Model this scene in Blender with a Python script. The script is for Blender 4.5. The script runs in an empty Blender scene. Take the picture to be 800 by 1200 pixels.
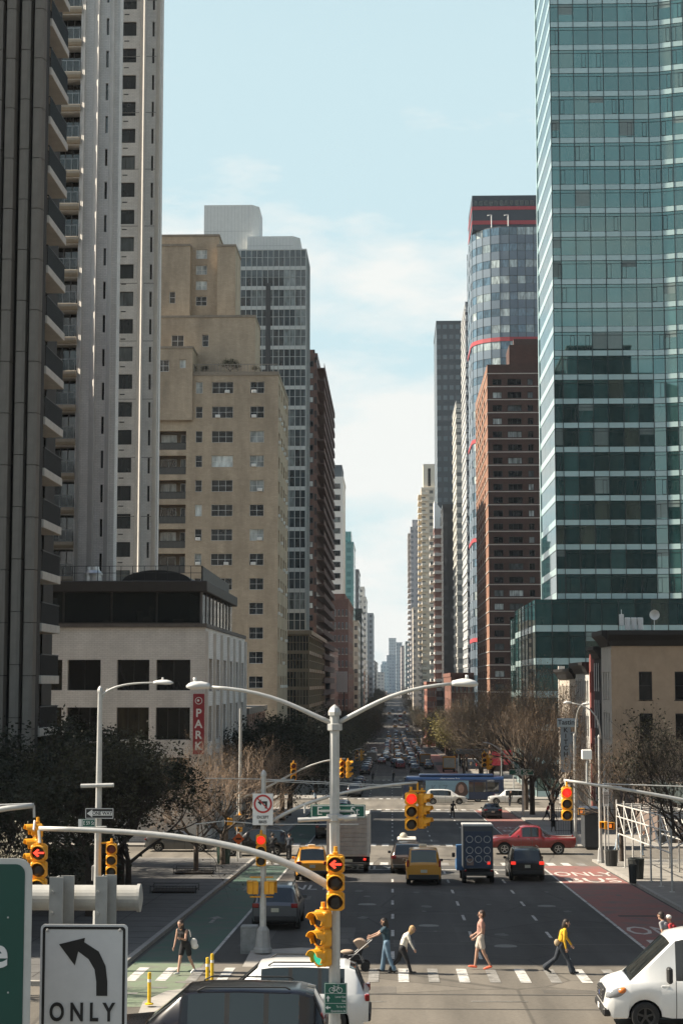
import bpy, bmesh, math, random
import numpy as np
from math import sin, cos, pi, radians, sqrt, atan, atan2
from mathutils import Vector, Matrix
random.seed(7)
scene = bpy.context.scene
COL = scene.collection
# ---------------------------------------------------------------- camera
F, CAMH = 2000.0, 7.2
PITCH = atan(0.1); YAW = atan(0.0295*cos(PITCH))
cam = bpy.data.cameras.new("camera"); camo = bpy.data.objects.new("camera", cam); COL.objects.link(camo)
cam.sensor_fit = 'VERTICAL'; cam.sensor_height = 36.0; cam.lens = 36.0*F/1200.0
cam.clip_start = 0.1; cam.clip_end = 20000
camo.location = (0, 0, CAMH); camo.rotation_euler = (pi/2+PITCH, 0, YAW)
scene.camera = camo
# ---------------------------------------------------------------- sky, sun, exposure
SUN_EL, SUN_AZ_FWD = radians(42), radians(1.5)       # sun from the left (-X), 1.5 degrees ahead of square
sdir = Vector((-cos(SUN_EL)*cos(SUN_AZ_FWD), cos(SUN_EL)*sin(SUN_AZ_FWD), sin(SUN_EL)))
sun = bpy.data.lights.new("sun", 'SUN'); sun.energy = 4.7; sun.angle = radians(0.5); sun.color = (1.0, 0.89, 0.73)
suno = bpy.data.objects.new("sun", sun); COL.objects.link(suno); suno.rotation_euler = (-sdir).to_track_quat('-Z', 'Y').to_euler()
suno.location = (-60, 20, 120)
world = bpy.data.worlds.new("World"); scene.world = world; world.use_nodes = True
nt = world.node_tree; nt.nodes.clear()
N = lambda t, **k: [setattr(n, a, b) for n in [nt.nodes.new(t)] for a, b in k.items()] and None
def wn(t): return nt.nodes.new(t)
out = wn('ShaderNodeOutputWorld'); bg = wn('ShaderNodeBackground'); sky = wn('ShaderNodeTexSky')
sky.sky_type = 'NISHITA'; sky.sun_disc = False; sky.sun_elevation = SUN_EL
sky.sun_rotation = atan2(sdir.x, sdir.y); sky.altitude = 0; sky.air_density = 1.0; sky.dust_density = 2.0; sky.ozone_density = 1.0
bg.inputs['Strength'].default_value = 0.07
tc = wn('ShaderNodeTexCoord'); mp = wn('ShaderNodeMapping'); mp.inputs['Scale'].default_value = (4.5, 4.5, 13.0); mp.inputs['Location'].default_value = (1.3, 0.4, 0.35)
no = wn('ShaderNodeTexNoise'); no.inputs['Scale'].default_value = 1.0; no.inputs['Detail'].default_value = 7; no.inputs['Roughness'].default_value = 0.62
rp = wn('ShaderNodeValToRGB'); rp.color_ramp.elements[0].position = 0.585; rp.color_ramp.elements[1].position = 0.73
sx = wn('ShaderNodeSeparateXYZ'); mr = wn('ShaderNodeMapRange')      # thicker cloud banks towards the horizon
mr.inputs['From Min'].default_value = 0.06; mr.inputs['From Max'].default_value = 0.40; mr.inputs['To Min'].default_value = 0.26; mr.inputs['To Max'].default_value = 0.0
ad = wn('ShaderNodeMath'); ad.operation = 'ADD'
mx = wn('ShaderNodeMix'); mx.data_type = 'RGBA'; mx.inputs['B'].default_value = (5.7, 5.85, 5.7, 1)
veil = wn('ShaderNodeMix'); veil.data_type = 'RGBA'; veil.inputs['B'].default_value = (4.1, 5.35, 5.6, 1)      # thin high veil over the blue
L = nt.links.new
L(tc.outputs['Generated'], mp.inputs['Vector']); L(mp.outputs['Vector'], no.inputs['Vector'])
L(tc.outputs['Generated'], sx.inputs['Vector']); L(sx.outputs['Z'], mr.inputs['Value'])
L(no.outputs['Fac'], ad.inputs[0]); L(mr.outputs['Result'], ad.inputs[1]); L(ad.outputs['Value'], rp.inputs['Fac'])
vr = wn('ShaderNodeMapRange'); vr.interpolation_type = 'SMOOTHSTEP'; vr.inputs['From Min'].default_value = 0.34; vr.inputs['From Max'].default_value = 0.72; vr.inputs['To Min'].default_value = 0.88; vr.inputs['To Max'].default_value = 0.06      # veil thins towards the zenith
L(sx.outputs['Z'], vr.inputs['Value']); L(vr.outputs['Result'], veil.inputs['Factor'])
L(sky.outputs['Color'], veil.inputs['A']); L(veil.outputs['Result'], mx.inputs['A']); L(rp.outputs['Color'], mx.inputs['Factor']); L(mx.outputs['Result'], bg.inputs['Color']); L(bg.outputs['Background'], out.inputs['Surface'])
vs = scene.view_settings; vs.view_transform = 'Standard'; vs.look = 'None'; vs.gamma = 1.0; vs.use_curve_mapping = False; vs.exposure = 1.2
scene.display_settings.display_device = 'sRGB'
scene.cycles.max_bounces = 6; scene.cycles.diffuse_bounces = 3; scene.cycles.glossy_bounces = 3; scene.cycles.transmission_bounces = 3; scene.cycles.volume_bounces = 0
scene.cycles.caustics_reflective = False; scene.cycles.caustics_refractive = False; scene.cycles.sample_clamp_indirect = 6

# ---------------------------------------------------------------- pixel helpers (800 x 1200 photo pixels -> world)
_R = camo.rotation_euler.to_matrix()
def ray(x, y): return (_R @ Vector((x-400, 600-y, -F))).normalized()
PROF = [(-300, 3), (-60, 2.0), (0, 0), (54.8, -1.95), (118, -4.35), (196, -6.95), (240, -8.2), (310, -9.6), (400, -10.9), (500, -12.7), (650, -15), (800, -16.2),
        (900, -14), (1000, -11.8), (1100, -9.2), (1300, -7), (1600, -6), (6000, -6)]
def gz(y):
    for (a, za), (b, zb) in zip(PROF, PROF[1:]):
        if y <= b: return za+(zb-za)*(y-a)/(b-a)
    return PROF[-1][1]
def P(x, y, Y):                     # point of the pixel's ray at distance Y along the avenue
    d = ray(x, y); t = Y/d.y
    return Vector((d.x*t, Y, CAMH+d.z*t))
def G(x, y, dz=0.0):                # point of the pixel's ray on the ground
    d = ray(x, y); lo, hi = 5.0, 3000.0
    for _ in range(60):
        m = (lo+hi)/2
        if CAMH+d.z*m/d.y > gz(m)+dz: lo = m
        else: hi = m
    return Vector((d.x*lo/d.y, lo, gz(lo)+dz))
def YX(x, X, y=800):                # distance at which a line X = const crosses pixel column x
    d = ray(x, y); return d.y*X/d.x
def Xp(x, Y, y=800): return P(x, y, Y).x
def Zp(y, Y, x=459): return P(x, y, Y).z
XL, XR, CL, CR = -14.0, 19.0, -8.7, 12.6      # building lines and kerbs of the avenue

# ---------------------------------------------------------------- materials
MATS = {}
def rgb(h):
    c = [int(h[i:i+2], 16)/255 for i in (0, 2, 4)]
    return tuple(((x/12.92) if x <= .04045 else ((x+.055)/1.055)**2.4) for x in c)
def mat(name, col=(.5, .5, .5), rough=.8, var=.12, scale=3.0, metal=0.0, bump=0.0, emit=None, es=0.0, ior=None, coat=0.0, dirt=0.0, rnd=0.0, spec=None, stretch=(1, 1, 1), alpha=1.0):
    if name in MATS: return MATS[name]
    m = bpy.data.materials.new(name); m.use_nodes = True; MATS[name] = m
    t = m.node_tree; b = t.nodes['Principled BSDF']; l = t.links.new
    b.inputs['Roughness'].default_value = rough; b.inputs['Metallic'].default_value = metal
    if ior: b.inputs['IOR'].default_value = ior
    if spec is not None: b.inputs['Specular IOR Level'].default_value = spec
    b.inputs['Coat Weight'].default_value = coat; b.inputs['Coat Roughness'].default_value = .08
    b.inputs['Alpha'].default_value = alpha
    c = t.nodes.new('ShaderNodeTexCoord'); mpn = t.nodes.new('ShaderNodeMapping'); mpn.inputs['Scale'].default_value = stretch
    l(c.outputs['Object'], mpn.inputs['Vector'])
    n = t.nodes.new('ShaderNodeTexNoise'); n.inputs['Scale'].default_value = scale; n.inputs['Detail'].default_value = 6; n.inputs['Roughness'].default_value = .65
    l(mpn.outputs['Vector'], n.inputs['Vector'])
    r = t.nodes.new('ShaderNodeMapRange'); r.inputs['From Min'].default_value = .3; r.inputs['From Max'].default_value = .7
    r.inputs['To Min'].default_value = 1-var; r.inputs['To Max'].default_value = 1+var; l(n.outputs['Fac'], r.inputs['Value'])
    h = t.nodes.new('ShaderNodeHueSaturation'); h.inputs['Color'].default_value = (*col, 1); l(r.outputs['Result'], h.inputs['Value'])
    last = h.outputs['Color']
    if rnd:
        oi = t.nodes.new('ShaderNodeObjectInfo'); r2 = t.nodes.new('ShaderNodeMapRange')
        r2.inputs['To Min'].default_value = 1-rnd; r2.inputs['To Max'].default_value = 1+rnd; l(oi.outputs['Random'], r2.inputs['Value'])
        h2 = t.nodes.new('ShaderNodeHueSaturation'); l(last, h2.inputs['Color']); l(r2.outputs['Result'], h2.inputs['Value']); last = h2.outputs['Color']
    if dirt:
        n2 = t.nodes.new('ShaderNodeTexNoise'); n2.inputs['Scale'].default_value = scale*.23; n2.inputs['Detail'].default_value = 8; n2.inputs['Roughness'].default_value = .7
        mp2 = t.nodes.new('ShaderNodeMapping'); mp2.inputs['Scale'].default_value = (1, 1, .35); l(c.outputs['Object'], mp2.inputs['Vector']); l(mp2.outputs['Vector'], n2.inputs['Vector'])
        r3 = t.nodes.new('ShaderNodeMapRange'); r3.inputs['From Min'].default_value = .48; r3.inputs['From Max'].default_value = .72; r3.inputs['To Max'].default_value = dirt; l(n2.outputs['Fac'], r3.inputs['Value'])
        mm = t.nodes.new('ShaderNodeMix'); mm.data_type = 'RGBA'; l(r3.outputs['Result'], mm.inputs['Factor']); l(last, mm.inputs['A']); mm.inputs['B'].default_value = (col[0]*.35, col[1]*.33, col[2]*.3, 1); last = mm.outputs['Result']
    l(last, b.inputs['Base Color'])
    if bump:
        bp = t.nodes.new('ShaderNodeBump'); bp.inputs['Strength'].default_value = bump; bp.inputs['Distance'].default_value = .02; l(n.outputs['Fac'], bp.inputs['Height']); l(bp.outputs['Normal'], b.inputs['Normal'])
    if emit: b.inputs['Emission Color'].default_value = (*emit, 1); b.inputs['Emission Strength'].default_value = es
    return m
def brick_mat(name, c1, c2, mortar, bw=.22, bh=.075, var=.2, horizontal_only=False, rough=.9):
    if name in MATS: return MATS[name]
    m = mat(name, c1, rough, .1, .6); t = m.node_tree; l = t.links.new; b = t.nodes['Principled BSDF']
    c = t.nodes.new('ShaderNodeTexCoord'); sp = t.nodes.new('ShaderNodeSeparateXYZ'); cb = t.nodes.new('ShaderNodeCombineXYZ')
    geo = t.nodes.new('ShaderNodeNewGeometry'); l(c.outputs['Object'], sp.inputs[0])
    a = t.nodes.new('ShaderNodeMath'); a.operation = 'ADD'; l(sp.outputs['X'], a.inputs[0]); l(sp.outputs['Y'], a.inputs[1]); l(a.outputs[0], cb.inputs['X']); l(sp.outputs['Z'], cb.inputs['Y'])
    bt = t.nodes.new('ShaderNodeTexBrick'); l(cb.outputs[0], bt.inputs['Vector']); bt.inputs['Scale'].default_value = 1.0
    bt.inputs['Brick Width'].default_value = bw; bt.inputs['Row Height'].default_value = bh; bt.inputs['Mortar Size'].default_value = bh*.09
    bt.inputs['Color1'].default_value = (*c1, 1); bt.inputs['Color2'].default_value = (*c2, 1); bt.inputs['Mortar'].default_value = (*mortar, 1)
    h = [n for n in t.nodes if n.type == 'HUE_SAT'][0]; l(bt.outputs['Color'], h.inputs['Color'])
    n2 = t.nodes.new('ShaderNodeTexNoise'); n2.inputs['Scale'].default_value = .22; n2.inputs['Detail'].default_value = 9; n2.inputs['Roughness'].default_value = .7
    mp2 = t.nodes.new('ShaderNodeMapping'); mp2.inputs['Scale'].default_value = (1.4, 1.4, .3); l(c.outputs['Object'], mp2.inputs['Vector']); l(mp2.outputs[0], n2.inputs['Vector'])
    r = t.nodes.new('ShaderNodeMapRange'); r.inputs['From Min'].default_value = .4; r.inputs['From Max'].default_value = .75; r.inputs['To Min'].default_value = 1.0+var*.3; r.inputs['To Max'].default_value = 1-var; l(n2.outputs['Fac'], r.inputs['Value'])
    h2 = t.nodes.new('ShaderNodeHueSaturation'); l(h.outputs['Color'], h2.inputs['Color']); l(r.outputs[0], h2.inputs['Value']); l(h2.outputs['Color'], b.inputs['Base Color'])
    return m
def glass_mat(name, dark, light, share=.35, rough=.04, ior=1.7, warm=None, bump_s=.02, nscale=1.1, lo=.5, hi=1.4, tint=None):
    """window glass: pane colour picked per object (dark room, pale blind, now and then a warm room)"""
    if name in MATS: return MATS[name]
    m = bpy.data.materials.new(name); m.use_nodes = True; MATS[name] = m
    t = m.node_tree; b = t.nodes['Principled BSDF']; l = t.links.new
    b.inputs['Roughness'].default_value = rough; b.inputs['IOR'].default_value = ior
    if tint: b.inputs['Specular Tint'].default_value = (*tint, 1)
    oi = t.nodes.new('ShaderNodeObjectInfo'); r = t.nodes.new('ShaderNodeValToRGB'); r.color_ramp.interpolation = 'CONSTANT'
    e = r.color_ramp.elements; e[0].color = (*dark, 1); e[0].position = 0
    e[1].color = (*light, 1); e[1].position = 1-share
    k = e.new((1-share)*.45); k.color = tuple(d*1.5 for d in dark)+(1,)
    k = e.new(1-share*.55); k.color = tuple(a*.6+d*.4 for a, d in zip(light, dark))+(1,)
    if warm: k = e.new(1-share*.2); k.color = (*warm, 1)
    l(oi.outputs['Random'], r.inputs['Fac'])
    c = t.nodes.new('ShaderNodeTexCoord'); n = t.nodes.new('ShaderNodeTexNoise'); n.inputs['Scale'].default_value = nscale; n.inputs['Detail'].default_value = 2
    mpn = t.nodes.new('ShaderNodeMapping'); mpn.inputs['Scale'].default_value = (1.6, 1.6, .5)
    av = t.nodes.new('ShaderNodeVectorMath'); av.operation = 'ADD'; l(c.outputs['Object'], av.inputs[0]); l(oi.outputs['Location'], av.inputs[1]); l(av.outputs[0], mpn.inputs['Vector']); l(mpn.outputs[0], n.inputs['Vector'])
    mrn = t.nodes.new('ShaderNodeMapRange'); mrn.inputs['From Min'].default_value = .3; mrn.inputs['From Max'].default_value = .7; mrn.inputs['To Min'].default_value = lo; mrn.inputs['To Max'].default_value = hi; l(n.outputs['Fac'], mrn.inputs['Value'])
    h = t.nodes.new('ShaderNodeHueSaturation'); l(r.outputs['Color'], h.inputs['Color']); l(mrn.outputs[0], h.inputs['Value']); l(h.outputs['Color'], b.inputs['Base Color'])
    bp = t.nodes.new('ShaderNodeBump'); bp.inputs['Strength'].default_value = bump_s; bp.inputs['Distance'].default_value = .05; l(n.outputs['Fac'], bp.inputs['Height']); l(bp.outputs[0], b.inputs['Normal'])
    return m
def grid_mat(name, wall, glass, cw, ch, fw=.55, fh=.55, rough=.8, var=.1):
    """facade far away: rows of windows too small to tell apart"""
    if name in MATS: return MATS[name]
    m = bpy.data.materials.new(name); m.use_nodes = True; MATS[name] = m
    t = m.node_tree; b = t.nodes['Principled BSDF']; l = t.links.new
    c = t.nodes.new('ShaderNodeTexCoord'); sp = t.nodes.new('ShaderNodeSeparateXYZ'); l(c.outputs['Object'], sp.inputs[0])
    def M(op, a, v=None):
        n = t.nodes.new('ShaderNodeMath'); n.operation = op
        if isinstance(a, (int, float)): n.inputs[0].default_value = a
        else: l(a, n.inputs[0])
        if v is not None:
            if isinstance(v, (int, float)): n.inputs[1].default_value = v
            else: l(v, n.inputs[1])
        return n.outputs[0]
    s = M('ADD', sp.outputs['X'], sp.outputs['Y']); u = M('DIVIDE', s, cw); v = M('DIVIDE', sp.outputs['Z'], ch)
    iu = M('LESS_THAN', M('FRACT', u), fw); iv = M('LESS_THAN', M('FRACT', v), fh); k = M('MULTIPLY', iu, iv)
    geo = t.nodes.new('ShaderNodeNewGeometry'); sn = t.nodes.new('ShaderNodeSeparateXYZ'); l(geo.outputs['Normal'], sn.inputs[0]); k = M('MULTIPLY', k, M('LESS_THAN', M('ABSOLUTE', sn.outputs['Z']), .5))
    wnz = t.nodes.new('ShaderNodeTexWhiteNoise'); cb = t.nodes.new('ShaderNodeCombineXYZ'); l(M('FLOOR', u), cb.inputs[0]); l(M('FLOOR', v), cb.inputs[1]); l(cb.outputs[0], wnz.inputs['Vector'])
    g = t.nodes.new('ShaderNodeMix'); g.data_type = 'RGBA'; g.inputs['A'].default_value = (*glass, 1); g.inputs['B'].default_value = (*[x*.55+.45*y+.02 for x, y in zip(glass, wall)], 1); l(M('GREATER_THAN', wnz.outputs['Value'], .72), g.inputs['Factor'])
    n = t.nodes.new('ShaderNodeTexNoise'); n.inputs['Scale'].default_value = .15; n.inputs['Detail'].default_value = 6; l(c.outputs['Object'], n.inputs['Vector'])
    mrn = t.nodes.new('ShaderNodeMapRange'); mrn.inputs['To Min'].default_value = 1-var*2; mrn.inputs['To Max'].default_value = 1+var*2; l(n.outputs['Fac'], mrn.inputs['Value'])
    h = t.nodes.new('ShaderNodeHueSaturation'); h.inputs['Color'].default_value = (*wall, 1); l(mrn.outputs[0], h.inputs['Value'])
    x = t.nodes.new('ShaderNodeMix'); x.data_type = 'RGBA'; l(k, x.inputs['Factor']); l(h.outputs['Color'], x.inputs['A']); l(g.outputs['Result'], x.inputs['B']); l(x.outputs['Result'], b.inputs['Base Color'])
    l(M('SUBTRACT', rough, M('MULTIPLY', k, rough-.12)), b.inputs['Roughness'])
    return m

# ---------------------------------------------------------------- mesh builder
class MB:
    def __init__(s): s.v = []; s.f = []; s.m = []
    def face(s, pts, m=0):
        i = len(s.v); s.v += [tuple(p) for p in pts]; s.f.append(tuple(range(i, i+len(pts)))); s.m.append(m); return s
    def box(s, x0, x1, y0, y1, z0, z1, m=0, bev=0.0):
        if bev:
            b = bev; i = len(s.v)
            for z, e in ((z0, b), (z0+b, 0), (z1-b, 0), (z1, b)):
                for (x, y) in ((x0+b, y0+e), (x1-b, y0+e), (x1-e, y0+b), (x1-e, y1-b), (x1-b, y1-e), (x0+b, y1-e), (x0+e, y1-b), (x0+e, y0+b)):
                    s.v.append((x, y, z))
            for k in range(3):
                for j in range(8): s.f.append((i+8*k+j, i+8*k+(j+1) % 8, i+8*k+8+(j+1) % 8, i+8*k+8+j)); s.m.append(m)
            s.f.append(tuple(i+7-j for j in range(8))); s.f.append(tuple(i+24+j for j in range(8))); s.m += [m, m]; return s
        i = len(s.v); s.v += [(x0, y0, z0), (x1, y0, z0), (x1, y1, z0), (x0, y1, z0), (x0, y0, z1), (x1, y0, z1), (x1, y1, z1), (x0, y1, z1)]
        for f in ((0, 3, 2, 1), (4, 5, 6, 7), (0, 1, 5, 4), (1, 2, 6, 5), (2, 3, 7, 6), (3, 0, 4, 7)): s.f.append(tuple(i+k for k in f)); s.m.append(m)
        return s
    def tube(s, pts, rads, n=8, m=0, cap=True):
        pts = [Vector(p) for p in pts]
        if isinstance(rads, (int, float)): rads = [rads]*len(pts)
        base = len(s.v); prev = None
        for k, p in enumerate(pts):
            d = (pts[min(k+1, len(pts)-1)]-pts[max(k-1, 0)]).normalized()
            if prev is None:
                a = Vector((0, 0, 1)) if abs(d.z) < .9 else Vector((1, 0, 0))
                e1 = d.cross(a).normalized()
            else: e1 = (prev-d*prev.dot(d)).normalized()
            prev = e1; e2 = d.cross(e1)
            for j in range(n):
                t = 2*pi*(j+.5)/n; s.v.append(tuple(p+e1*cos(t)*rads[k]+e2*sin(t)*rads[k]))
        for k in range(len(pts)-1):
            for j in range(n):
                a = base+k*n+j; b = base+k*n+(j+1) % n; s.f.append((a, b, b+n, a+n)); s.m.append(m)
        if cap:
            s.f.append(tuple(base+n-1-j for j in range(n))); s.m.append(m)
            e = base+(len(pts)-1)*n; s.f.append(tuple(e+j for j in range(n))); s.m.append(m)
        return s
    def lathe(s, prof, c=(0, 0, 0), n=16, m=0, axis='z'):
        base = len(s.v)
        for r, z in prof:
            for j in range(n):
                t = 2*pi*j/n; a, b = r*cos(t), r*sin(t)
                s.v.append((c[0]+a, c[1]+b, c[2]+z) if axis == 'z' else ((c[0]+a, c[1]+z, c[2]+b) if axis == 'y' else (c[0]+z, c[1]+a, c[2]+b)))
        for k in range(len(prof)-1):
            for j in range(n):
                a = base+k*n+j; b = base+k*n+(j+1) % n
                s.f.append((a, b, b+n, a+n) if axis != 'y' else (a, a+n, b+n, b)); s.m.append(m)
        return s
    def prism(s, poly, z0, z1, m=0, axis='z'):
        """extrude a polygon; axis 'z': poly (x,y); 'y': poly (x,z) extruded along y; 'x': poly (y,z) along x"""
        n = len(poly); i = len(s.v)
        f = {'z': lambda p, t: (p[0], p[1], t), 'y': lambda p, t: (p[0], t, p[1]), 'x': lambda p, t: (t, p[0], p[1])}[axis]
        s.v += [f(p, z0) for p in poly]+[f(p, z1) for p in poly]
        s.f.append(tuple(i+n-1-k for k in range(n))); s.f.append(tuple(i+n+k for k in range(n))); s.m += [m, m]
        for k in range(n): s.f.append((i+k, i+(k+1) % n, i+n+(k+1) % n, i+n+k)); s.m.append(m)
        return s
    def ell(s, c, r, m=0, n=12, k=8):
        i = len(s.v)
        for a in range(k+1):
            t = pi*a/k
            for j in range(n):
                u = 2*pi*j/n; s.v.append((c[0]+r[0]*sin(t)*cos(u), c[1]+r[1]*sin(t)*sin(u), c[2]-r[2]*cos(t)))
        for a in range(k):
            for j in range(n):
                p = i+a*n+j; q = i+a*n+(j+1) % n; s.f.append((p, q, q+n, p+n)); s.m.append(m)
        return s
    def xf(s, M, start=0):
        for k in range(start, len(s.v)): s.v[k] = tuple(M @ Vector(s.v[k]))
        return s
    def mesh(s, name, mats, smooth=False):
        me = bpy.data.meshes.new(name); me.from_pydata(s.v, [], s.f)
        for x in (mats if isinstance(mats, (list, tuple)) else [mats]): me.materials.append(x)
        me.polygons.foreach_set('material_index', s.m)
        if smooth: me.shade_smooth()
        me.update(); return me
    def build(s, name, mats, parent=None, loc=(0, 0, 0), rot=0.0, smooth=False, recalc=False):
        me = s.mesh(name, mats, smooth)
        if recalc:
            b = bmesh.new(); b.from_mesh(me); bmesh.ops.remove_doubles(b, verts=b.verts, dist=1e-5); bmesh.ops.recalc_face_normals(b, faces=b.faces); b.to_mesh(me); b.free()
        return obj(name, me, parent, loc, rot)
def obj(name, me, parent=None, loc=(0, 0, 0), rot=0.0):
    o = bpy.data.objects.new(name, me); COL.objects.link(o)
    if parent: o.parent = parent
    o.location = loc
    o.rotation_euler = rot if isinstance(rot, (tuple, list)) else (0, 0, rot)
    return o
def tag(o, label=None, cat=None, group=None, kind=None):
    if label: o['label'] = label
    if cat: o['category'] = cat
    if group: o['group'] = group
    if kind: o['kind'] = kind
    return o
def thing(name, label, cat, loc=(0, 0, 0), rot=0.0, group=None):
    return tag(obj(name, None, None, loc, rot), label, cat, group)
def struct(o, label=None): o['kind'] = 'structure'; o['label'] = label or o.name.replace('_', ' '); return o
def copy_tree(o, parent=None):
    c = o.copy(); COL.objects.link(c); c.parent = parent
    for ch in o.children: copy_tree(ch, c)
    return c
def recolor(root, old, new):
    for o in [root]+list(root.children_recursive):
        if o.type == 'MESH':
            for i, sl in enumerate(o.material_slots):
                if sl.material and sl.material.name == old: sl.link = 'OBJECT'; sl.material = new
FONT = None
def text_mesh(s, size, depth=.004, align='CENTER', bold=0.0, sx=1.0):
    cu = bpy.data.curves.new('lettering', 'FONT'); cu.body = s; cu.size = size; cu.extrude = depth; cu.align_x = align; cu.align_y = 'CENTER'; cu.offset = bold; cu.resolution_u = 5 if size > .1 and depth else 2
    o = bpy.data.objects.new('tmp', cu); me = bpy.data.meshes.new_from_object(o)
    bpy.data.objects.remove(o); me.name = 'lettering'
    for v in me.vertices: v.co.x *= sx
    return me
def lettering(s, size, m, parent, loc, rot=(pi/2, 0, 0), bold=0.0, depth=.004, sx=1.0, align='CENTER'):
    me = text_mesh(s, size, depth, align, bold, sx); me.materials.clear(); me.materials.append(m)
    return obj('lettering', me, parent, loc, rot)
# ================================================================ GROUND, ROADS, MARKINGS
def asphalt(name, col):
    m = mat(name, col, .88, .16, 9.0, bump=.25)
    t = m.node_tree; l = t.links.new; b = t.nodes['Principled BSDF']; src = b.inputs['Base Color'].links[0].from_socket
    c = t.nodes.new('ShaderNodeTexCoord'); mp_ = t.nodes.new('ShaderNodeMapping'); mp_.inputs['Scale'].default_value = (.9, .06, 1); l(c.outputs['Object'], mp_.inputs[0])
    n = t.nodes.new('ShaderNodeTexNoise'); n.inputs['Scale'].default_value = 1.0; n.inputs['Detail'].default_value = 5; l(mp_.outputs[0], n.inputs['Vector'])
    v = t.nodes.new('ShaderNodeTexVoronoi'); v.inputs['Scale'].default_value = .16; l(c.outputs['Object'], v.inputs['Vector'])
    ve = t.nodes.new('ShaderNodeTexVoronoi'); ve.feature = 'DISTANCE_TO_EDGE'; ve.inputs['Scale'].default_value = .16; l(c.outputs['Object'], ve.inputs['Vector'])
    crack = t.nodes.new('ShaderNodeMapRange'); crack.inputs['From Min'].default_value = .004; crack.inputs['From Max'].default_value = .012; crack.inputs['To Min'].default_value = .62; crack.inputs['To Max'].default_value = 1.0; l(ve.outputs['Distance'], crack.inputs['Value'])
    sp = t.nodes.new('ShaderNodeSeparateColor'); l(v.outputs['Color'], sp.inputs[0])
    r = t.nodes.new('ShaderNodeMapRange'); r.inputs['From Min'].default_value = .3; r.inputs['From Max'].default_value = .7; r.inputs['To Min'].default_value = .70; r.inputs['To Max'].default_value = 1.28; l(n.outputs['Fac'], r.inputs['Value'])
    r2 = t.nodes.new('ShaderNodeMapRange'); r2.inputs['To Min'].default_value = .84; r2.inputs['To Max'].default_value = 1.14; l(sp.outputs[0], r2.inputs['Value'])
    mu = t.nodes.new('ShaderNodeMath'); mu.operation = 'MULTIPLY'; l(r.outputs[0], mu.inputs[0]); l(r2.outputs[0], mu.inputs[1])
    mu2 = t.nodes.new('ShaderNodeMath'); mu2.operation = 'MULTIPLY'; l(mu.outputs[0], mu2.inputs[0]); l(crack.outputs[0], mu2.inputs[1])
    h = t.nodes.new('ShaderNodeHueSaturation'); l(src, h.inputs['Color']); l(mu2.outputs[0], h.inputs['Value']); l(h.outputs['Color'], b.inputs['Base Color'])
    return m
def worn(name, col, under, wear=.5, scale=2.2):
    """road paint worn through to the asphalt in patches"""
    m = mat(name, col, .8, .12, 6.0); t = m.node_tree; l = t.links.new; b = t.nodes['Principled BSDF']; src = b.inputs['Base Color'].links[0].from_socket
    c = t.nodes.new('ShaderNodeTexCoord'); n = t.nodes.new('ShaderNodeTexNoise'); n.inputs['Scale'].default_value = scale; n.inputs['Detail'].default_value = 9; n.inputs['Roughness'].default_value = .75
    l(c.outputs['Object'], n.inputs['Vector']); r = t.nodes.new('ShaderNodeMapRange'); r.inputs['From Min'].default_value = .62-wear*.25; r.inputs['From Max'].default_value = .72-wear*.1; l(n.outputs['Fac'], r.inputs['Value'])
    x = t.nodes.new('ShaderNodeMix'); x.data_type = 'RGBA'; x.inputs['B'].default_value = (*under, 1); l(r.outputs[0], x.inputs['Factor']); l(src, x.inputs['A']); l(x.outputs['Result'], b.inputs['Base Color'])
    return m
ASP_SHADE = asphalt('asphalt', (.058, .056, .053)); ASP_SUN = asphalt('asphalt_sun', (.142, .127, .105))  # avenue asphalt toned down for shade, junction asphalt lightened for sun
PAINT = worn('road_paint', (.52, .51, .48), (.13, .125, .115), .6); PAINT_OLD = worn('road_paint_faded', (.28, .27, .25), (.12, .115, .105), .95)
GREEN = worn('bike_lane_green', (.05, .105, .075), (.09, .095, .085), .7, .7); RED = worn('bus_lane_red', (.25, .095, .08), (.14, .11, .10), .7, .7)
SIDEW = mat('sidewalk_concrete', (.26, .245, .22), .9, .14, 1.2, bump=.15, dirt=.35); KERB = mat('kerb_granite', (.30, .285, .26), .85, .2, 4.0)
WALK_SHADE = mat('sidewalk_shade', (.105, .102, .097), .85, .2, 1.0, bump=.15, dirt=.4)  # left plaza concrete with its deep shade painted into the colour
EARTH = mat('city_ground', (.12, .115, .105), .95, .2, .3)
def ycuts(y0, y1, step=None):
    c = {y0, y1}
    for a, _ in PROF:
        if y0 < a < y1: c.add(a)
    if step:
        k = y0
        while k < y1: c.add(k); k += step
    return sorted(c)
def sheet(mb, x0, x1, y0, y1, dz, m=0):
    ys = ycuts(y0, y1)
    for a, b in zip(ys, ys[1:]): mb.face([(x0, a, gz(a)+dz), (x1, a, gz(a)+dz), (x1, b, gz(b)+dz), (x0, b, gz(b)+dz)], m)
def road(name, x0, x1, y0, y1, dz, m, label=None):
    mb = MB(); sheet(mb, x0, x1, y0, y1, dz); return struct(mb.build(name, m), label)
road('ground', -1500, 1500, -300, 6000, -.05, EARTH, 'city ground out to the horizon')
road('avenue_road', CL, CR, -40, 3000, 0, ASP_SHADE, 'asphalt avenue running straight into the distance')
STREETS = [(-30, 52), (110, 124), (194, 220), (296, 308)]+[(376+80*k, 388+80*k) for k in range(14)]
for k, (a, b) in enumerate(STREETS):
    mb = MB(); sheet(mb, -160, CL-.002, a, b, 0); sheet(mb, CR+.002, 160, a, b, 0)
    o = struct(mb.build('cross_street', ASP_SUN), 'cross street of asphalt toned light for sun meeting the avenue')
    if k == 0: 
        road('junction_road', CL, CR, 20, 57.5, .004, ASP_SUN, 'asphalt of the wide near junction, toned light for sun')
    elif k < 4: road('junction_road', CL, CR, a-4.5, b+4.5, .004, ASP_SUN, 'street crossing asphalt toned light for sun')
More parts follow.
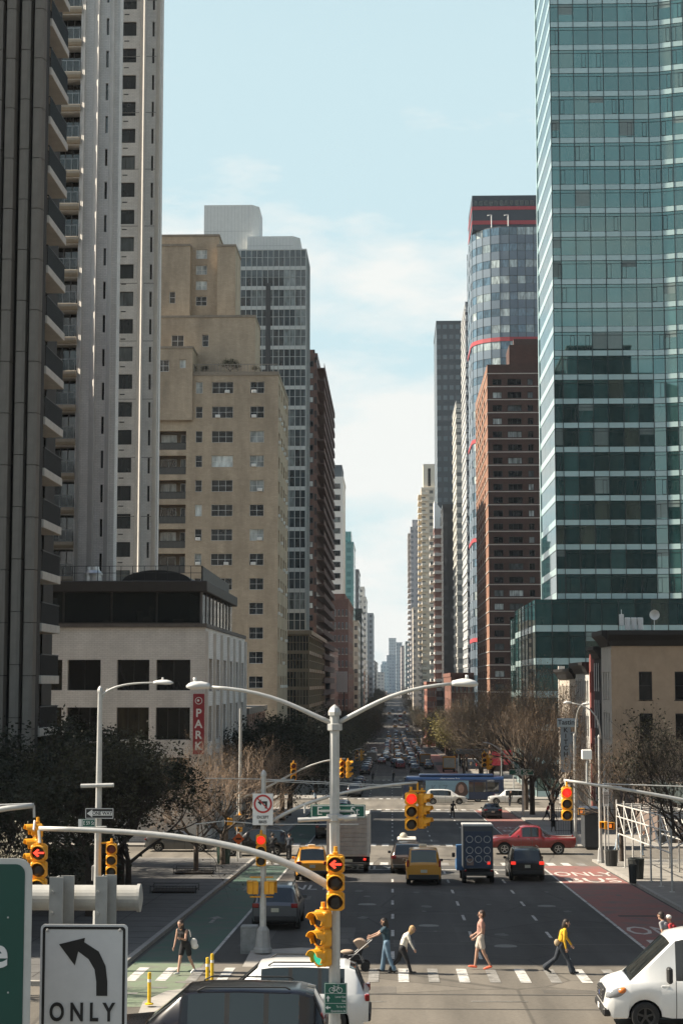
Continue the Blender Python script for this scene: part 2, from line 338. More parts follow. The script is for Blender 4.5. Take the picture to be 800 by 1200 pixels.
# sidewalks with kerbs
blocks = [(52, 110), (124, 194), (220, 296), (308, 376)]+[(388+80*k, 456+80*k) for k in range(13)]
def walk(x0, x1, y0, y1, kerb_x, side):
    mb = MB(); sheet(mb, x0, x1, y0, y1, .14)
    o = struct(mb.build('sidewalk', WALK_SHADE if (y0 == 52 and side > 0) else SIDEW), 'plaza pavement on the left, concrete darkened as shade' if (y0 == 52 and side > 0) else 'concrete sidewalk along the avenue')
    kb = MB(); ys = ycuts(y0, y1)
    k0, k1 = (kerb_x-.2, kerb_x) if side > 0 else (kerb_x, kerb_x+.2)
    for a, b in zip(ys, ys[1:]):
        za, zb = gz(a), gz(b); i = len(kb.v)
        kb.v += [(k0, a, za-.1), (k1, a, za-.1), (k1, a, za+.145), (k0, a, za+.145), (k0, b, zb-.1), (k1, b, zb-.1), (k1, b, zb+.145), (k0, b, zb+.145)]
        for f in ((3, 2, 6, 7), (1, 5, 6, 2), (0, 3, 7, 4), (0, 1, 2, 3), (4, 7, 6, 5)): kb.f.append(tuple(i+q for q in f)); kb.m.append(0)
    for ye in (y0, y1):
        a, b = (ye, ye+.2) if ye == y0 else (ye-.2, ye)
        kb.box(x0, x1, a, b, gz(ye)-.1, gz(ye)+.147)
    kb.build('kerb', KERB, o)
    return o
for k, (a, b) in enumerate(blocks):
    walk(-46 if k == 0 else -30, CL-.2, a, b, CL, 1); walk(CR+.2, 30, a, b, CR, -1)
# sidewalk flags on the near left pavement: recessed joints as thin dark strips of wear
JOINT = mat('pavement_joint', (.045, .043, .04), .95, .1)
mb = MB()
for y in range(54, 110, 2): mb.box(-46, CL-.25, y-.02, y+.02, gz(y)+.1, gz(y)+.144)
for x in (-11, -13, -15, -17, -19, -21, -23, -25):
    ys = ycuts(53, 109)
    for a, b in zip(ys, ys[1:]): mb.face([(x-.02, a, gz(a)+.144), (x+.02, a, gz(a)+.144), (x+.02, b, gz(b)+.144), (x-.02, b, gz(b)+.144)])
struct(mb.build('pavement_joints', JOINT), 'joints between concrete sidewalk flags')
# lanes
road('bike_lane', CL+.15, -6.25, 57.5, 105, .008, GREEN, 'green bike lane along the left kerb')
road('bike_lane', CL+.15, -6.25, 129, 190, .008, GREEN, 'green bike lane on the next block')
road('bike_lane_crossing', CL+.15, -6.25, 48, 57.5, .01, worn('bike_green_pale', (.15, .19, .125), (.15, .14, .12), .6, .9), 'pale green bike lane patch across the near crossing')
for i, (y0, y1) in enumerate(((57.5, 105.5), (128.5, 190), (224.5, 290), (312, 372), (392, 460))): road('bus_lane', 9.05, CR-.12, y0, y1, .008, RED, ('dull red bus lane along the right kerb', 'red bus lane beyond the second crossing', 'red bus lane far down the avenue')[min(i, 2)])
def line(name, x0, x1, y0, y1, m=PAINT, parent=None, dz=.014):
    mb = MB(); sheet(mb, x0, x1, y0, y1, dz); return mb.build(name, m, parent)
ll = struct(line('lane_line', 8.9, 9.03, 57.5, 105), 'solid white lane lines of the avenue')
for x in (-6.2, ):
    line('solid_line', x-.06, x+.06, 58, 105, PAINT, ll); line('solid_line', x-.06, x+.06, 129, 190, PAINT, ll)
line('solid_line', -4.0, -3.9, 95, 105, PAINT, ll); line('solid_line', 8.9, 9.0, 129, 190, PAINT, ll); line('solid_line', -3.1, -3.0, 88, 105, PAINT, ll)
dl = struct(line('dashed_lane_lines', -.06, .06, 59, 61.2), 'dashed white lane lines of the avenue')
for x in (-3.05, 0, 2.98, 5.95):
    y = 59 if x else 66
    while y < 700:
        free = not any(a-5 < y < b+3 for a, b in STREETS)
        if free and not (x == -3.05 and y < 200): line('lane_dash', x-.06, x+.06, y, y+2.2, PAINT, dl)
        y += 6.6 if y < 200 else 9.0
# crosswalks
def crosswalk(y0, y1, label, pitch=.93, w=.40, x0=CL+.5, x1=CR-.3, worn_every=3):
    cw = struct(line('crosswalk', x0, x0+w, y0, y1), label); x = x0+pitch; k = 1
    while x < x1-w: line('crosswalk_bar', x, x+w, y0, y1, PAINT_OLD if k % worn_every == 0 else PAINT, cw, .016); x += pitch; k += 1
crosswalk(53.2, 56.4, 'worn white crosswalk bars where people walk', w=.33, worn_every=2)
crosswalk(105.6, 108.2, 'white crosswalk bars before the second junction', w=.5); crosswalk(125.5, 128.2, 'white crosswalk bars after the second junction', w=.5)
crosswalk(189.5, 192.5, 'white crosswalk bars before the bus', w=.5); crosswalk(221.5, 224, 'white crosswalk bars beyond the bus', w=.5); crosswalk(291, 293.5, 'far crosswalk with two small walkers', w=.5)
sl = struct(line('stop_line', -3, 8.9, 101.6, 102.1), 'white stop lines of the avenue')
line('stop_line', -3, 8.9, 186.0, 186.6, PAINT, sl); line('stop_line', -6.1, 8.9, 98.3, 98.7, PAINT_OLD, sl)
# short worn marks in the near junction and transverse seams in the asphalt
mk = struct(line('junction_marks', -2.0, -.2, 49.2, 49.28, PAINT_OLD), 'faint scored lines in the junction asphalt')
for x, y, w in ((2.2, 49.3, 1.6), (-7.9, 50.4, .5), (-7.2, 51.6, .5), (-6.6, 52.8, .5), (5.6, 47.6, 1.9)): line('mark', x, x+w, y, y+.1 if w > 1 else y+.28, PAINT_OLD, mk, .018)
SEAM = mat('asphalt_seam', (.17, .16, .15), .9, .2); SEAMD = mat('asphalt_patch', (.055, .053, .05), .85, .2)
sm = struct(line('asphalt_seams', -3, 8.8, 63.5, 63.56, SEAM, dz=.011), 'pale seams across the shaded asphalt')
for x0, x1, y in ((-2, 4.2, 75.2), (3.2, 8.8, 84), (-1.5, 1.9, 67.8), (2.4, 3.6, 70.6), (2.5, 3.5, 64.4), (4.7, 8.2, 78.2), (6.3, 8.7, 69.6)): line('seam', x0, x1, y, y+.05, SEAM, sm, .012)
tp = struct(line('tar_patch', -7.5, 12.4, 50.6, 50.75, SEAMD, dz=.011), 'dark tar seams across the junction')
for x0, x1, y0, y1 in ((6.2, 7.7, 46.2, 46.7), (-3.5, 12, 47.9, 48.0), (9.6, 11.2, 74, 74.6), (3.3, 4.4, 60, 60.3)): line('patch', x0, x1, y0, y1, SEAMD, tp, .012)
IRON = mat('cast_iron', (.16, .155, .145), .6, .2, 20, metal=.5)
for (px, py) in ((502, 1085), (592, 1109), (430, 1060), (640, 1062)):
    c = G(px, py); mb = MB(); mb.lathe([(0, .016), (.33, .018), (.36, .01), (.42, .008)], n=20)
    tag(mb.build('manhole_cover', IRON, None, c, smooth=False), 'round iron manhole cover flush in the shaded asphalt', 'manhole cover', 'manhole covers in the avenue')
# lettering painted on the road (read by drivers heading away)
def road_text(s, x, y, h=2.4, sx=.42, m=PAINT, parent=None):
    me = text_mesh(s, h, .0, bold=.03, sx=sx); me.materials.clear(); me.materials.append(m)
    o = obj('road_lettering', me, parent, (x, y, gz(y)+.02)); sl_ = (gz(y+2)-gz(y-2))/4; o.rotation_euler = (atan(sl_), 0, 0); return o
rt = struct(obj('lane_lettering', None), 'white lettering painted on the lanes')
road_text('ONLY', -4.65, 88.6, 4.2, .27, PAINT, rt)
PF = worn('lettering_faded', (.52, .48, .44), (.2, .14, .12), .4)
for s, x, y in (('ONLY', -1.55, 103.2), ('ONLY', 10.8, 98.6), ('BUS', 10.8, 94.0), ('ONLY', 10.8, 68.2), ('BUS', 10.8, 63.4), ('ONLY', 10.8, 152), ('BUS', 10.8, 147)): road_text(s, x, y, 4.2, .30 if s == 'ONLY' else .42, PAINT if x < 0 else PF, rt)
# left turn arrow in the bike side lane
def road_arrow(x, y, parent):
    mb = MB(); z = gz(y)+.02
    q = lambda pts: mb.face([(x+a, y+b, gz(y+b)+.02) for a, b in pts])
    q([(-.08, -1.4), (.08, -1.4), (.08, .6), (-.08, .6)]); q([(-.35, .5), (.35, .5), (0, 1.5)])
    mb.build('lane_arrow', PAINT_OLD, parent)
for x, y in ((-7.4, 72), (-7.4, 88), (-7.4, 140)): road_arrow(x, y, rt)
# concrete islands of the near junction
CONC = mat('island_concrete', (.34, .32, .29), .9, .14, 2.0, bump=.1, dirt=.25)
def island(pts, h, label, nm='traffic_island'):
    z = min(gz(p[1]) for p in pts); mb = MB(); mb.prism(pts, z-.3, z+h); return tag(mb.build(nm, CONC, recalc=True), label, 'traffic island')
a, b = G(318, 1132), G(368, 1132); 
island([(-4.9, 56.4), (-2.2, 56.4), (-2.2, 60.6), (-3.2, 60.9), (-4.9, 60.2)], .16, 'low concrete island carrying the no turn pole')
cpts = [G(x, y) for x, y in ((160, 1192), (168, 1176), (196, 1166), (236, 1162), (262, 1166), (262, 1190))]
island([(p.x, p.y) for p in cpts], .15, 'rounded concrete island corner beside the yellow posts')

# utility cuts, stains and patches in the asphalt
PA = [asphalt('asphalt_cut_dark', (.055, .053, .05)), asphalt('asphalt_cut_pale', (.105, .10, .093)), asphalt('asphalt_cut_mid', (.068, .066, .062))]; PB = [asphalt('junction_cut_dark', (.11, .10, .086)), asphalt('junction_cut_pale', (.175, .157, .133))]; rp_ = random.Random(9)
cuts = struct(line('asphalt_cuts', 1.1, 2.2, 82, 86, PA[0], dz=.006), 'patched utility cuts in the avenue asphalt')
for k in range(26):
    x = rp_.uniform(-5.8, 8.0); y = rp_.uniform(59, 100) if k < 18 else rp_.uniform(130, 185); w = rp_.uniform(.5, 1.6); l_ = rp_.uniform(1.2, 6); line('asphalt_cut', x, min(x+w, 8.7), y, y+l_, PA[k % 3], cuts, .0055+.0004*(k % 5))
for k in range(16):
    x = rp_.uniform(-6, 11); y = rp_.uniform(38, 51.5) if k < 11 else rp_.uniform(110, 122); w = rp_.uniform(.6, 3.2); l_ = rp_.uniform(.4, 2.2); line('asphalt_cut', x, x+w, y, y+l_, PB[k % 2], cuts, .0085+.0004*(k % 5))
STAIN = mat('oil_stain', (.03, .029, .028), .55, .3, 4)
for k in range(22):
    x = (-1.5, 1.5, 4.5, 7.4, 10.9)[k % 5]+rp_.uniform(-.35, .35); y = rp_.uniform(58, 105); r = rp_.uniform(.08, .3); m_ = MB(); n_ = 11
    m_.face([(x+r*cos(2*pi*q/n_)*rp_.uniform(.6, 1.2), y+2.2*r*sin(2*pi*q/n_)*rp_.uniform(.6, 1.2), 0) for q in range(n_)]); m_.v = [(a, b, gz(b)+.0118) for a, b, c in m_.v]; m_.build('oil_stain', STAIN, cuts)
# ================================================================ BUILDINGS
def facade(name, W, H, holes, m, parent, loc, rot=0.0, depth=.25, thick=.3, mreveal=None):
    """wall with real openings; local x right, y into the wall, z up"""
    us = sorted({0, W}|{min(max(h[k], 0), W) for h in holes for k in (0, 1)}); vs_ = sorted({0, H}|{min(max(h[k], 0), H) for h in holes for k in (2, 3)})
    mb = MB()
    for j, (v0, v1) in enumerate(zip(vs_, vs_[1:])):
        if v1-v0 < 1e-5: continue
        vm = (v0+v1)/2; row = [h for h in holes if h[2] < vm < h[3]]; run = None
        for u0, u1 in zip(us, us[1:]):
            um = (u0+u1)/2; solid = not any(h[0] < um < h[1] for h in row)
            if solid: run = (run[0], u1) if run else (u0, u1)
            elif run: mb.face([(run[0], 0, v0), (run[1], 0, v0), (run[1], 0, v1), (run[0], 0, v1)]); run = None
        if run: mb.face([(run[0], 0, v0), (run[1], 0, v0), (run[1], 0, v1), (run[0], 0, v1)])
    for (a, b, c, d) in holes:
        D = depth; r = 1 if mreveal else 0
        mb.face([(a, 0, c), (a, D, c), (a, D, d), (a, 0, d)][::-1], r); mb.face([(b, 0, c), (b, D, c), (b, D, d), (b, 0, d)], r)
        mb.face([(a, 0, c), (b, 0, c), (b, D, c), (a, D, c)], r); mb.face([(a, 0, d), (b, 0, d), (b, D, d), (a, D, d)][::-1], r)
    return mb.build(name, [m, mreveal] if mreveal else m, parent, loc, rot)
WCACHE = {}
FRAME_W = mat('window_frame_pale', (.60, .59, .56), .6, .05); FRAME_D = mat('window_frame_dark', (.035, .035, .035), .5, .05); FRAME_G = mat('window_frame_grey', (.2, .2, .2), .5, .05)
G_DARK = glass_mat('glass_dark', (.012, .015, .016), (.16, .18, .18), .22); G_APT = glass_mat('glass_apartment', (.014, .017, .019), (.50, .53, .51), .45)
G_TEAL = glass_mat('glass_teal', (.007, .028, .029), (.035, .09, .088), .45, rough=.015, ior=2.5, warm=(.06, .075, .06), bump_s=0.0, nscale=.35, lo=.7, hi=1.3, tint=(.66, .97, .96)); G_BLUE = glass_mat('glass_blue', (.05, .09, .125), (.34, .40, .40), .42, ior=1.8)
G_BLACK = glass_mat('glass_black', (.006, .007, .007), (.03, .03, .028), .25)
AC = mat('air_conditioner_case', (.66, .65, .62), .7, .1)
def window(parent, rect, loc, rot, depth=.2, cols=2, rows=1, fr=None, gl=None, fw=.05, name='window', ac=0.0, sill=None, base=None):
    """frame mesh with its glass as child, recessed in the opening"""
    a, b, c, d = rect; w, h = round(b-a, 3), round(d-c, 3); key = (w, h, cols, rows, fr.name, gl.name, fw, sill)
    if key not in WCACHE:
        mb = MB(); mb.box(0, w, 0, .07, 0, fw); mb.box(0, w, 0, .07, h-fw, h); mb.box(0, fw, .003, .067, fw, h-fw); mb.box(w-fw, w, .003, .067, fw, h-fw)
        for i in range(1, cols): mb.box(w*i/cols-fw*.4, w*i/cols+fw*.4, .006, .064, fw, h-fw)
        for j in range(1, rows): mb.box(fw, w-fw, .012, .06, h*j/rows-fw*.35, h*j/rows+fw*.35)
        if sill: mb.box(-.06, w+.06, -sill, .0, -.1, -.004)
        g = MB(); g.box(fw*.6, w-fw*.6, .045, .055, fw*.6, h-fw*.6)
        WCACHE[key] = (mb.mesh('window', fr), g.mesh('pane', gl))
    mf, mg = WCACHE[key]
    M = Matrix.Translation(loc) @ Matrix.Rotation(rot, 4, 'Z'); p = M @ Vector((a, depth, c))
    o = obj(name, mf, parent, p, rot); obj('pane', mg, o)
    if ac and random.random() < ac:
        if 'ac' not in WCACHE:
            mb = MB(); mb.box(-.33, .33, -.4, .1, 0, .42, bev=.03)
            for k in range(5): mb.box(-.27, .27, -.41, -.39, .06+k*.065, .095+k*.065)
            WCACHE['ac'] = mb.mesh('air_conditioner', AC)
        obj('air_conditioner', WCACHE['ac'], o, (w*random.choice((.28, .72)) if w > 1 else w/2, -.02, .02))
    return o
def top_box(parent, name, x0, x1, y0, y1, z0, z1, m, bev=0): return MB().box(x0, x1, y0, y1, z0, z1, 0, bev).build(name, m, parent)
def shell(mb, x0, x1, y0, y1, z0, z1, faces='LRBT'):
    """box without its front (F, low y) unless asked; L low x, R high x, B back, T top"""
    if 'L' in faces: mb.face([(x0, y1, z0), (x0, y0, z0), (x0, y0, z1), (x0, y1, z1)])
    if 'R' in faces: mb.face([(x1, y0, z0), (x1, y1, z0), (x1, y1, z1), (x1, y0, z1)])
    if 'B' in faces: mb.face([(x1, y1, z0), (x0, y1, z0), (x0, y1, z1), (x1, y1, z1)])
    if 'F' in faces: mb.face([(x0, y0, z0), (x1, y0, z0), (x1, y0, z1), (x0, y0, z1)])
    if 'T' in faces: mb.face([(x0, y0, z1), (x1, y0, z1), (x1, y1, z1), (x0, y1, z1)])
    return mb
RAILD = mat('railing_dark', (.03, .03, .032), .5, .05, metal=.3); RAILL = mat('railing_pale', (.38, .39, .38), .45, .05, metal=.4)
RP = 'LRBT'

# ---------- dark ribbed apartment tower, left edge ------------------------------------------------
def dark_tower():
    Y = 84.0; xr = Xp(43, Y, 600); x0 = Xp(-45, Y); g = gz(Y)+.14; fl = 2.62; n = 27
    t = thing('apartment_tower', 'dark ribbed concrete apartment tower with white balcony slabs at its corner', 'building', (0, 0, g))
    cm = mat('rib_concrete', (.20, .187, .165), .85, .16, 1.4, bump=.25, dirt=.45, stretch=(1, 1, .4)); H = n*fl+1
    slab = mat('balcony_slab_white', (.62, .60, .55), .75, .08, 1.5, dirt=.25); und = mat('tower_soffit', (.33, .25, .19), .85, .1)
    MB().box(x0-14, xr-.9, Y+1.2, Y+9, 0, H).build('wall', mat('tower_core', (.04, .037, .034), .85, .15, 1.0, dirt=.3), t)
    pitch = Xp(35, Y)-Xp(18, Y); panel = {}
    prof = lambda w: [(.10, .9), (.10, .16), (.17, .03), (w*.62, 0), (w*.84, .06), (w-.06, .40), (w-.06, .9)]
    mb = MB(); mb.prism(prof(pitch), 0, fl-.035); pm = mb.mesh('panel', cm)
    for r in range(8):
        xl = Xp(44, Y, 600)-pitch*(r+1)
        for k in range(n): obj('panel', pm, t, (xl, Y+.25*(r % 2), k*fl+(.55 if r % 2 else 0)))
        MB().box(xl+.05, xl+pitch-.05, Y+.6, Y+1.3, 0, H).build('rib_core', MATS['tower_core'], t)
    # corner balconies
    by0, by1 = Y+1.35, Y+6.0; bx1 = Xp(43, Y, 600)+.1; bx0 = bx1-1.6
    sm = MB().box(bx0, bx1, by0, by1, -.42, 0, 0, .02).mesh('balcony_slab', [slab])
    rb = MB(); rb.tube([(bx1-.06, by0+.06, 1.05), (bx1-.06, by1-.06, 1.05)], .035, 6); rb.tube([(bx0, by0+.06, 1.05), (bx1-.06, by0+.06, 1.05)], .035, 6); rb.tube([(bx0, by1-.06, 1.05), (bx1-.06, by1-.06, 1.05)], .03, 6)
    k = by0+.1
    while k < by1-.05: rb.box(bx1-.075, bx1-.045, k-.015, k+.015, 0, 1.03); k += .13
    k = bx0
    while k < bx1: rb.box(k-.015, k+.015, by0+.045, by0+.075, 0, 1.03); k += .13
    rm = rb.mesh('railing', RAILD)
    wall = MB().box(bx0-3, bx0-.05, by0, by1+.3, 0, H).build('wall', mat('balcony_wall', (.16, .13, .105), .85, .1), t)
    MB().box(bx0-.2, bx0+.6, by1-.15, by1+.35, 0, H, 0).build('column', und, t)
    gm = MB().box(bx0-.06, bx0-.01, by0+.6, by1-.8, .1, 2.1).mesh('balcony_door', G_BLACK)
    for f in range(1, n):
        z = f*fl; b = obj('balcony_slab', sm, t, (0, 0, z)); obj('railing', rm, b); obj('balcony_door', gm, t, (0, 0, z))
dark_tower()

# ---------- white brick tower behind (two wings) ---------------------------------------------------
def white_tower():
    t = thing('apartment_tower', 'pale grey brick tower with a stack of glazed balconies and narrow slit windows', 'building', (0, 0, 0))
    wm = brick_mat('white_brick', (.66, .63, .585), (.72, .685, .64), (.54, .515, .475), .42, .15, .22); pil = mat('white_brick_pilaster', (.58, .555, .515), .85, .08, .8, dirt=.2)
    Y = 141.0; fl = 2.88; g = gz(Y); H = 112; x0 = Xp(40, Y); xe = Xp(131, Y); W = xe-x0
    rel = lambda px: Xp(px, Y, 300)-x0
    z1 = Zp(48, Y, 100)-g; zs = [z1-fl*k for k in range(-18, 25) if z1-fl*k > 8]
    holes = []; hb = []; hs = []
    for z in zs:
        hb.append((rel(62), rel(91.5), z-.0, z+2.35)); hs.append((rel(121.5), rel(124.5), z+.5, z+2.0))
    hb = [h for h in hb if h[3] < H]; hs = [h for h in hs if h[3] < H]
    facade('wall', W, H, hb+hs, wm, t, (x0, Y, g), 0, 1.4)
    shell(MB(), x0, xe, Y, Y+1.6, g, g+H, 'LRBT').build('wall', wm, t)
    for a, b, d in ((92.5, 97, .3), (106.5, 114, .45), (125.5, 131, .4)):
        MB().prism([(x0+rel(a), Y+.02), (x0+rel(a)+d*1.1, Y-d), (x0+rel(b), Y-d), (x0+rel(b), Y+.02)], g, g+H).build('pilaster', pil, t, recalc=True)
    gm = MB().box(0, rel(91.5)-rel(62), 1.3, 1.38, 0, 2.35).mesh('balcony_door', G_BLACK)
    mu = MB()
    for q in (.33, .62): mu.box((rel(91.5)-rel(62))*q-.03, (rel(91.5)-rel(62))*q+.03, 1.22, 1.3, 0, 2.35)
    mum = mu.mesh('door_mullion', FRAME_G)
    wb = rel(90.5)-rel(62); r = MB(); r.box(0, wb, .02, .06, 1.0, 1.06); r.box(0, wb, .02, .06, .06, .1)
    for q in (0, .45, .72, .98): r.box(wb*q, wb*q+.04, .01, .05, .06, 1.06)
    rm = r.mesh('railing', RAILL); gp = MB().box(.02, wb, .03, .045, .12, .98).mesh('railing_pane', mat('railing_glass', (.10, .115, .115), .08, .1, ior=1.5, alpha=.55))
    tan = mat('balcony_fascia', (.43, .365, .28), .8, .1, 1.0, dirt=.3)
    fa = MB(); L_ = rel(92)-rel(62); fa.prism([(-.35, .05), (-.35, -.18), (-.2, -.40), (.3, -.52), (1.3, -.52), (1.3, 0), (-.3, .08)], 0, L_, axis='x'); fm = fa.mesh('balcony_slab', tan)
    for h in hb:
        b = obj('balcony_slab', fm, t, (x0+h[0], Y, g+h[2])); obj('railing', rm, b, (0, -.2, .06)); obj('railing_pane', gp, b, (0, -.2, .06)); d = obj('balcony_door', gm, t, (x0+h[0], Y, g+h[2])); obj('door_mullion', mum, d)
    for h in hs: window(t, h, (x0, Y, g), 0, .2, 1, 2, FRAME_D, G_DARK, .04)
    # second wing, farther back
    Y = 171.0; g2 = gz(Y); x0b = Xp(118, Y); xe = Xp(186.5, Y, 400); W = xe-x0b; rel = lambda px: Xp(px, Y, 300)-x0b
    zt = Zp(42, Y, 150)-g2; fl = 2.86; hw = []; hs = []
    for k in range(-16, 26):
        z = zt-fl*k
        if z < 8 or z+1.6 > H: continue
        hw.append((rel(134.2), rel(157), z, z+1.52)); hs.append((rel(175.8), rel(178.5), z-.1, z+1.5))
    facade('wall', W, H, hw+hs, wm, t, (x0b, Y, g2), 0, .3)
    shell(MB(), x0b, xe, Y, Y+1.2, g2, g2+H, 'LRBT').build('wall', wm, t)
    for a, b, d in ((161, 169, .5), (180.5, 186.4, .45), (130, 133.6, .3)): MB().prism([(x0b+rel(a), Y+.02), (x0b+rel(a)+d*1.1, Y-d), (x0b+rel(b), Y-d), (x0b+rel(b), Y+.02)], g2, g2+H).build('pilaster', pil, t, recalc=True)
    vm = MB().box(0, .5, -.03, .02, 0, .1).mesh('vent', FRAME_D)
    for h in hw:
        window(t, h, (x0b, Y, g2), 0, .22, random.choice((1, 2, 2)), 1, FRAME_D, G_DARK, .06); obj('vent', vm, t, (x0b+h[0]+.75, Y, g2+h[2]-.62))
    for h in hs: window(t, h, (x0b, Y, g2), 0, .2, 1, 2, FRAME_D, G_DARK, .04)
    MB().box(x0-12, x0+.5, 143, 166, g, g+H-1).build('wall', wm, t); MB().box(x0b-6, x0b+3, 172.4, 186, g, g+H-1).build('wall', wm, t)
    lm = MB().box(0, W-.5, -.012, .01, 0, .06).mesh('joint', mat('expansion_joint', (.2, .185, .17), .9, .1))
    for k in range(16): obj('joint', lm, t, (x0b, Y, g2+6+k*6.0))
white_tower()

# ---------- garage with rooftop restaurant -----------------------------------------------------------
def garage():
    X = XL; Y = YX(241, X, 740); Yf = YX(287, X, 750); g = gz(Y); top = Zp(735, Y, 241)
    x0 = Xp(30, Y); W = X-x0; H = top-g
    t = thing('parking_garage', 'pale brick corner garage of square openings below a glazed roof pavilion', 'building', (0, 0, g))
    wm = brick_mat('garage_brick', (.70, .665, .615), (.77, .735, .685), (.56, .53, .485), .4, .14, .2); dk = mat('garage_inside', (.02, .019, .018), .9, .2)
    rel = lambda px: Xp(px, Y, 800)-x0; rz = lambda py: Zp(py, Y, 150)-g
    holes = []
    for (a, b) in ((40, 73), (79, 118), (137, 175), (183, 223)):
        holes += [(rel(a), rel(b), rz(809), rz(773)), (rel(a), rel(b), rz(867), rz(829)), (rel(a), rel(b), rz(925), rz(888))]
    facade('wall', W, H, holes, wm, t, (x0, Y, 0), 0, .5)
    gm = glass_mat('glass_garage', (.014, .014, .013), (.05, .043, .03), .3, rough=.12, warm=(.20, .16, .10))
    for i, h in enumerate(holes): window(t, h, (x0, Y, 0), 0, .45, 2 if i % 3 == 0 else 3, 1, FRAME_D, gm, .05)
    D = Yf-Y; hr = []; nb = 6
    for k in range(nb):
        a = .8+k*(D-.8)/nb; b = a+(D-.8)/nb-1.5
        for p, q in ((812, 771), (872, 828), (925, 888)): hr.append((a, b, rz(p)+.1, rz(q)))
    facade('wall', D, H, hr, wm, t, (X, Y, 0), pi/2, .5)
    for h in hr: window(t, h, (X, Y, 0), pi/2, .45, 2, 1, FRAME_D, gm, .06)
    pr = mat('garage_pier', (.64, .605, .555), .85, .1, 1.0, dirt=.3)
    for k in range(nb+1):
        a = k*(D-.8)/nb; MB().box(-.0, .22, a+.1 if k else .03, a+.5, 0, H-.3).build('pier', pr, t, (X+.003, Y, 0))
    shell(MB(), x0, X, Y, Yf, 0, H-.05, 'LBT').build('roof', mat('roof_deck', (.12, .115, .11), .9, .2), t)
    MB().box(x0-.1, X+.12, Y-.14, Y+.3, H-.02, H+.28).build('coping', mat('coping_stone', (.13, .115, .10), .85, .2, 3, dirt=.4), t)
    MB().box(X-.3, X+.125, Y+.3, Yf, H-.02, H+.27).build('coping', MATS['coping_stone'], t)
    # roof pavilion
    Yp = Y+1.2; p = lambda px, py=710: Xp(px, Yp, py); pz = lambda py: Zp(py, Yp, 150)-g
    r0, r1 = p(45), p(236.5); z0, z1, z2 = H, pz(694), pz(681)
    pav = mat('pavilion_bronze', (.03, .025, .021), .6, .15, 2); Y2 = YX(272, r1, 706)
    MB().box(r0-.5, r1+.45, Yp-.5, Y2+.5, z1, z2, 0, .06).build('roof', pav, t)
    MB().box(r0+1, r1-1.2, Yp+2.5, Y2-1.0, z0, z1).build('core_wall', mat('pavilion_inside', (.06, .055, .05), .9, .3), t)
    inter = mat('pavilion_furniture', (.26, .23, .19), .8, .3)
    for px, w, h in ((118, 1.4, .6), (157, .5, 1.3), (166, .4, .9), (172, .3, 1.7), (92, 1.0, .5), (200, .8, .7)): MB().box(p(px), p(px)+w, Yp+1.2, Yp+1.9, z0, z0+h, 0, .05).build('furniture', inter, t)
    pg = mat('pavilion_glass', (.022, .028, .027), .05, .2, ior=1.55, alpha=.55)
    edges = [p(45), p(75), p(131), p(184), r1-.1]
    for a, b in zip(edges, edges[1:]):
        MB().box(a+.06, b-.06, Yp-.02, Yp+.02, z0+.35, z1).build('glass_panel', pg, t); MB().box(b-.07, b+.07, Yp-.06, Yp+.06, z0, z1).build('mullion', pav, t)
    MB().box(r0, r1, Yp-.05, Yp+.05, z0+.3, z0+.42).build('rail', pav, t)
    ns = 9; dy = (Y2-Yp)/ns
    for k in range(ns):
        MB().box(r1-.02, r1+.02, Yp+k*dy+.1, Yp+(k+1)*dy-.1, z0+.35, z1).build('glass_panel', MATS['pavilion_glass'], t); MB().box(r1-.08, r1+.08, Yp+k*dy-.08, Yp+k*dy+.08, z0, z1).build('mullion', mat('pavilion_mullion', (.16, .15, .14), .6, .1), t)
    # barrel vault, railing and vent drum on the pavilion roof
    a0, a1 = p(138, 670), p(221, 670); zc = z2; R = (a1-a0)/2; hh = pz(666)-z2
    poly = [((a0+a1)/2-R*cos(pi*i/14), zc+hh*sin(pi*i/14)) for i in range(15)]
    MB().prism(poly, Yp+2, Yp+9, axis='y').build('barrel_roof', mat('vault_black', (.02, .02, .02), .5, .1), t, recalc=True)
    rl = MB(); zr = pz(663)
    for k in range(15):
        x = r0+(r1-r0)*k/14; rl.tube([(x, Yp+.4, z2), (x, Yp+.4, zr)], .025, 5)
    for q in (1, .55): rl.tube([(r0, Yp+.4, z2+(zr-z2)*q), (r1, Yp+.4, z2+(zr-z2)*q)], .022, 5)
    rl.build('railing', RAILD, t)
    MB().prism([(Yp+.4, z2), (Y2-3, z2), (Y2-3, z2+1.0), (Yp+.4, zr)], r1-.1, r1, axis='x').build('parapet', MATS['vault_black'], t, recalc=True)
    v = MB(); v.lathe([(.72, 0), (.70, .75), (.78, .78), (.78, .9), (.55, 1.15), (.5, 1.45), (0, 1.5)], n=18); v.build('vent_drum', mat('galvanised', (.55, .55, .54), .35, .1, 3, metal=.6), t, (p(99), Yp+3.5, z2-.1), smooth=False)
    # PARK blade sign
    s = thing('blade_sign', 'tall red vertical sign reading PARK in white on the garage corner', 'sign', (0, 0, 0)); Ys = Y-.5
    sx0, sx1 = Xp(226.5, Ys, 840), Xp(239.5, Ys, 840); s0, s1 = Zp(884, Ys, 233), Zp(813, Ys, 233)
    red = mat('sign_red', (.28, .02, .03), .5, .08); wh = mat('sign_white', (.75, .74, .72), .6, .03)
    MB().box(sx0, sx1, Ys-.12, Ys+.1, s0, s1, 0, .03).build('panel', red, s)
    for br in (s0+.5, s1-.5): MB().box((sx0+sx1)/2-.05, (sx0+sx1)/2+.05, Ys+.1, Ys+.52, br-.05, br+.05).build('bracket', RAILD, s)
    w = sx1-sx0
    for k, ch in enumerate('PARK'): lettering(ch, w*1.02, wh, s, ((sx0+sx1)/2, Ys-.13, s1-w*1.75-k*w*.98), bold=.02)
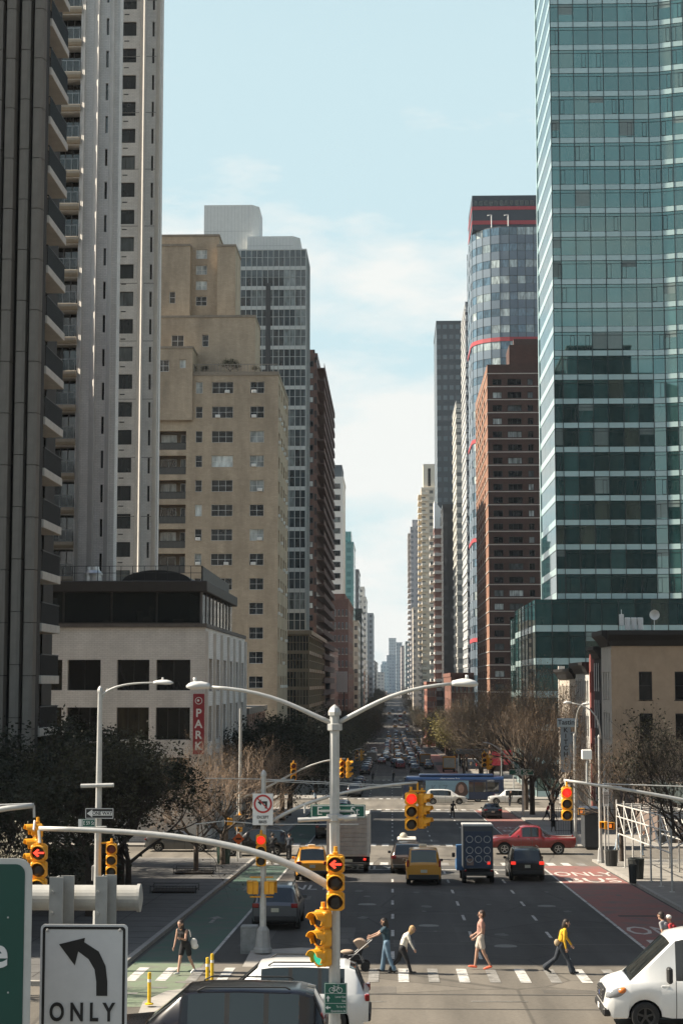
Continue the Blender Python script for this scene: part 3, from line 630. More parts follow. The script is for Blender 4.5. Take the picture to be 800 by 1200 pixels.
    c = MB(); c.lathe([(w*.27, 0), (w*.33, 0), (w*.33, .02), (w*.27, .02), (w*.27, 0)], n=20, axis='y'); c.lathe([(0, 0), (w*.12, 0), (w*.10, .02)], (-w*.04, 0, w*.02), n=9, axis='y'); c.build('emblem', wh, s, ((sx0+sx1)/2, Ys-.145, s1-w*.62))
garage()

# ---------- beige apartment house ---------------------------------------------------------------------
def beige():
    Y = 232.0; g = gz(Y); X = Xp(325.5, Y, 600); x0 = Xp(150, Y); W = X-x0; top = Zp(440, Y, 325); H = top-g; Yf = YX(337, X, 700)
    t = thing('apartment_house', 'tan brick apartment house with stepped roof terraces and window air conditioners', 'building', (0, 0, g))
    wm = brick_mat('tan_brick', (.36, .285, .205), (.41, .325, .235), (.33, .265, .19), .5, .17, .38); st = mat('tan_coping', (.24, .2, .155), .85, .15, 2, dirt=.3)
    rel = lambda px: Xp(px, Y, 600)-x0; rz = lambda py, d=Y: Zp(py, d, 270)-g
    hs = []; specs = []; bal = []
    for k in range(13):
        z1 = rz(447.3+28.75*k); z0 = z1-1.62
        if z0 < 1: break
        for (a, b, c) in ((228.5, 236.5, 1), (247.5, 272.5, 3), (292.5, 309, 2)): hs.append((rel(a), rel(b), z0, z1)); specs.append(c)
        if k >= 2: bal.append((rel(183.5), rel(217.5), z0-1.0, z1))
        else:
            hs.append((rel(184), rel(198), z0, z1)); specs.append(2); hs.append((rel(211), rel(217.5), z0, z1)); specs.append(1)
    facade('wall', W, H, hs+bal, wm, t, (x0, Y, 0), 0, .3)
    for h, c in zip(hs, specs): window(t, h, (x0, Y, 0), 0, .18, c, 2, FRAME_W, G_APT, .055, ac=.45, sill=.12)
    for h in bal:
        w = h[1]-h[0]
        b = MB().box(h[0], h[1], 1.9, 2.0, 0, h[3]-h[2]); b.box(h[0], h[1], .3, 1.95, -.02, .02); b.box(h[0], h[1], .3, 1.95, h[3]-h[2]-.02, h[3]-h[2]+.02); b.box(h[0]-.02, h[0], .3, 1.95, 0, h[3]-h[2]); b.box(h[1], h[1]+.02, .3, 1.95, 0, h[3]-h[2])
        b.build('balcony_recess', mat('balcony_shade', (.22, .17, .12), .9, .1), t, (x0, Y, h[2]))
        r = MB(); r.box(h[0], h[1], .05, .11, .95, 1.02)
        for q in range(24): r.box(h[0]+w*q/23-.015, h[0]+w*q/23+.015, .06, .1, 0, .95)
        r.box(h[0], h[1], .085, .095, .05, .95, 1); r.build('railing', [RAILD, mat('railing_mesh_panel', (.10, .095, .085), .7, .1)], t, (x0, Y, h[2]))
        window(t, (h[0]+.3, h[0]+w*.62, h[2]+.9, h[3]-.3), (x0, Y, 0), 0, 1.8, 2, 1, FRAME_W, G_APT, .06); window(t, (h[1]-.95, h[1]-.25, h[2]+.3, h[3]-.3), (x0, Y, 0), 0, 1.8, 1, 1, FRAME_W, G_DARK, .06)
    D = Yf-Y; hr = []
    for k in range(13):
        z1 = rz(447.3+28.75*k); z0 = z1-1.65
        for q in range(4): a = 1.2+q*(D-1.5)/4; hr.append((a, a+2.6, z0, z1))
    facade('wall', D, H, hr, wm, t, (X, Y, 0), pi/2, .3)
    for h in hr: window(t, h, (X, Y, 0), pi/2, .18, 2, 2, FRAME_W, G_APT, .06, ac=.5, sill=.12)
    shell(MB(), x0, X, Y, Yf, 0, H, 'LBT').build('roof', mat('roof_deck', (.12, .115, .11)), t)
    MB().box(x0-.05, X+.08, Y-.1, Y+.25, H, H+.55).build('parapet', st, t); MB().box(X-.25, X+.08, Y+.25, Yf, H, H+.54).build('parapet', st, t)
    # terrace balustrade on the left half is one storey higher
    def block(y, pa, pb, ptop, pbot, wins, nm='upper_storey', depth=8.0, cap=True):
        x_0, x_1 = Xp(pa, y, 400), Xp(pb, y, 400); z_0, z_1 = rz(pbot, y), rz(ptop, y)
        hh = [(Xp(a, y, 400)-x_0, Xp(b, y, 400)-x_0, rz(d, y)-z_0, rz(c, y)-z_0) for a, b, c, d, n in wins]
        o = facade(nm, x_1-x_0, z_1-z_0, hh, wm, t, (x_0, y, z_0), 0, .3)
        for h, wv in zip(hh, wins): window(t, h, (x_0, y, z_0), 0, .18, wv[4], 2, FRAME_W, G_APT, .07, sill=.1)
        shell(MB(), x_0, x_1, y, y+depth, z_0, z_1, 'LRBT').build(nm, wm, t)
        if cap: MB().box(x_0-.08, x_1+.08, y-.1, y+depth+.05, z_1-.003, z_1+.32).build('coping', st, t)
    block(Y-.6, 150, 226, 408, 492, [(184.5, 198.5, 421, 435, 2), (211, 218, 421, 431, 1)], depth=7)
    block(Y+4.5, 150, 299, 372, 442, [(201, 215.5, 392, 406, 2), (237, 244.5, 392, 406, 1)], depth=9)
    block(Y+9, 150, 256, 277, 374, [(229, 242, 292, 303, 2), (229, 242, 310.5, 321.5, 2), (229, 242, 328.5, 339.5, 2), (229, 242, 347, 358, 2)], depth=8)
    block(Y+7.5, 150, 222, 288, 374, [(198, 205, 341, 355, 1)], depth=3); block(Y+8, 254, 275.5, 289, 374, [], depth=8)
    # balustrade of the terrace
    r = MB(); za = H+.55; n = 26; xa, xb = Xp(221, Y), X-.1
    for q in range(n+1): r.box(xa+(xb-xa)*q/n-.03, xa+(xb-xa)*q/n+.03, Y+.02, Y+.1, za, za+1.0)
    r.box(xa, xb, Y+.01, Y+.11, za+1.0, za+1.08); r.build('railing', mat('terrace_railing', (.22, .2, .17), .7, .1), t)
beige()

# ---------- glazed tower with grey grid -----------------------------------------------------------------
GRIDF = mat('curtain_frame_grey', (.36, .38, .37), .55, .08); SPANW = mat('spandrel_pale', (.50, .51, .49), .6, .06)
def curtain(t, x0, y0, W, H, zb, rot, floors, bays, gl, fr, sub=2, span=.18, zoff=0.0, slot=None):
    """curtain wall: panes per bay group and floor, slab bands, mullions"""
    fh = H/floors; bw = W/bays
    pm = MB().box(.04, bw-.04, .12, .18, fh*span, fh-.03).mesh('glass_pane', gl)
    M = Matrix.Translation((x0, y0, zb)) @ Matrix.Rotation(rot, 4, 'Z')
    for f in range(floors):
        for b in range(bays):
            obj('glass_pane', pm, t, M @ Vector((b*bw, 0, f*fh)), rot)
    mb = MB()
    for f in range(floors+1): mb.box(-.05, W+.05, -.02, .2, f*fh-.03, f*fh+fh*span if f < floors else f*fh+.2)
    mb.build('slab_band', SPANW if fr is GRIDF else fr, t, (x0, y0, zb), rot)
    mb = MB()
    for b in range(bays*sub+1): mb.box(b*bw/sub-.06, b*bw/sub+.06, -.1, .15, 0, H)
    for f in range(floors): mb.box(0, W, .02, .14, f*fh+fh*.62, f*fh+fh*.62+.09)
    mb.build('mullion_grid', fr, t, (x0, y0, zb), rot)
def grid_tower():
    Y = 297.0; g = gz(Y); x1 = Xp(358.5, Y, 500); x0 = Xp(255, Y, 500); zt = Zp(293, Y, 330); H = zt-g; fl = 26
    t = thing('glass_apartment_tower', 'grey gridded glass tower with pale boxed roof plant', 'building', (0, 0, g)); W = x1-x0
    gl = glass_mat('glass_grid', (.028, .04, .046), (.20, .23, .23), .35, ior=1.7)
    curtain(t, x0, Y, W, H, 0, 0, fl, 8, gl, GRIDF, sub=2)
    D = 12.0; curtain(t, x1, Y, D, H, 0, pi/2, fl, 4, gl, GRIDF, sub=2)
    MB().box(x0+.3, x1-.3, Y+.3, Y+D+6, 0, H-.1).build('core', mat('curtain_core', (.03, .035, .036), .8, .1), t)
    zs = H*.52; MB().box(Xp(309.5, Y)-.0, Xp(315, Y), Y-.15, Y+.1, H*.45, H-6).build('dark_slot', FRAME_D, t)
    wp = mat('plant_cladding', (.62, .625, .60), .7, .05, 1.0)
    def pl(a, b, ytop, y, d):
        xa, xb = Xp(a, y, 280), Xp(b, y, 280); z = Zp(ytop, y, 300)-g
        MB().prism([(xa, y), (xb-1.2, y), (xb, y+1.5), (xb, y+d), (xa, y+d)], H-.5, z).build('plant_room', wp, t, recalc=True)
        jt = MB()
        for q in range(1, 14): jt.box(xa+(xb-1.2-xa)*q/14-.02, xa+(xb-1.2-xa)*q/14+.02, y-.012, y+.01, H-.5, z-.2)
        jt.box(xa, xb-1.2, y-.015, y+.01, z-(z-H)*.5-.05, z-(z-H)*.5+.02); jt.build('joint', mat('cladding_joint', (.42, .425, .41), .8, .05), t)
    pl(239, 303, 240, Y+5, 9); pl(290, 351, 277, Y+3.5, 10)
    # bronze glazed lower block in front
    X = XL; Y2 = YX(362, X, 760); Yf = YX(380, X, 770); g2 = gz(Y2); zt2 = Zp(745, Y2, 350)
    s = thing('glass_office', 'low bronze glazed block at the foot of the gridded glass tower', 'building', (0, 0, g2)); xa = Xp(325, Y2)
    br = mat('bronze_frame', (.27, .20, .13), .5, .1, 1, metal=.2); gb = glass_mat('glass_bronze', (.03, .03, .026), (.16, .13, .09), .4, ior=1.9)
    curtain(s, xa, Y2, X-xa, zt2-g2, 0, 0, 8, 5, gb, br, sub=2); curtain(s, X, Y2, Yf-Y2, zt2-g2, 0, pi/2, 8, 9, gb, br, sub=1)
    MB().box(xa+.3, X-.3, Y2+.3, Yf, 0, zt2-g2-.05).build('core', MATS['curtain_core'], s)
    MB().box(xa-.3, X+.5, Y2-.5, Yf+.3, zt2-g2+.2, zt2-g2+.9).build('cornice', br, s)
grid_tower()
# ---------- right: glass tower and podium ------------------------------------------------------------------
MULL = mat('mullion_black', (.012, .022, .024), .4, .05); SPT = mat('spandrel_teal', (.40, .54, .54), .1, .1, .3, rnd=.08, ior=1.5)
rcs = random.Random(4)
def poly_curtain(t, pts, zb, floors, fh, gl, sp, span_h=.75, transom=True, casement=False, mull=True, solo=None):
    """curtain wall over a plan polyline (right-handed towards the viewer): a pane and a spandrel panel per bay and floor"""
    rest_g, rest_s = MB(), MB()
    for si, (a, b) in enumerate(zip(pts, pts[1:])):
        a = Vector((a[0], a[1], 0)); b = Vector((b[0], b[1], 0)); w = (b-a).length; rot = atan2(b.y-a.y, b.x-a.x)
        key = ('pc', round(w, 2), round(fh, 2), gl.name, sp.name)
        if key not in WCACHE:
            g = MB().box(.045, w-.045, .03, .07, span_h+.05, fh-.04).mesh('glass_pane', gl); s = MB().box(.045, w-.045, .0, .06, .04, span_h).mesh('spandrel_panel', sp)
            WCACHE[key] = (g, s)
        g, s = WCACHE[key]
        for f in range(floors):
            p = a+Vector((0, 0, zb+f*fh))
            if solo and not solo(si, f):
                M_ = Matrix.Translation(p) @ Matrix.Rotation(rot, 4, 'Z'); i_ = len(rest_g.v); rest_g.box(.045, w-.045, .03, .07, span_h+.05, fh-.04); rest_g.xf(M_, i_); i_ = len(rest_s.v); rest_s.box(.045, w-.045, .0, .06, .04, span_h); rest_s.xf(M_, i_); continue
            gp_ = obj('glass_pane', g, t, p, rot); obj('spandrel_panel', s, t, p, rot)
            if casement and rcs.random() < .33:
                ck = ('case', round(fh, 2))
                if ck not in WCACHE:
                    m_ = MB(); z0, z1 = span_h+.08, fh*.86
                    m_.box(.1, .16, .0, .03, z0, z1); m_.box(.62, .68, .0, .03, z0, z1); m_.box(.16, .62, .0, .03, z0, z0+.06); m_.box(.16, .62, .0, .03, z1-.06, z1); WCACHE[ck] = m_.mesh('casement', MULL)
                obj('casement', WCACHE[ck], gp_, (rcs.choice((0, w*.5)), 0, 0))
            if casement and rcs.random() < .10:
                bk_ = ('blind', round(w, 2), round(fh, 2), rcs.randint(0, 2))
                if bk_ not in WCACHE: hgt = (.35, .6, .95)[bk_[3]]*(fh-span_h-.2); WCACHE[bk_] = MB().box(.08, w-.08, .024, .031, fh-.08-hgt, fh-.08).mesh('blind', mat('blind_pale', (.16, .21, .20), .25, .1, 2, rnd=.35))
                obj('blind', WCACHE[bk_], gp_)
        if mull: MB().box(-.05, .05, -.06, .1, zb, zb+floors*fh).build('mullion', MULL, t, (a.x, a.y, 0), rot)
        if transom:
            mb = MB()
            for f in range(floors): mb.box(.02, w-.02, -.01, .08, zb+f*fh+fh*.86, zb+f*fh+fh*.86+.05)
            mb.build('transom', MULL, t, (a.x, a.y, 0), rot)
    if rest_g.f: tag(rest_g.build('glass_panes', gl, t), kind='stuff'); tag(rest_s.build('spandrel_panels', sp, t), kind='stuff')
def glass_tower():
    Y = 228.0; g = gz(Y); xa = Xp(650.5, Y, 560); fh = 3.28
    t = thing('glass_tower', 'tall teal glass tower with pale spandrel bands and a wavy bay', 'building', (0, 0, g))
    zp = Zp(702, Y, 660)-g; floors = 30; H = zp+floors*fh
    bay = Xp(668, Y)-Xp(650, Y)
    pts = [(xa, Y), (xa+bay*.55, Y)]+[(xa+bay*(.55+k), Y) for k in range(1, 7)]
    xw = pts[-1][0]
    for k in range(1, 7): pts.append((xw+1.55*k, Y-.55+.55*cos(k*1.05)-(.0 if k < 3 else .15*(k-2))))
    poly_curtain(t, pts, zp, floors, fh, G_TEAL, SPT, casement=True, solo=lambda i, f: i < 11 and f < 27)
    side = [(xa, Y+22.5), (xa, Y+15), (xa, Y+7.5), (xa, Y)]
    poly_curtain(t, side, zp, floors, fh, G_TEAL, SPT, .95, transom=False, mull=False, solo=lambda i, f: False)
    core = MB(); poly = [(xa+.12, Y+.12), (xw, Y+.14), (xw+10, Y+1.5), (xw+10, Y+24), (xa+.12, Y+22.4)]
    core.prism(poly, 0, H-.2).build('core', mat('tower_interior', (.012, .02, .021), .7, .2), t, recalc=True)
    MB().box(xa-.1, xa+.15, Y+22.5, Y+23.4, 0, H).build('corner_fin', SPT, t)
    # podium
    X = XR; Y2 = YX(626.5, X, 702); g2 = gz(Y2); zt = Zp(702, Y2, 640)-g2; n = 6; fh2 = zt/n
    s = thing('glass_podium', 'lower glass block stepping out under the teal tower', 'building', (0, 0, g2)); Yf = YX(603, X, 720)
    b2 = (Xp(646, Y2)-Xp(626.5, Y2)); fr = [(X+b2*k, Y2) for k in range(0, 10)]
    poly_curtain(s, fr, 0, n, fh2, G_TEAL, SPT, .9, casement=True); L_ = Yf-Y2
    poly_curtain(s, [(X, Yf-L_*k/6) for k in range(0, 7)], 0, n, fh2, G_TEAL, SPT, .9)
    MB().box(X+.12, X+b2*9, Y2+.12, Yf-.02, 0, zt-.1).build('core', MATS['tower_interior'], s)
    X3 = X+.6; Y3 = Yf+3; Y4 = Y3+16; zt3 = Zp(722, Y3, 600)-g2
    poly_curtain(s, [(X3, Y4-16*k/4) for k in range(5)], 0, n, zt3/n, G_TEAL, SPT, .9); poly_curtain(s, [(X3, Y3), (X3+3, Y3)], 0, n, zt3/n, G_TEAL, SPT, .9)
    MB().box(X3+.12, X3+9, Y3+.12, Y4, 0, zt3-.1).build('core', MATS['tower_interior'], s)
glass_tower()

# ---------- row houses on the right -------------------------------------------------------------------------
def row_houses():
    X = XR; Yn = YX(716, X, 780); g = gz(Yn); cor = mat('cornice_black', (.010, .009, .009), .6, .2, 3, bump=.2)
    # tan corner house, side wall faces the camera
    t = thing('corner_house', 'tan stucco corner house with a heavy black cornice and quoins', 'building', (0, 0, g)); z1 = Zp(757, Yn, 750)-g; W = 16.0
    tan = mat('tan_stucco', (.44, .325, .225), .9, .1, .8, dirt=.35, bump=.05); rel = lambda px: Xp(px, Yn)-X; rz = lambda py: Zp(py, Yn, 750)-g
    hs = [(rel(748), rel(763.5), rz(820), rz(787)), (rel(748), rel(763.5), rz(867), rz(836)), (rel(748), rel(763.5), rz(915), rz(885)), (rel(790), rel(805), rz(820), rz(787)), (rel(790), rel(805), rz(867), rz(836))]
    facade('wall', W, z1, hs, tan, t, (X, Yn, 0), 0, .25)
    for h in hs: window(t, h, (X, Yn, 0), 0, .15, 1, 2, FRAME_D, G_BLACK, .07, sill=.15)
    Yc = YX(704, X, 780); D = Yc-Yn; hr = [(a, a+1.0, rz(p), rz(q)) for p, q in ((820, 787), (867, 836), (915, 885)) for a in (1.0, 2.8, 4.6) if a+1.2 < D]
    cream = mat('cream_front', (.55, .50, .43), .85, .1, 1, dirt=.3)
    facade('wall', D, z1, hr, cream, t, (X, Yc, 0), -pi/2, .25)
    for h in hr: window(t, h, (X, Yc, 0), -pi/2, .15, 1, 2, FRAME_W, G_DARK, .07, sill=.15)
    shell(MB(), X, X+W, Yn, Yc, 0, z1, 'RBT').build('roof', MATS['roof_deck'], t)
    q = MB()
    for k in range(int(z1/.62)):
        w = .75 if k % 2 else .45; q.box(-.04, w, -.05, .0, k*.62+.02, k*.62+.58)
    q.build('quoins', tan, t, (X, Yn, 0))
    c = MB(); c.prism([(0, z1), (-.1, z1), (-.35, z1+.5), (-.75, z1+.95), (-.75, z1+1.35), (0, z1+1.35)], -.35, W, axis='x')
    c.build('cornice', cor, t, (X, Yn, 0), recalc=True)
    c = MB(); c.prism([(0, z1), (.1, z1), (.4, z1+.5), (.85, z1+.95), (.85, z1+1.36), (0, z1+1.36)], -.3, D, axis='y')
    for v in range(len(c.v)): c.v[v] = (-c.v[v][0], c.v[v][1], c.v[v][2])
    c.build('cornice', cor, t, (X, Yn, 0), recalc=True)
    MB().box(X+rel(767), X+rel(796), Yn+2, Yn+4.5, z1, rz(739)).build('bulkhead', mat('bulkhead_brick', (.07, .045, .038), .9, .2), t)
    # antennas on the roof
    ant = mat('antenna_white', (.78, .77, .74), .55, .05)
    for px in (738.5, 746, 753.5): 
        a = thing('roof_antenna', 'white cylindrical aerial on the tan house roof', 'antenna', (X+rel(px), Yn+1.4, g+z1+1.3), 0, 'white aerials on the tan house roof'); ht = rz(723)-z1-1.3
        m_ = MB(); m_.lathe([(0, .15), (.25, .16), (.26, .2), (.26, ht-.05), (.23, ht), (0, ht)], n=14); m_.build('drum', ant, a); MB().tube([(0, 0, -.2), (0, 0, .4)], .06, 8).build('mast', ant, a)
    a = thing('roof_antenna', 'small white box aerial with a thin whip on the roof', 'antenna', (X+rel(731), Yn+1.2, g+z1+1.3)); MB().box(-.2, .2, -.1, .1, .5, 1.5, 0, .03).build('box', ant, a); MB().tube([(0, 0, -.2), (0, 0, 1.9)], .03, 6).build('mast', ant, a)
    a = thing('satellite_dish', 'white satellite dish on a mast above the roof', 'dish', (X+rel(770), Yn+1.2, g+z1+1.3)); d = MB(); d.lathe([(0, .22), (.2, .17), (.38, .02), (.45, -.12), (.43, -.12), (.36, .0), (.18, .13), (0, .17)], n=18, axis='y'); d.build('dish', ant, a, (0, 0, rz(720)-z1-1.3)); MB().tube([(0, .1, -.2), (0, .1, rz(720)-z1-1.3)], .035, 6).build('mast', ant, a)
    # next houses: striped white, red brick, pale, each a thing
    spec = [(704, 696, 765, 'black_front', (.035, .032, .03), 'black painted row house with white shutters between the cream and red fronts'),
            (696, 690, 772, 'red_front', (.20, .055, .045), 'narrow red brick row house with a rounded gable'),
            (690, 674, 783, 'grey_front', (.47, .46, .43), 'grey white striped row house under a dark cornice'),
            (674, 655, 790, 'stone_front', (.50, .44, .37), 'weathered stone row house ending in a white edge pier')]
    for i, (pa, pb, ptop, nm, c_, lab) in enumerate(spec):
        ya, yb = YX(pa, X, 800), YX(pb, X, 800); D = yb-ya; gg = gz(ya); zz = Zp(ptop, ya, 690)-gg
        h_ = thing('row_house', lab, 'building', (0, 0, gg)); wm = mat(nm, c_, .85, .12, 1.2, dirt=.3); hr = []
        n = max(2, int(D/1.7))
        for fz in range(4):
            zb = zz-1.2-2.0-fz*3.4
            if zb < .3: break
            for k in range(n): a = .5+k*(D-.6)/n; hr.append((a, a+.85, zb, zb+2.0))
        facade('wall', D, zz, hr, wm, h_, (X, yb, 0), -pi/2, .25)
        for h in hr: window(h_, h, (X, yb, 0), -pi/2, .15, 1, 2, FRAME_W if i != 1 else FRAME_D, G_DARK, .07, sill=.12)
        if i in (0, 2):
            sh = mat('shutter_white', (.62, .61, .58), .7, .05)
            for h in hr: MB().box(h[0]-.28, h[0]-.03, -.06, -.01, h[2]-.3, h[3]+.3).build('shutter', sh, h_, (X, yb, 0), -pi/2)
        shell(MB(), X, X+13, ya, yb, 0, zz, 'RBTF').build('roof', wm, h_)
        if i == 1:
            pl = [(k, zz+1.2*sin(pi*k/D)) for k in [D*j/10 for j in range(11)]]
            MB().prism(pl, 0, .4, axis='y').build('gable', wm, h_, (X, yb, 0), -pi/2, recalc=True)
        else:
            cb = MB(); cb.prism([(0, zz-.5), (-.15, zz-.5), (-.4, zz), (-.7, zz+.3), (-.7, zz+.6), (0, zz+.6)], 0, D, axis='x'); cb.build('cornice', cor, h_, (X, yb, 0), -pi/2, recalc=True)
        if i == 3: MB().box(X-.1, X+.6, yb-.05, yb+.5, 0, zz+1.0).build('end_pier', mat('end_pier_white', (.66, .63, .58), .8, .08), h_)
row_houses()

# ---------- brown brick tower -------------------------------------------------------------------------------
def brown_tower():
    X = XR; Y = YX(571, X, 500); Yf = YX(557, X, 520); g = gz(Y); zt = Zp(427, Y, 600)-g; W = Xp(660, Y)-X
    t = thing('apartment_tower', 'dark red brown brick tower with thin white floor lines', 'building', (0, 0, g))
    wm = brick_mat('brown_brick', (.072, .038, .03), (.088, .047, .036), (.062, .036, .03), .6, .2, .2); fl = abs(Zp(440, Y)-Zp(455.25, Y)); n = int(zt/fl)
    hs = []; sp = []
    rel = lambda px: Xp(px, Y, 500)-X
    for k in range(n-1):
        z1 = zt-2.9-k*fl
        for a, b, c in ((577, 588, 2), (594.5, 611, 3), (618, 624.5, 2), (632, 642, 2)): hs.append((rel(a), rel(b), z1-1.25, z1)); sp.append(c)
    hs2 = [h for h in hs if h[2] > 0]
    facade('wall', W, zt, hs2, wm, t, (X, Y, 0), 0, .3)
    for h, c in zip(hs, sp):
        if h[2] > 0: window(t, h, (X, Y, 0), 0, .2, c, 1, FRAME_D, G_APT if random.random() < .35 else G_DARK, .08)
    D = Yf-Y; hr = []
    for k in range(n-1):
        z1 = zt-2.9-k*fl
        if z1 > 2:
            for a in (2, 10, 18, 26, 34):
                if a+4 < D: hr.append((a, a+4, z1-1.3, z1))
    facade('wall', D, zt, hr, brick_mat('brown_brick_sunlit', (.24, .125, .08), (.27, .14, .09), (.2, .11, .08), .6, .2, .15), t, (X, Yf, 0), -pi/2, .3)  # avenue flank brick painted lighter, as the sun strikes it
    for h in hr: window(t, h, (X, Yf, 0), -pi/2, .2, 2, 1, FRAME_D, G_DARK, .08)
    ln = mat('floor_line_white', (.52, .47, .42), .8, .05); lm = MB().box(-.1, W, -.08, .0, 0, .16).mesh('floor_band', ln); l2 = MB().box(-.12, .0, -.1, D, 0, .16).mesh('floor_band', ln)
    for k in range(n): obj('floor_band', lm, t, (X, Y, zt-1.9-k*fl)); obj('floor_band', l2, t, (X, Y, zt-1.9-k*fl))
    shell(MB(), X, X+W, Y, Yf, 0, zt, 'RBT').build('roof', wm, t)
    yb = Y+6; MB().box(Xp(600, yb), Xp(650, yb), yb, yb+9, zt-1, Zp(404, yb, 610)-g, 0).build('roof_bulkhead', wm, t)
    MB().box(Xp(606, yb), Xp(640, yb), yb+1, yb+4, Zp(404, yb)-g, Zp(397, yb)-g).build('roof_tank', MATS['bulkhead_brick'], t)
brown_tower()

# ---------- blue curved tower ----------------------------------------------------------------------------------
def blue_tower():
    X = XR+1; Y = YX(554, X, 420); g = gz(Y); zt = Zp(266, Y, 590)-g; t = thing('glass_tower', 'blue grey glass tower with a rounded corner and red bands', 'building', (0, 0, g))
    xr = Xp(640, Y); fh = abs(Zp(300, Y)-Zp(319, Y)); n = int(zt/fh)+1
    R = 9.0; arc = [(X+R-R*cos(a), Y+R-R*sin(a)) for a in [pi/2*k/6 for k in range(7)]]
    pts = [(X, Y+R+18), (X, Y+R+9)]+arc+[(X+R+(xr-X-R)*k/4, Y) for k in range(1, 5)]
    sp = mat('spandrel_blue', (.13, .17, .21), .35, .1, .3, rnd=.1)
    poly_curtain(t, pts, zt-n*fh, n, fh, G_BLUE, sp, fh*.52, transom=False, solo=lambda i, f: i > 2 and f >= n-24)
    inner = [(p[0]+.3, p[1]+.3) for p in pts]+[(xr, Y+R+18)]
    MB().prism(inner, -5, zt+.3).build('core', mat('blue_core', (.05, .06, .075), .7, .1), t, recalc=True)
    rd = mat('band_red', (.34, .05, .06), .6, .06)
    for f in (7, 13, 19, 25):
        z = zt-f*fh; mb = MB()
        for a, b in zip(pts, pts[1:]):
            d = Vector((b[0]-a[0], b[1]-a[1], 0)).normalized(); o = Vector((d.y, -d.x, 0))*.12
            mb.face([(a[0]+o.x, a[1]+o.y, z), (b[0]+o.x, b[1]+o.y, z), (b[0]+o.x, b[1]+o.y, z+1.0), (a[0]+o.x, a[1]+o.y, z+1.0)])
        mb.build('red_band', rd, t)
    y2 = Y+3; xa = Xp(552.8, y2, 240); z2 = Zp(229, y2, 590)-g
    cr = mat('crown_slate', (.035, .045, .058), .5, .1); MB().box(xa, xr, y2, y2+20, zt, z2).build('crown', cr, t)
    for a, b in ((247, 243), (264, 259.5)): MB().box(xa-.1, xr, y2-.12, y2+20, Zp(a, y2)-g, Zp(b, y2)-g).build('red_band', rd, t)
    wn_ = MB().box(0, Xp(560, y2)-Xp(554, y2)-.25, -.08, .05, 0, abs(Zp(236, y2)-Zp(242, y2))).mesh('crown_window', G_BLACK)
    for k in range(12): obj('crown_window', wn_, t, (Xp(554.5+k*6, y2, 240), y2, Zp(242, y2)-g))
    wire = mat('davit_white', (.7, .7, .68), .5, .05)
    for px in (580, 600): 
        d = MB(); d.tube([(Xp(px, y2), y2-1, zt), (Xp(px, y2), y2-1, Zp(254, y2)-g), (Xp(px-5, y2), y2-2, Zp(256, y2)-g)], .14, 6); d.build('davit', wire, t)
blue_tower()

# ---------- towers farther down both sides -------------------------------------------------------------------------
def far_tower(name, pa, pb, ptop, Y, D, m, label, side, roof=None, base_px=None, bands=None, balc=None, strips=None, plant=None, parent_cat='building', wins=0):
    """box tower whose camera face spans photo columns pa..pb at distance Y; its avenue flank recedes D metres"""
    yq = min(ptop+60, 790); x0, x1 = Xp(pa, Y, yq), Xp(pb, Y, yq); g = gz(Y); zt = Zp(ptop, Y, (pa+pb)/2)-g
    t = thing(name, label, parent_cat, (x0, Y, g)); W = x1-x0
    MB().box(0, W, 0, D, -1, zt).build('wall', m, t)
    if roof: MB().box(W*.15, W*.8, D*.1, D*.6, zt, zt+roof).build('roof_plant', m, t)
    MB().box(-.15, W+.15, -.15, D+.1, zt-.6, zt+.35).build('parapet', m, t)
    if bands:
        n, bm = bands; fh = zt/n; me = MB().box(-.2, W+.2, -.2, D+.1, 0, fh*.3).mesh('floor_band', bm)
        for k in range(1, n): obj('floor_band', me, t, (0, 0, k*fh))
    if balc:
        n, bm, a, b, ya, yb = balc; fh = zt/n; xs = (W, W+1.5) if side < 0 else (-1.5, 0)
        f_ = MB().box(W*a, W*b, -1.3, -.02, -.15, .08); f_.box(W*a, W*b, -1.3, -1.24, .08, 1.0); f_ = f_.mesh('balcony', bm)
        s_ = MB().box(xs[0], xs[1], D*ya, D*yb, -.15, .08); s_.box(xs[1]-.06 if side < 0 else xs[0], xs[1] if side < 0 else xs[0]+.06, D*ya, D*yb, .08, 1.0); s_ = s_.mesh('balcony', bm)
        for k in range(2, n):
            if b > a: obj('balcony', f_, t, (0, 0, k*fh))
            if yb > ya: obj('balcony', s_, t, (0, 0, k*fh))
    if wins:
        fn_ = max(3, int(zt/3.3)); fh = zt/fn_; bw = W/wins; wf = MB().box(0, bw*.46, -.05, .02, 0, fh*.5).mesh('window', FRAME_G); wp_ = MB().box(.12, bw*.46-.12, -.065, -.04, .12, fh*.5-.12).mesh('pane', G_DARK); ls = MB().box(-.15, bw*.46+.15, -.12, .02, -.22, -.02).mesh('sill', mat('window_sill_stone', (.3, .27, .23), .8, .1))
        for k in range(fn_-1):
            for q in range(wins): o = obj('window', wf, t, (bw*(q+.27), 0, (k+.75)*fh)); obj('pane', wp_, o); obj('sill', ls, o)
        sd = D/8
        for k in range(fn_-1):
            for q in range(8): o = obj('window', wf, t, (W if side < 0 else 0, sd*(q+.3) if side < 0 else sd*(q+.3)+bw*.46, (k+.75)*fh), pi/2 if side < 0 else -pi/2); obj('pane', wp_, o)
    if strips:
        for (a, b, n, gl, fr, hh) in strips:
            n = n or max(3, int(zt/3.3)); fh = zt/n; w = W*(b-a); me = MB().box(0, w, -.04, .02, 0, fh*hh).mesh('window', fr); mg = MB()
            c = max(1, int(w/1.6))
            for q in range(c): mg.box(w*q/c+.12, w*(q+1)/c-.12, -.055, -.03, .12, fh*hh-.12)
            mg = mg.mesh('pane', gl)
            for k in range(1, n): o = obj('window', me, t, (W*a, 0, k*fh)); obj('pane', mg, o)
    return t, W, zt
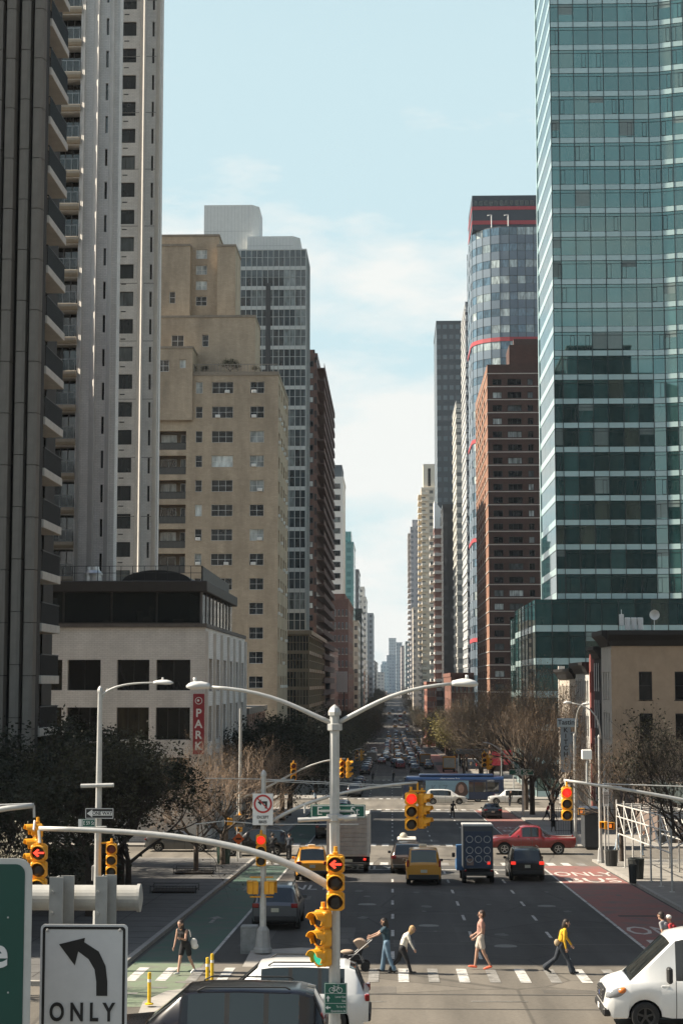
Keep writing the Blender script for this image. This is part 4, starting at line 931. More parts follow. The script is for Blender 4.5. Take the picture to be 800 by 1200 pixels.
# left row
brn = grid_mat('brown_far', (.115, .066, .052), (.05, .045, .045), 3.2, 2.85, .45, .5); bal_d = mat('balcony_brown', (.085, .058, .05), .85, .1)
Yb = 345.0; far_tower('apartment_tower', 350, 371, 416, Yb, YX(386, Xp(371, Yb), 500)-Yb, brn, 'dark brown brick tower bristling with stacked balconies on its flank', -1, 2.5, balc=(34, bal_d, .0, .0, .02, .97), strips=[(.56, .82, 34, G_APT, FRAME_D, .5)])
whm = grid_mat('white_far', (.60, .60, .57), (.10, .11, .12), 4.2, 3.1, .6, .45)
Yw = 530.0; t, W, zt = far_tower('apartment_tower', 384, 402, 560, Yw, 26, mat('white_far_plain', (.62, .62, .59), .8, .06), 'white slab tower with wide dark window bands and a dark top', -1, strips=[(.22, .82, 24, G_DARK, FRAME_G, .5)])
MB().box(.3, W-.4, 1, 20, zt, zt+4.2).build('roof_plant', mat('dark_plant', (.06, .08, .095), .6, .1), t)
Yk = 470.0; far_tower('brick_building', 386, 408, 703, Yk, 60, brick_mat('brick_far', (.14, .075, .06), (.16, .085, .068), (.11, .065, .055), .8, .25, .2), 'mid rise red brown brick block below the white slab tower', -1, roof=2, wins=5)
bb = thing('billboard', 'blank pale painted panel on a low roof among the trees', 'billboard', (Xp(386, 440), 440, gz(440))); wB = Xp(407, 440)-Xp(386, 440); zb0, zb1 = Zp(811, 440)-gz(440), Zp(787, 440)-gz(440)
MB().box(0, wB, 0, .4, zb0, zb1, 0, .05).build('panel', mat('billboard_pale', (.55, .53, .49), .8, .05), bb)
for q in (.2, .8): MB().box(wB*q-.15, wB*q+.15, .4, .7, -.2, zb1-.3).build('post', RAILD, bb)
teal = grid_mat('teal_far', (.10, .27, .27), (.07, .20, .21), 2.5, 3.3, .7, .6, rough=.3); far_tower('glass_tower', 399, 414, 636, 700, 40, teal, 'turquoise glass tower beyond the white slab tower', -1, 5)
far_tower('brick_building', 405, 419.5, 728, 640, 50, grid_mat('cream_far', (.42, .36, .28), (.08, .075, .07), 3.2, 3.2, .35, .5), 'cream coloured mid rise on the shady side', -1)
far_tower('office_tower', 413, 420, 668, 780, 40, grid_mat('slate_far', (.13, .14, .15), (.05, .06, .065), 2.2, 3.4, .6, .6), 'slim slate tower beyond the turquoise glass', -1)
far_tower('office_tower', 414, 424, 714, 740, 40, grid_mat('green_black_far', (.05, .065, .062), (.03, .04, .04), 2.2, 3.4, .6, .6), 'dark green black office block above the trees', -1)
far_tower('apartment_tower', 419, 428.5, 700, 900, 60, grid_mat('pale_far', (.50, .49, .46), (.12, .13, .14), 3.2, 3.0, .6, .45), 'pale apartment tower with stepped roof on the shady side', -1, 6)
far_tower('office_tower', 428, 437, 719, 1050, 70, grid_mat('bluegrey_far', (.20, .24, .27), (.08, .1, .12), 2.5, 3.2, .6, .5), 'blue grey tower closing the shady side', -1, 0)
far_tower('apartment_tower', 433, 441, 776, 1300, 120, grid_mat('grey_far', (.27, .27, .26), (.1, .1, .1), 3, 3, .5, .5), 'low grey block at the end of the shady side', -1)
# right row
dk = grid_mat('dark_slab_far', (.035, .048, .058), (.10, .13, .145), 2.4, 3.9, .62, .42, rough=.4)
Yd = 640.0; far_tower('office_tower', 511.5, 547, 377, Yd, 40, dk, 'near black slab tower with rows of grey windows', 1)
far_tower('apartment_tower', 545.5, 556, 355, 480, 30, grid_mat('grey_red_far', (.34, .36, .37), (.08, .09, .11), 3, 3.1, .5, .55), 'slim grey tower wedged before the rounded blue tower', 1, bands=(48, mat('slim_band', (.44, .44, .43), .8, .05)))
far_tower('apartment_tower', 534.5, 548, 471, 520, 30, grid_mat('stone_far', (.44, .43, .39), (.12, .135, .14), 2.6, 3.2, .55, .6), 'slim stone grey tower with rounded shoulders', 1, bands=(34, mat('stone_band', (.42, .41, .37), .8, .05)))
far_tower('apartment_tower', 519, 560, 592, 560, 22, grid_mat('black_far', (.025, .026, .028), (.045, .05, .055), 2.5, 3.0, .6, .5), 'black glass block in deep shade', 1)
Yt = 590.0; tri, W, zt = far_tower('apartment_tower', 509, 531, 620, Yt, 14, brick_mat('pink_brick_far', (.20, .115, .10), (.22, .125, .11), (.17, .1, .09), .8, .25, .1), 'brick tower crowned by a white sloping gable', 1, bands=(24, mat('tri_band', (.55, .53, .50), .8, .05)), balc=(24, mat('balcony_white_far', (.58, .56, .52), .8, .05), 0, .28, .05, .9))
MB().prism([(0, zt+.2), (W+.3, zt+.2), (W+.3, zt+1.2), (0, zt+10)], -.2, 13, axis='y').build('gable', mat('gable_white', (.70, .70, .67), .7, .04), tri, recalc=True)
MB().box(W*.32, W*.62, -.3, 0, zt+1.0, zt+4).build('gable_window', G_DARK, tri)
sw = mat('sunny_white', (.62, .56, .46), .8, .08); Yp = 760.0
bt, W, zt = far_tower('apartment_tower', 494, 511, 572, Yp, 26, grid_mat('cream_tower_far', (.58, .52, .43), (.14, .14, .13), 3.4, 2.9, .5, .5), 'sunlit cream tower ringed by balconies with a notched crown', 1, balc=(38, sw, .0, .42, .05, .95))
MB().box(W*.12, W*.95, 1, 16, zt, zt+11).build('crown', sw, bt); MB().box(W*.45, W*.62, .8, 1.02, zt+1, zt+9).build('crown_window', G_DARK, bt)
far_tower('brick_building', 528, 556, 790, 420, 60, brick_mat('brick_right_far', (.17, .075, .052), (.19, .085, .06), (.13, .065, .05), .8, .25, .2), 'red brick walk up among the trees on the sunny side', 1, wins=6)
far_tower('brick_building', 500, 511, 800, 560, 50, brick_mat('brick_right_far2', (.24, .10, .07), (.27, .115, .08), (.18, .085, .065), .8, .25, .2), 'orange brick building above the yellow green tree', 1, wins=4)
far_tower('apartment_tower', 481, 495, 618, 980, 60, grid_mat('mauve_far', (.34, .33, .34), (.16, .17, .19), 3.2, 3.1, .5, .5), 'hazy mauve grey tower past the cream balconies', 1, 5, balc=(34, mat('mauve_balc', (.42, .41, .41), .8, .05), 0, .0, .05, .9))
far_tower('apartment_tower', 484, 497, 712, 860, 40, grid_mat('tanfar', (.45, .40, .34), (.14, .14, .14), 3, 3, .45, .5), 'tan mid rise below the mauve tower', 1)
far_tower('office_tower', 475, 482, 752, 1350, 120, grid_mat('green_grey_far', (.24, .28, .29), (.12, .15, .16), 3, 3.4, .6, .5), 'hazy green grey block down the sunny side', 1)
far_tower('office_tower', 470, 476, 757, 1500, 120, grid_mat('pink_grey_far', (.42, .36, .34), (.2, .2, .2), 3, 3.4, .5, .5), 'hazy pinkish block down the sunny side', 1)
far_tower('office_tower', 464, 471, 753, 1900, 100, grid_mat('haze_blue1', (.30, .36, .40), (.18, .22, .26), 3.2, 3.6, .6, .5), 'tower tinted blue for haze at the end of the avenue', 1)  # distance haze put into the pale wall colours of these last towers
far_tower('office_tower', 455.5, 464, 748, 2300, 60, grid_mat('haze_blue2', (.36, .42, .46), (.22, .27, .31), 3.4, 3.8, .6, .5), 'tall tower tinted palest blue for haze, closing the avenue', 1)
far_tower('office_tower', 453, 469, 768, 2150, 60, grid_mat('haze_blue3', (.24, .31, .37), (.16, .2, .25), 3.4, 3.8, .6, .5), 'broad block tinted blue for haze under the palest tower', 1)
far_tower('office_tower', 446, 455, 779, 2000, 60, grid_mat('haze_blue4', (.26, .33, .38), (.17, .22, .26), 3.4, 3.8, .6, .5), 'squat tower tinted blue grey for haze, left of the palest tower', -1, 4)
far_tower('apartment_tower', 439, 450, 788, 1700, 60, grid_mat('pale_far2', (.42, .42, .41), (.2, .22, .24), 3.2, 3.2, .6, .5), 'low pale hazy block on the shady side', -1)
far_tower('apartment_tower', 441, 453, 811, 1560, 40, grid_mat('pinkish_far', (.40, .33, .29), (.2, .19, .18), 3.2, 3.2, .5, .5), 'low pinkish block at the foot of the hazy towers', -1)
# ---------- low blocks behind the trees, and the neighbours left of the frame that shade the avenue
def low_block(name, x0, x1, y0, y1, h, c, label, wins=True):
    g = gz((y0+y1)/2)-.5; t = thing(name, label, 'building', (x0, y0, g)); m = grid_mat('low_'+label[:18].replace(' ', '_'), c, (.03, .033, .035), 2.6, 3.4, .5, .55)
    MB().box(0, x1-x0, 0, y1-y0, 0, h).build('wall', m, t); MB().box(-.2, x1-x0+.2, -.2, y1-y0+.2, h, h+.6).build('cornice', mat('low_cornice', (.2, .17, .14), .85, .15), t); return t
low_block('shop_building', -34, XL, 166, 190, 11, (.21, .12, .09), 'low red brick shops behind the bare trees after the garage')
low_block('apartment_building', -75, -44, 59.5, 91.5, 78, (.22, .2, .18), 'tall tower beside the dark ribbed tower, left of the frame')
low_block('apartment_building', -62, -30, 236, 290, 42, (.35, .27, .18), 'rear wing behind the tan apartment house')
low_block('apartment_building', -70, -36, 128, 160, 46, (.36, .34, .31), 'annex behind the garage')
low_block('apartment_building', XR, XR+30, 57, 107.5, 72, (.10, .085, .075), 'tall dark brick block behind the scaffold, right of the frame')  # unseen block, made tall to darken the ambient light on the street
low_block('shop_building', XR+.5, XR+14, 128, YX(716, XR, 780)-.5, 4.2, (.16, .12, .10), 'single storey shop before the tan corner house')
low_block('shop_building', XR+.3, XR+15, YX(655, XR, 800)+.6, 193, 9, (.22, .13, .10), 'low brick shop past the row houses')
for k in range(15):
    y0 = 312+80*k
    low_block('shop_building', XL-22, XL-.2, y0+2, y0+62, 12 if k == 0 else 22+5*(k % 3), ((.24, .15, .12), (.3, .26, .22), (.18, .12, .1))[k % 3], 'row of low shop buildings %s the trees on the shady side' % ('behind', 'far behind')[k > 2])['group'] = 'low shops on the shady side'
    if 1 < k < 8: low_block('shop_building', XR+.3, XR+22, y0+2, y0+62, 13+3*((k+1) % 3), ((.3, .17, .12), (.34, .29, .24), (.2, .14, .12))[k % 3], 'row of low shop buildings %s the trees on the sunny side' % ('behind', 'far behind')[k > 2])['group'] = 'low shops on the sunny side'

# unseen blocks behind the camera, sized for the dark reflection in the glass tower
for i, (x0, x1, y0, y1, h, c, lb) in enumerate(((43, 52, -100, -50, 98, (.10, .10, .10), 'dark block behind the viewpoint across the avenue'), (53, 72, -96, -52, 106, (.09, .09, .088), 'slim dark tower behind the viewpoint'), (73, 88, -120, -60, 99, (.12, .12, .117), 'grey block next to the slim dark tower'), (89, 112, -110, -60, 108, (.085, .09, .092), 'broad dark tower behind the viewpoint'), (113, 150, -130, -60, 101, (.11, .105, .10), 'last block along the street behind the viewpoint'))): low_block('apartment_building', x0, x1, y0, y1, h, c, lb)
# ================================================================ STREET FURNITURE
STEEL = mat('galvanised_pole', (.46, .46, .44), .5, .12, 5, metal=.25, dirt=.2); YEL = mat('signal_yellow', (.72, .33, .015), .5, .1, 6, dirt=.15); BLK = mat('lens_black', (.012, .012, .012), .35, .05)
S_GREEN = mat('sign_green', (.0, .09, .06), .5, .06); S_WHITE = mat('sign_white_reflective', (.70, .70, .68), .5, .04, 8); S_BLACK = mat('sign_black', (.012, .012, .012), .5, .05); S_RED = mat('sign_prohibit_red', (.42, .03, .03), .5, .05)
LIT_R = mat('lamp_red', (.5, .02, .01), .4, 0, emit=(1, .025, .015), es=.55); LIT_G = mat('lamp_green', (.02, .3, .2), .4, 0, emit=(.05, .9, .5), es=.25); LENS_R = mat('lens_red_off', (.10, .012, .01), .3, .05)
LIT_A = mat('lamp_red_arrow', (.5, .02, .01), .4, 0, emit=(1, .06, .03), es=.9); LIT_O = mat('lamp_hand_orange', (.5, .1, .01), .4, 0, emit=(1, .25, .03), es=.5)
_h = MB()
for k in range(3): _h.box(-.175, .175, -.02, .18, .357*k+.012, .357*k+.345, 0, .035)
_h.box(-.12, .12, .0, .15, .0, 1.07); _h.tube([(0, .08, 1.05), (0, .08, 1.22)], .04, 8); _h.box(-.05, .05, .03, .13, 1.07, 1.13, 0, .015)
SIG_H = _h.mesh('housing', YEL)
_v = MB()                                             # hood: open tube cut away below
n = 14
for r0, r1, m_ in ((.165, .165, 0),):
    for k in range(n):
        a, b = radians(-40)+radians(260)*k/n, radians(-40)+radians(260)*(k+1)/n
        d = lambda t: -.24 if radians(0) <= t <= radians(180) else -.12
        p = lambda t, y, r: (r*cos(t), y, r*sin(t))
        _v.face([p(a, -.02, .165), p(b, -.02, .165), p(b, d(b), .165), p(a, d(a), .165)]); _v.face([p(a, -.02, .15), p(a, d(a), .15), p(b, d(b), .15), p(b, -.02, .15)]); _v.face([p(a, d(a), .165), p(b, d(b), .165), p(b, d(b), .15), p(a, d(a), .15)])
SIG_V = _v.mesh('visor', YEL)
_l = MB(); _l.lathe([(0, -.045), (.08, -.042), (.135, -.025), (.15, -.018), (.15, .0)], n=18, axis='y'); LENS_M = {k: _l.mesh('lens', m) for k, m in (('off', BLK), ('red', LIT_R), ('green', LIT_G), ('dull', LENS_R))}
_a = MB(); _a.prism([(-.12, 0), (-.02, .085), (.02, .06), (-.035, .02), (.12, .02), (.12, -.02), (-.035, -.02), (.02, -.06), (-.02, -.085)], -.052, -.046, axis='y'); ARROW_M = _a.mesh('arrow', LIT_A)
def signal(loc, rot, states, label, group=None, arrow=False, s=1.0, tilt=0.0):
    """loc = top of the head (its hanger)"""
    t = thing('traffic_signal', label, 'traffic signal', Vector(loc)-Vector((0, 0, 1.13*s)), (tilt, 0, rot), group); t.scale = (s, s, s)
    obj('housing', SIG_H, t)
    for k, st in enumerate(states):
        z = .357*(2-k)+.178; obj('visor', SIG_V, t, (0, 0, z)); l = obj('lens', LENS_M['off' if st == 'arrow' else st], t, (0, 0, z))
        if st == 'arrow': obj('arrow', ARROW_M, l)
    return t
def ped_signal(loc, rot, label, lit=True):
    t = thing('walk_signal', label, 'walk signal', loc, rot); b = MB(); b.box(-.2, .2, 0, .2, -.22, .22, 0, .03); b.box(-.22, .22, -.16, 0, .18, .22); b.box(-.22, -.19, -.16, 0, -.2, .2); b.box(.19, .22, -.16, 0, -.2, .2); b.build('housing', YEL, t)
    MB().box(-.17, .17, -.012, .0, -.17, .17).build('lens', BLK, t)
    if lit: h = MB(); h.box(-.08, .08, -.022, -.013, -.1, .02); [h.box(-.08+k*.045, -.05+k*.045, -.022, -.013, .02, .12) for k in range(4)]; h.build('hand_symbol', LIT_O, t)
    return t
def bez(p0, p1, p2, p3, n=10):
    p0, p1, p2, p3 = map(Vector, (p0, p1, p2, p3)); r = []
    for k in range(n+1):
        t = k/n; r.append(p0*(1-t)**3+p1*3*t*(1-t)**2+p2*3*t*t*(1-t)+p3*t**3)
    return r
def cobra(mb_parent, p, direction, L=.75):
    """street light head at p pointing along +-x"""
    s = direction; prof = []
    m_ = MB(); n = 12; i0 = 0
    for k, (x, w, zt, zb) in enumerate([(0, .06, .05, -.05), (.12, .08, .075, -.055), (.3, .13, .10, -.06), (.5, .15, .095, -.07), (.66, .12, .06, -.06), (.75, .03, .01, -.03)]):
        for j in range(n):
            a = 2*pi*j/n; m_.v.append((s*x*L/.75, w*cos(a), (zt if sin(a) > 0 else -zb)*sin(a)))
        if k:
            for j in range(n): a = (k-1)*n+j; b = (k-1)*n+(j+1) % n; m_.f.append((a, b, b+n, a+n)); m_.m.append(0)
    m_.f.append(tuple(range((5)*n, 6*n))); m_.m.append(0); m_.f.append(tuple(range(n-1, -1, -1))); m_.m.append(0)
    m_.tube([(s*.3, 0, .09), (s*.3, 0, .17)], .035, 8)
    return m_.build('lamp_head', mat('lamp_head_grey', (.60, .60, .58), .45, .06), mb_parent, p, recalc=True, smooth=True)
def pole(px, pybase, Y=None, ptop=None, r0=.13, r1=.075, base=True, parent=None, n=8):
    pass
def post(t, X, Y, ztop, r0=.13, r1=.085, base=(.42, .8), name='pole', dz=0.0):
    z = gz(Y)+dz
    MB().tube([(X, Y, z), (X, Y, z+1.2), (X, Y, ztop)], [r0, r0*.97, r1], 8).build(name, STEEL, t)
    if base: b = MB(); w, h = base; b.lathe([(w/2*1.15, 0), (w/2*1.15, .12), (w/2, .16), (w/2*.75, h), (r0*1.05, h+.12)], (X, Y, z), n=8); b.build('base', mat('pole_base_grey', (.30, .30, .29), .7, .15), t)
    c = MB(); c.lathe([(r1*1.25, -.04), (r1*1.3, .03), (r1*.9, .11), (r1*.3, .16), (0, .18)], (X, Y, ztop), n=8); c.build('cap', STEEL, t)
def arm(t, pts, r0, r1, name='arm', n=8):
    k = len(pts)-1; return MB().tube(pts, [r0+(r1-r0)*i/k for i in range(k+1)], n).build(name, STEEL, t, smooth=True)
def clamp(t, X, Y, z, r=.13, w=0):
    m_ = MB(); m_.lathe([(r, -.07), (r+.03, -.06), (r+.03, .06), (r, .07)], (X, Y, z), n=10); m_.build('clamp', STEEL, t)

# ---- twin-arm lamp and signal post in the middle -------------------------------------------------------
Y = 34.0; pc = P(392, 836, Y)
C = thing('lamp_post', 'tall grey twin armed lamp post carrying two yellow signals and street signs', 'lamp post', (0, 0, 0))
post(C, pc.x, Y, pc.z, .125, .10)
al = bez(P(388, 847, Y), P(350, 832, Y), P(320, 808, Y), P(243, 805, Y)); arm(C, al, .055, .034); cobra(C, P(246, 804, Y), -1, .47*1.0)
ar = bez(P(396, 847, Y), P(440, 824, Y), P(465, 806, Y), P(532, 801, Y)); arm(C, ar, .055, .034); cobra(C, P(529, 801, Y), 1, .52)
clamp(C, pc.x, Y, P(392, 852, Y).z, .12); clamp(C, pc.x, Y, P(392, 1042, Y).z, .13)
ma = bez(P(391, 1042, Y), P(330, 1000, Y), P(250, 974, Y), P(46, 971, Y), 16); arm(C, ma, .085, .05, 'mast_arm')
cc = MB(); cc.tube([P(349, 961, Y-.1), P(418, 957.5, Y-.1)], .045, 10); cc.tube([P(403, 959, Y-.1), P(418, 957.7, Y-.1)], .062, 10); cc.tube([P(357, 953, Y-.1), P(357, 944, Y-.1)], .02, 6); cc.build('sensor_tube', STEEL, C); clamp(C, pc.x, Y, P(392, 958, Y).z, .13)
sgn = thing('street_sign', 'green street name sign reading E 59 St on the twin armed post', 'street sign', (0, 0, 0)); Ys = Y-.22
def street_sign(t, pa, pb, pt, pbm, Ys, s, size, border=True, box=.012, txt=S_WHITE, face=S_GREEN, sx=1.0):
    a, b = P(pa, pbm, Ys), P(pb, pt, Ys); w, h = b.x-a.x, b.z-a.z
    MB().box(a.x, b.x, Ys, Ys+box, a.z, b.z, 0, .006).build('panel', face, t)
    if border:
        m_ = MB(); e = h*.06; o = h*.05
        for x0, x1, z0, z1 in ((o, w-o, o, o+e), (o, w-o, h-o-e, h-o), (o, o+e, o+e, h-o-e), (w-o-e, w-o, o+e, h-o-e)): m_.box(a.x+x0, a.x+x1, Ys-.004, Ys, a.z+z0, a.z+z1)
        m_.build('border', txt, t)
    lettering(s, size, txt, t, ((a.x+b.x)/2, Ys-.006, (a.z+b.z)/2), sx=sx)
street_sign(sgn, 364, 428, 943, 958.5, Y+.16, 'E  59   St', .23)
bk = MB(); a = P(378, 951, Y); bk.box(a.x-.05, a.x+.6, Y+.1, Y+.16, a.z-.02, a.z+.02); bk.build('bracket', STEEL, sgn)
signal(P(393, 998, Y-.35), .0, ('arrow', 'off', 'off'), 'yellow signal with a lit red left arrow on the twin armed post')
signal(P(375, 1063, Y-.2), radians(-42), ('off', 'off', 'green'), 'yellow signal turned aside below the red arrow, its bottom lens green')
_b = MB(); a = P(388, 1130, Y); _b.tube([a, P(372, 1132, Y-.1)], .03, 6); _b.tube([P(388, 1064, Y), P(376, 1066, Y-.1)], .03, 6); _b.build('bracket', YEL, C)
# bike route sign
bs = thing('bike_sign', 'small green bike route sign with a white bicycle and arrows', 'sign', (0, 0, 0)); Yb = Y-.18; a, b = P(380, 1188, Yb), P(406.5, 1152, Yb); w, h = b.x-a.x, b.z-a.z
MB().box(a.x, b.x, Yb, Yb+.012, a.z, b.z, 0, .005).build('panel', S_GREEN, bs); m_ = MB()
for x0, x1, z0, z1 in ((.008, w-.008, .008, .016), (.008, w-.008, h-.016, h-.008), (.008, .016, .016, h-.016), (w-.016, w-.008, .016, h-.016), (.02, w-.02, h*.335, h*.345), (.02, w-.02, h*.66, h*.67)): m_.box(a.x+x0, a.x+x1, Yb-.004, Yb, a.z+z0, a.z+z1)
m_.build('border', S_WHITE, bs); m_ = MB(); cx, cz = a.x+w/2, a.z+h*.80
for q in (-.075, .075): m_.lathe([(.045, 0), (.055, 0), (.055, .004), (.045, .004), (.045, 0)], (cx+q, Yb-.005, cz-.02), 16, axis='y')
for p0, p1 in (((-.075, -.02), (-.03, .045)), ((-.03, .045), (.05, .04)), ((.05, .04), (.075, -.02)), ((-.075, -.02), (.0, -.03)), ((0, -.03), (.05, .04)), ((0, -.03), (-.035, .065)), ((.05, .04), (.055, .075)), ((.055, .075), (.035, .08)), ((-.05, .066), (-.02, .066))): m_.tube([(cx+p0[0], Yb-.005, cz+p0[1]), (cx+p1[0], Yb-.005, cz+p1[1])], .005, 4)
m_.build('bicycle_symbol', S_WHITE, bs); m_ = MB(); u = a.x+.07; zz = a.z+h*.5; m_.prism([(u-.012, zz-.06), (u+.012, zz-.06), (u+.012, zz), (u+.04, zz), (u, zz+.055), (u-.04, zz), (u-.012, zz)], Yb-.005, Yb-.001, axis='y')
zz = a.z+h*.2; m_.prism([(u+.05, zz-.012), (u+.05, zz+.012), (u, zz+.012), (u, zz+.04), (u-.05, zz), (u, zz-.04), (u, zz-.012)], Yb-.005, Yb-.001, axis='y'); m_.build('arrows', S_WHITE, bs, recalc=True)
for s_, q in (('Lower East', .55), ('Side', .42), ('To 1st Av', .23), ('Queensboro Br', .09)): lettering(s_, .055, S_WHITE, bs, (b.x-.025, Yb-.004, a.z+h*q), align='RIGHT', sx=.82)
# two signals hung at the left end of that mast arm
signal(P(41, 962, Y+.3), radians(-62), ('off', 'off', 'off'), 'yellow signal seen from the side at the mast arm tip', s=.8)
signal(P(46, 986, Y-.2), radians(4), ('arrow', 'off', 'off'), 'yellow signal with red left arrow at the mast arm tip', s=.92)
MB().tube([P(46, 973, Y-.1), P(47, 988, Y-.2)], .03, 6).build('hanger', STEEL, C); MB().tube([P(40, 973, Y), P(41, 962, Y+.3)], .025, 6).build('hanger', STEEL, C)

# ---- left lamp post with ONE WAY ----------------------------------------------------------------------
Y = 55.5; pl = P(117.5, 818, Y); Lp = thing('lamp_post', 'single armed lamp post with ONE WAY sign before the dark trees', 'lamp post', (0, 0, 0))
post(Lp, pl.x, Y, P(117.5, 810, Y).z, .14, .075, dz=.14); arm(Lp, bez(P(118, 816, Y), P(132, 803, Y), P(150, 800, Y), P(186, 800, Y)), .045, .03); cobra(Lp, P(180, 800, Y), 1, .65)
br = MB(); br.tube([P(118, 822, Y), P(127, 807, Y)], .03, 6); br.tube([P(95, 921, Y-.15), P(133.5, 920, Y-.15)], .07, 8); br.tube([P(100, 970, Y-.1), P(125, 969, Y-.1)], .03, 6); br.build('bracket', STEEL, Lp)
ow = thing('one_way_sign', 'black ONE WAY sign with a white arrow pointing left', 'sign', (0, 0, 0)); Yo = Y-.2; a, b = P(100, 959.5, Yo), P(133.5, 947, Yo)
MB().box(a.x, b.x, Yo, Yo+.012, a.z, b.z, 0, .005).build('panel', S_BLACK, ow); w, h = b.x-a.x, b.z-a.z; m_ = MB()
m_.prism([(a.x+w*.06, a.z+h*.5), (a.x+w*.26, a.z+h*.88), (a.x+w*.24, a.z+h*.7), (a.x+w*.95, a.z+h*.7), (a.x+w*.95, a.z+h*.3), (a.x+w*.24, a.z+h*.3), (a.x+w*.26, a.z+h*.12)], Yo-.004, Yo-.001, axis='y')
e = .018
for x0, x1, z0, z1 in ((.01, w-.01, .01, .01+e), (.01, w-.01, h-.01-e, h-.01), (.01, .01+e, .03, h-.03), (w-.01-e, w-.01, .03, h-.03)): m_.box(a.x+x0, a.x+x1, Yo-.004, Yo-.001, a.z+z0, a.z+z1)
m_.build('arrow', S_WHITE, ow, recalc=True); lettering('ONE WAY', .15, S_BLACK, ow, (a.x+w*.6, Yo-.007, a.z+h*.5), bold=.003, sx=.9)
g5 = thing('street_sign', 'small green sign reading E 59 St below the ONE WAY sign', 'street sign', (0, 0, 0)); street_sign(g5, 96, 112.5, 959.8, 969.6, Y-.2, 'E 59 St', .17, sx=.75); a = P(92, 969, Y-.2); b = P(96, 960, Y-.2); MB().box(a.x, b.x, Y-.2, Y-.19, a.z, b.z).build('border', S_WHITE, g5)
signal(P(131, 986, Y-.2), radians(6), ('dull', 'off', 'off'), 'yellow signal beside the ONE WAY lamp post before the trees')
br = MB(); br.tube([P(118, 988, Y), P(131, 987, Y-.2)], .03, 6); br.build('bracket', YEL, Lp)
ub = thing('utility_box', 'small grey cabinet fixed behind the ONE WAY lamp post', 'cabinet', (0, 0, 0)); a, b = P(108, 1032, Y+.2), P(118, 1014, Y+.2); MB().box(a.x, b.x, Y+.1, Y+.4, a.z, b.z, 0, .02).build('case', mat('cabinet_grey', (.24, .23, .22), .6, .1), ub); MB().box(a.x+.05, b.x-.05, Y+.07, Y+.1, a.z+.05, b.z-.05).build('door', mat('cabinet_grey2', (.2, .19, .18), .6, .1), ub)
# arm entering from the far left
fa = thing('signal_post', 'signal post whose pale arm reaches in over the blossom tree', 'signal post', (0, 0, 0)); Yf = 33.0; arm(fa, [P(-150, 975, Yf), P(-40, 955, Yf), P(10, 947, Yf), P(40, 944, Yf)], .07, .05, 'mast_arm'); MB().tube([P(-150, 948, Yf), P(38, 942, Yf)], .016, 6).build('guy_rod', STEEL, fa)
post(fa, P(-150, 900, Yf).x, Yf, P(-150, 930, Yf).z); MB().tube([P(40, 944, Yf), P(40.5, 958, Yf)], .025, 6).build('hanger', STEEL, fa)

# ---- no-left-turn pole ----------------------------------------------------------------------------------
Y = 59.5; pn = P(308, 1118, Y); Np = thing('signal_post', 'signal post with long mast arm and no left turn sign', 'signal post', (0, 0, 0))
post(Np, pn.x, Y, P(309, 908, Y).z, .12, .085, base=(.55, .75), dz=.16)
ma = bez(P(309, 968, Y), P(345, 945, Y), P(390, 924, Y-.5), P(489, 917, Y-1.5), 14); arm(Np, ma, .075, .045, 'mast_arm')
gr = MB(); gr.tube([P(309, 916, Y), P(345, 914, Y), P(330, 912.5, Y)], .03, 6); gr.tube([P(228, 966, Y), P(262, 962, Y), P(309, 966, Y), P(420, 966, Y-.6)], .018, 5); gr.tube([P(240, 912, Y), P(309, 913, Y), P(470, 921, Y-1.3)], .014, 5); gr.tube([P(309, 915, Y), P(470, 923, Y-1.3)], .012, 5); gr.build('guy_rod', STEEL, Np)
ns = thing('turn_sign', 'white no left turn sign with red circle above a red signal', 'sign', (0, 0, 0)); Yn = Y-.2; a, b = P(296, 967, Yn), P(320, 930, Yn); w, h = b.x-a.x, b.z-a.z
MB().box(a.x, b.x, Yn, Yn+.012, a.z, b.z, 0, .005).build('panel', S_WHITE, ns); cx, cz = a.x+w/2, b.z-w*.5
m_ = MB(); m_.prism([(cx-.18, cz+.05), (cx-.06, cz+.16), (cx-.06, cz+.09), (cx+.15, cz+.09), (cx+.15, cz-.16), (cx+.07, cz-.16), (cx+.07, cz+.01), (cx-.06, cz+.01), (cx-.06, cz-.06)], Yn-.006, Yn-.001, axis='y'); m_.build('arrow', S_BLACK, ns, recalc=True)
m_ = MB(); m_.lathe([(w*.36, -.012), (w*.45, -.012), (w*.45, -.006), (w*.36, -.006), (w*.36, -.012)], (cx, Yn, cz), 28, axis='y'); i = len(m_.v); m_.box(-.02, .02, -.012, -.006, -w*.38, w*.38); m_.xf(Matrix.Translation((cx, Yn, cz)) @ Matrix.Rotation(radians(-45), 4, 'Y'), i); m_.build('prohibition_ring', S_RED, ns)
for s_, q in (('EXCEPT', .25), ('BIKES', .10)): lettering(s_, .135, S_BLACK, ns, (cx, Yn-.006, a.z+h*q), bold=.002, sx=.85)
signal(P(306, 976, Y-.25), radians(2), ('red', 'off', 'off'), 'yellow signal showing red below the no left turn sign')
ped_signal(P(295.5, 1040, Y-.1), radians(-80), 'yellow walk signal box on the no turn post facing the bike lane', False); ped_signal(P(317.5, 1040, Y-.1), radians(80), 'yellow walk signal box on the no turn post facing the junction', False)
m_ = MB(); m_.tube([P(293, 1028, Y-.05), P(320, 1028, Y-.05)], .025, 6); m_.tube([P(293, 1051, Y-.05), P(320, 1051, Y-.05)], .025, 6); m_.build('bracket', YEL, Np)
signal(P(481.5, 926, Y-1.6), radians(4), ('red', 'off', 'off'), 'yellow signal showing red at the tip of the long mast arm', s=1.18); signal(P(497, 927, Y-1.4), radians(68), ('off', 'off', 'off'), 'yellow signal seen from the side at the long mast arm tip', s=1.1)
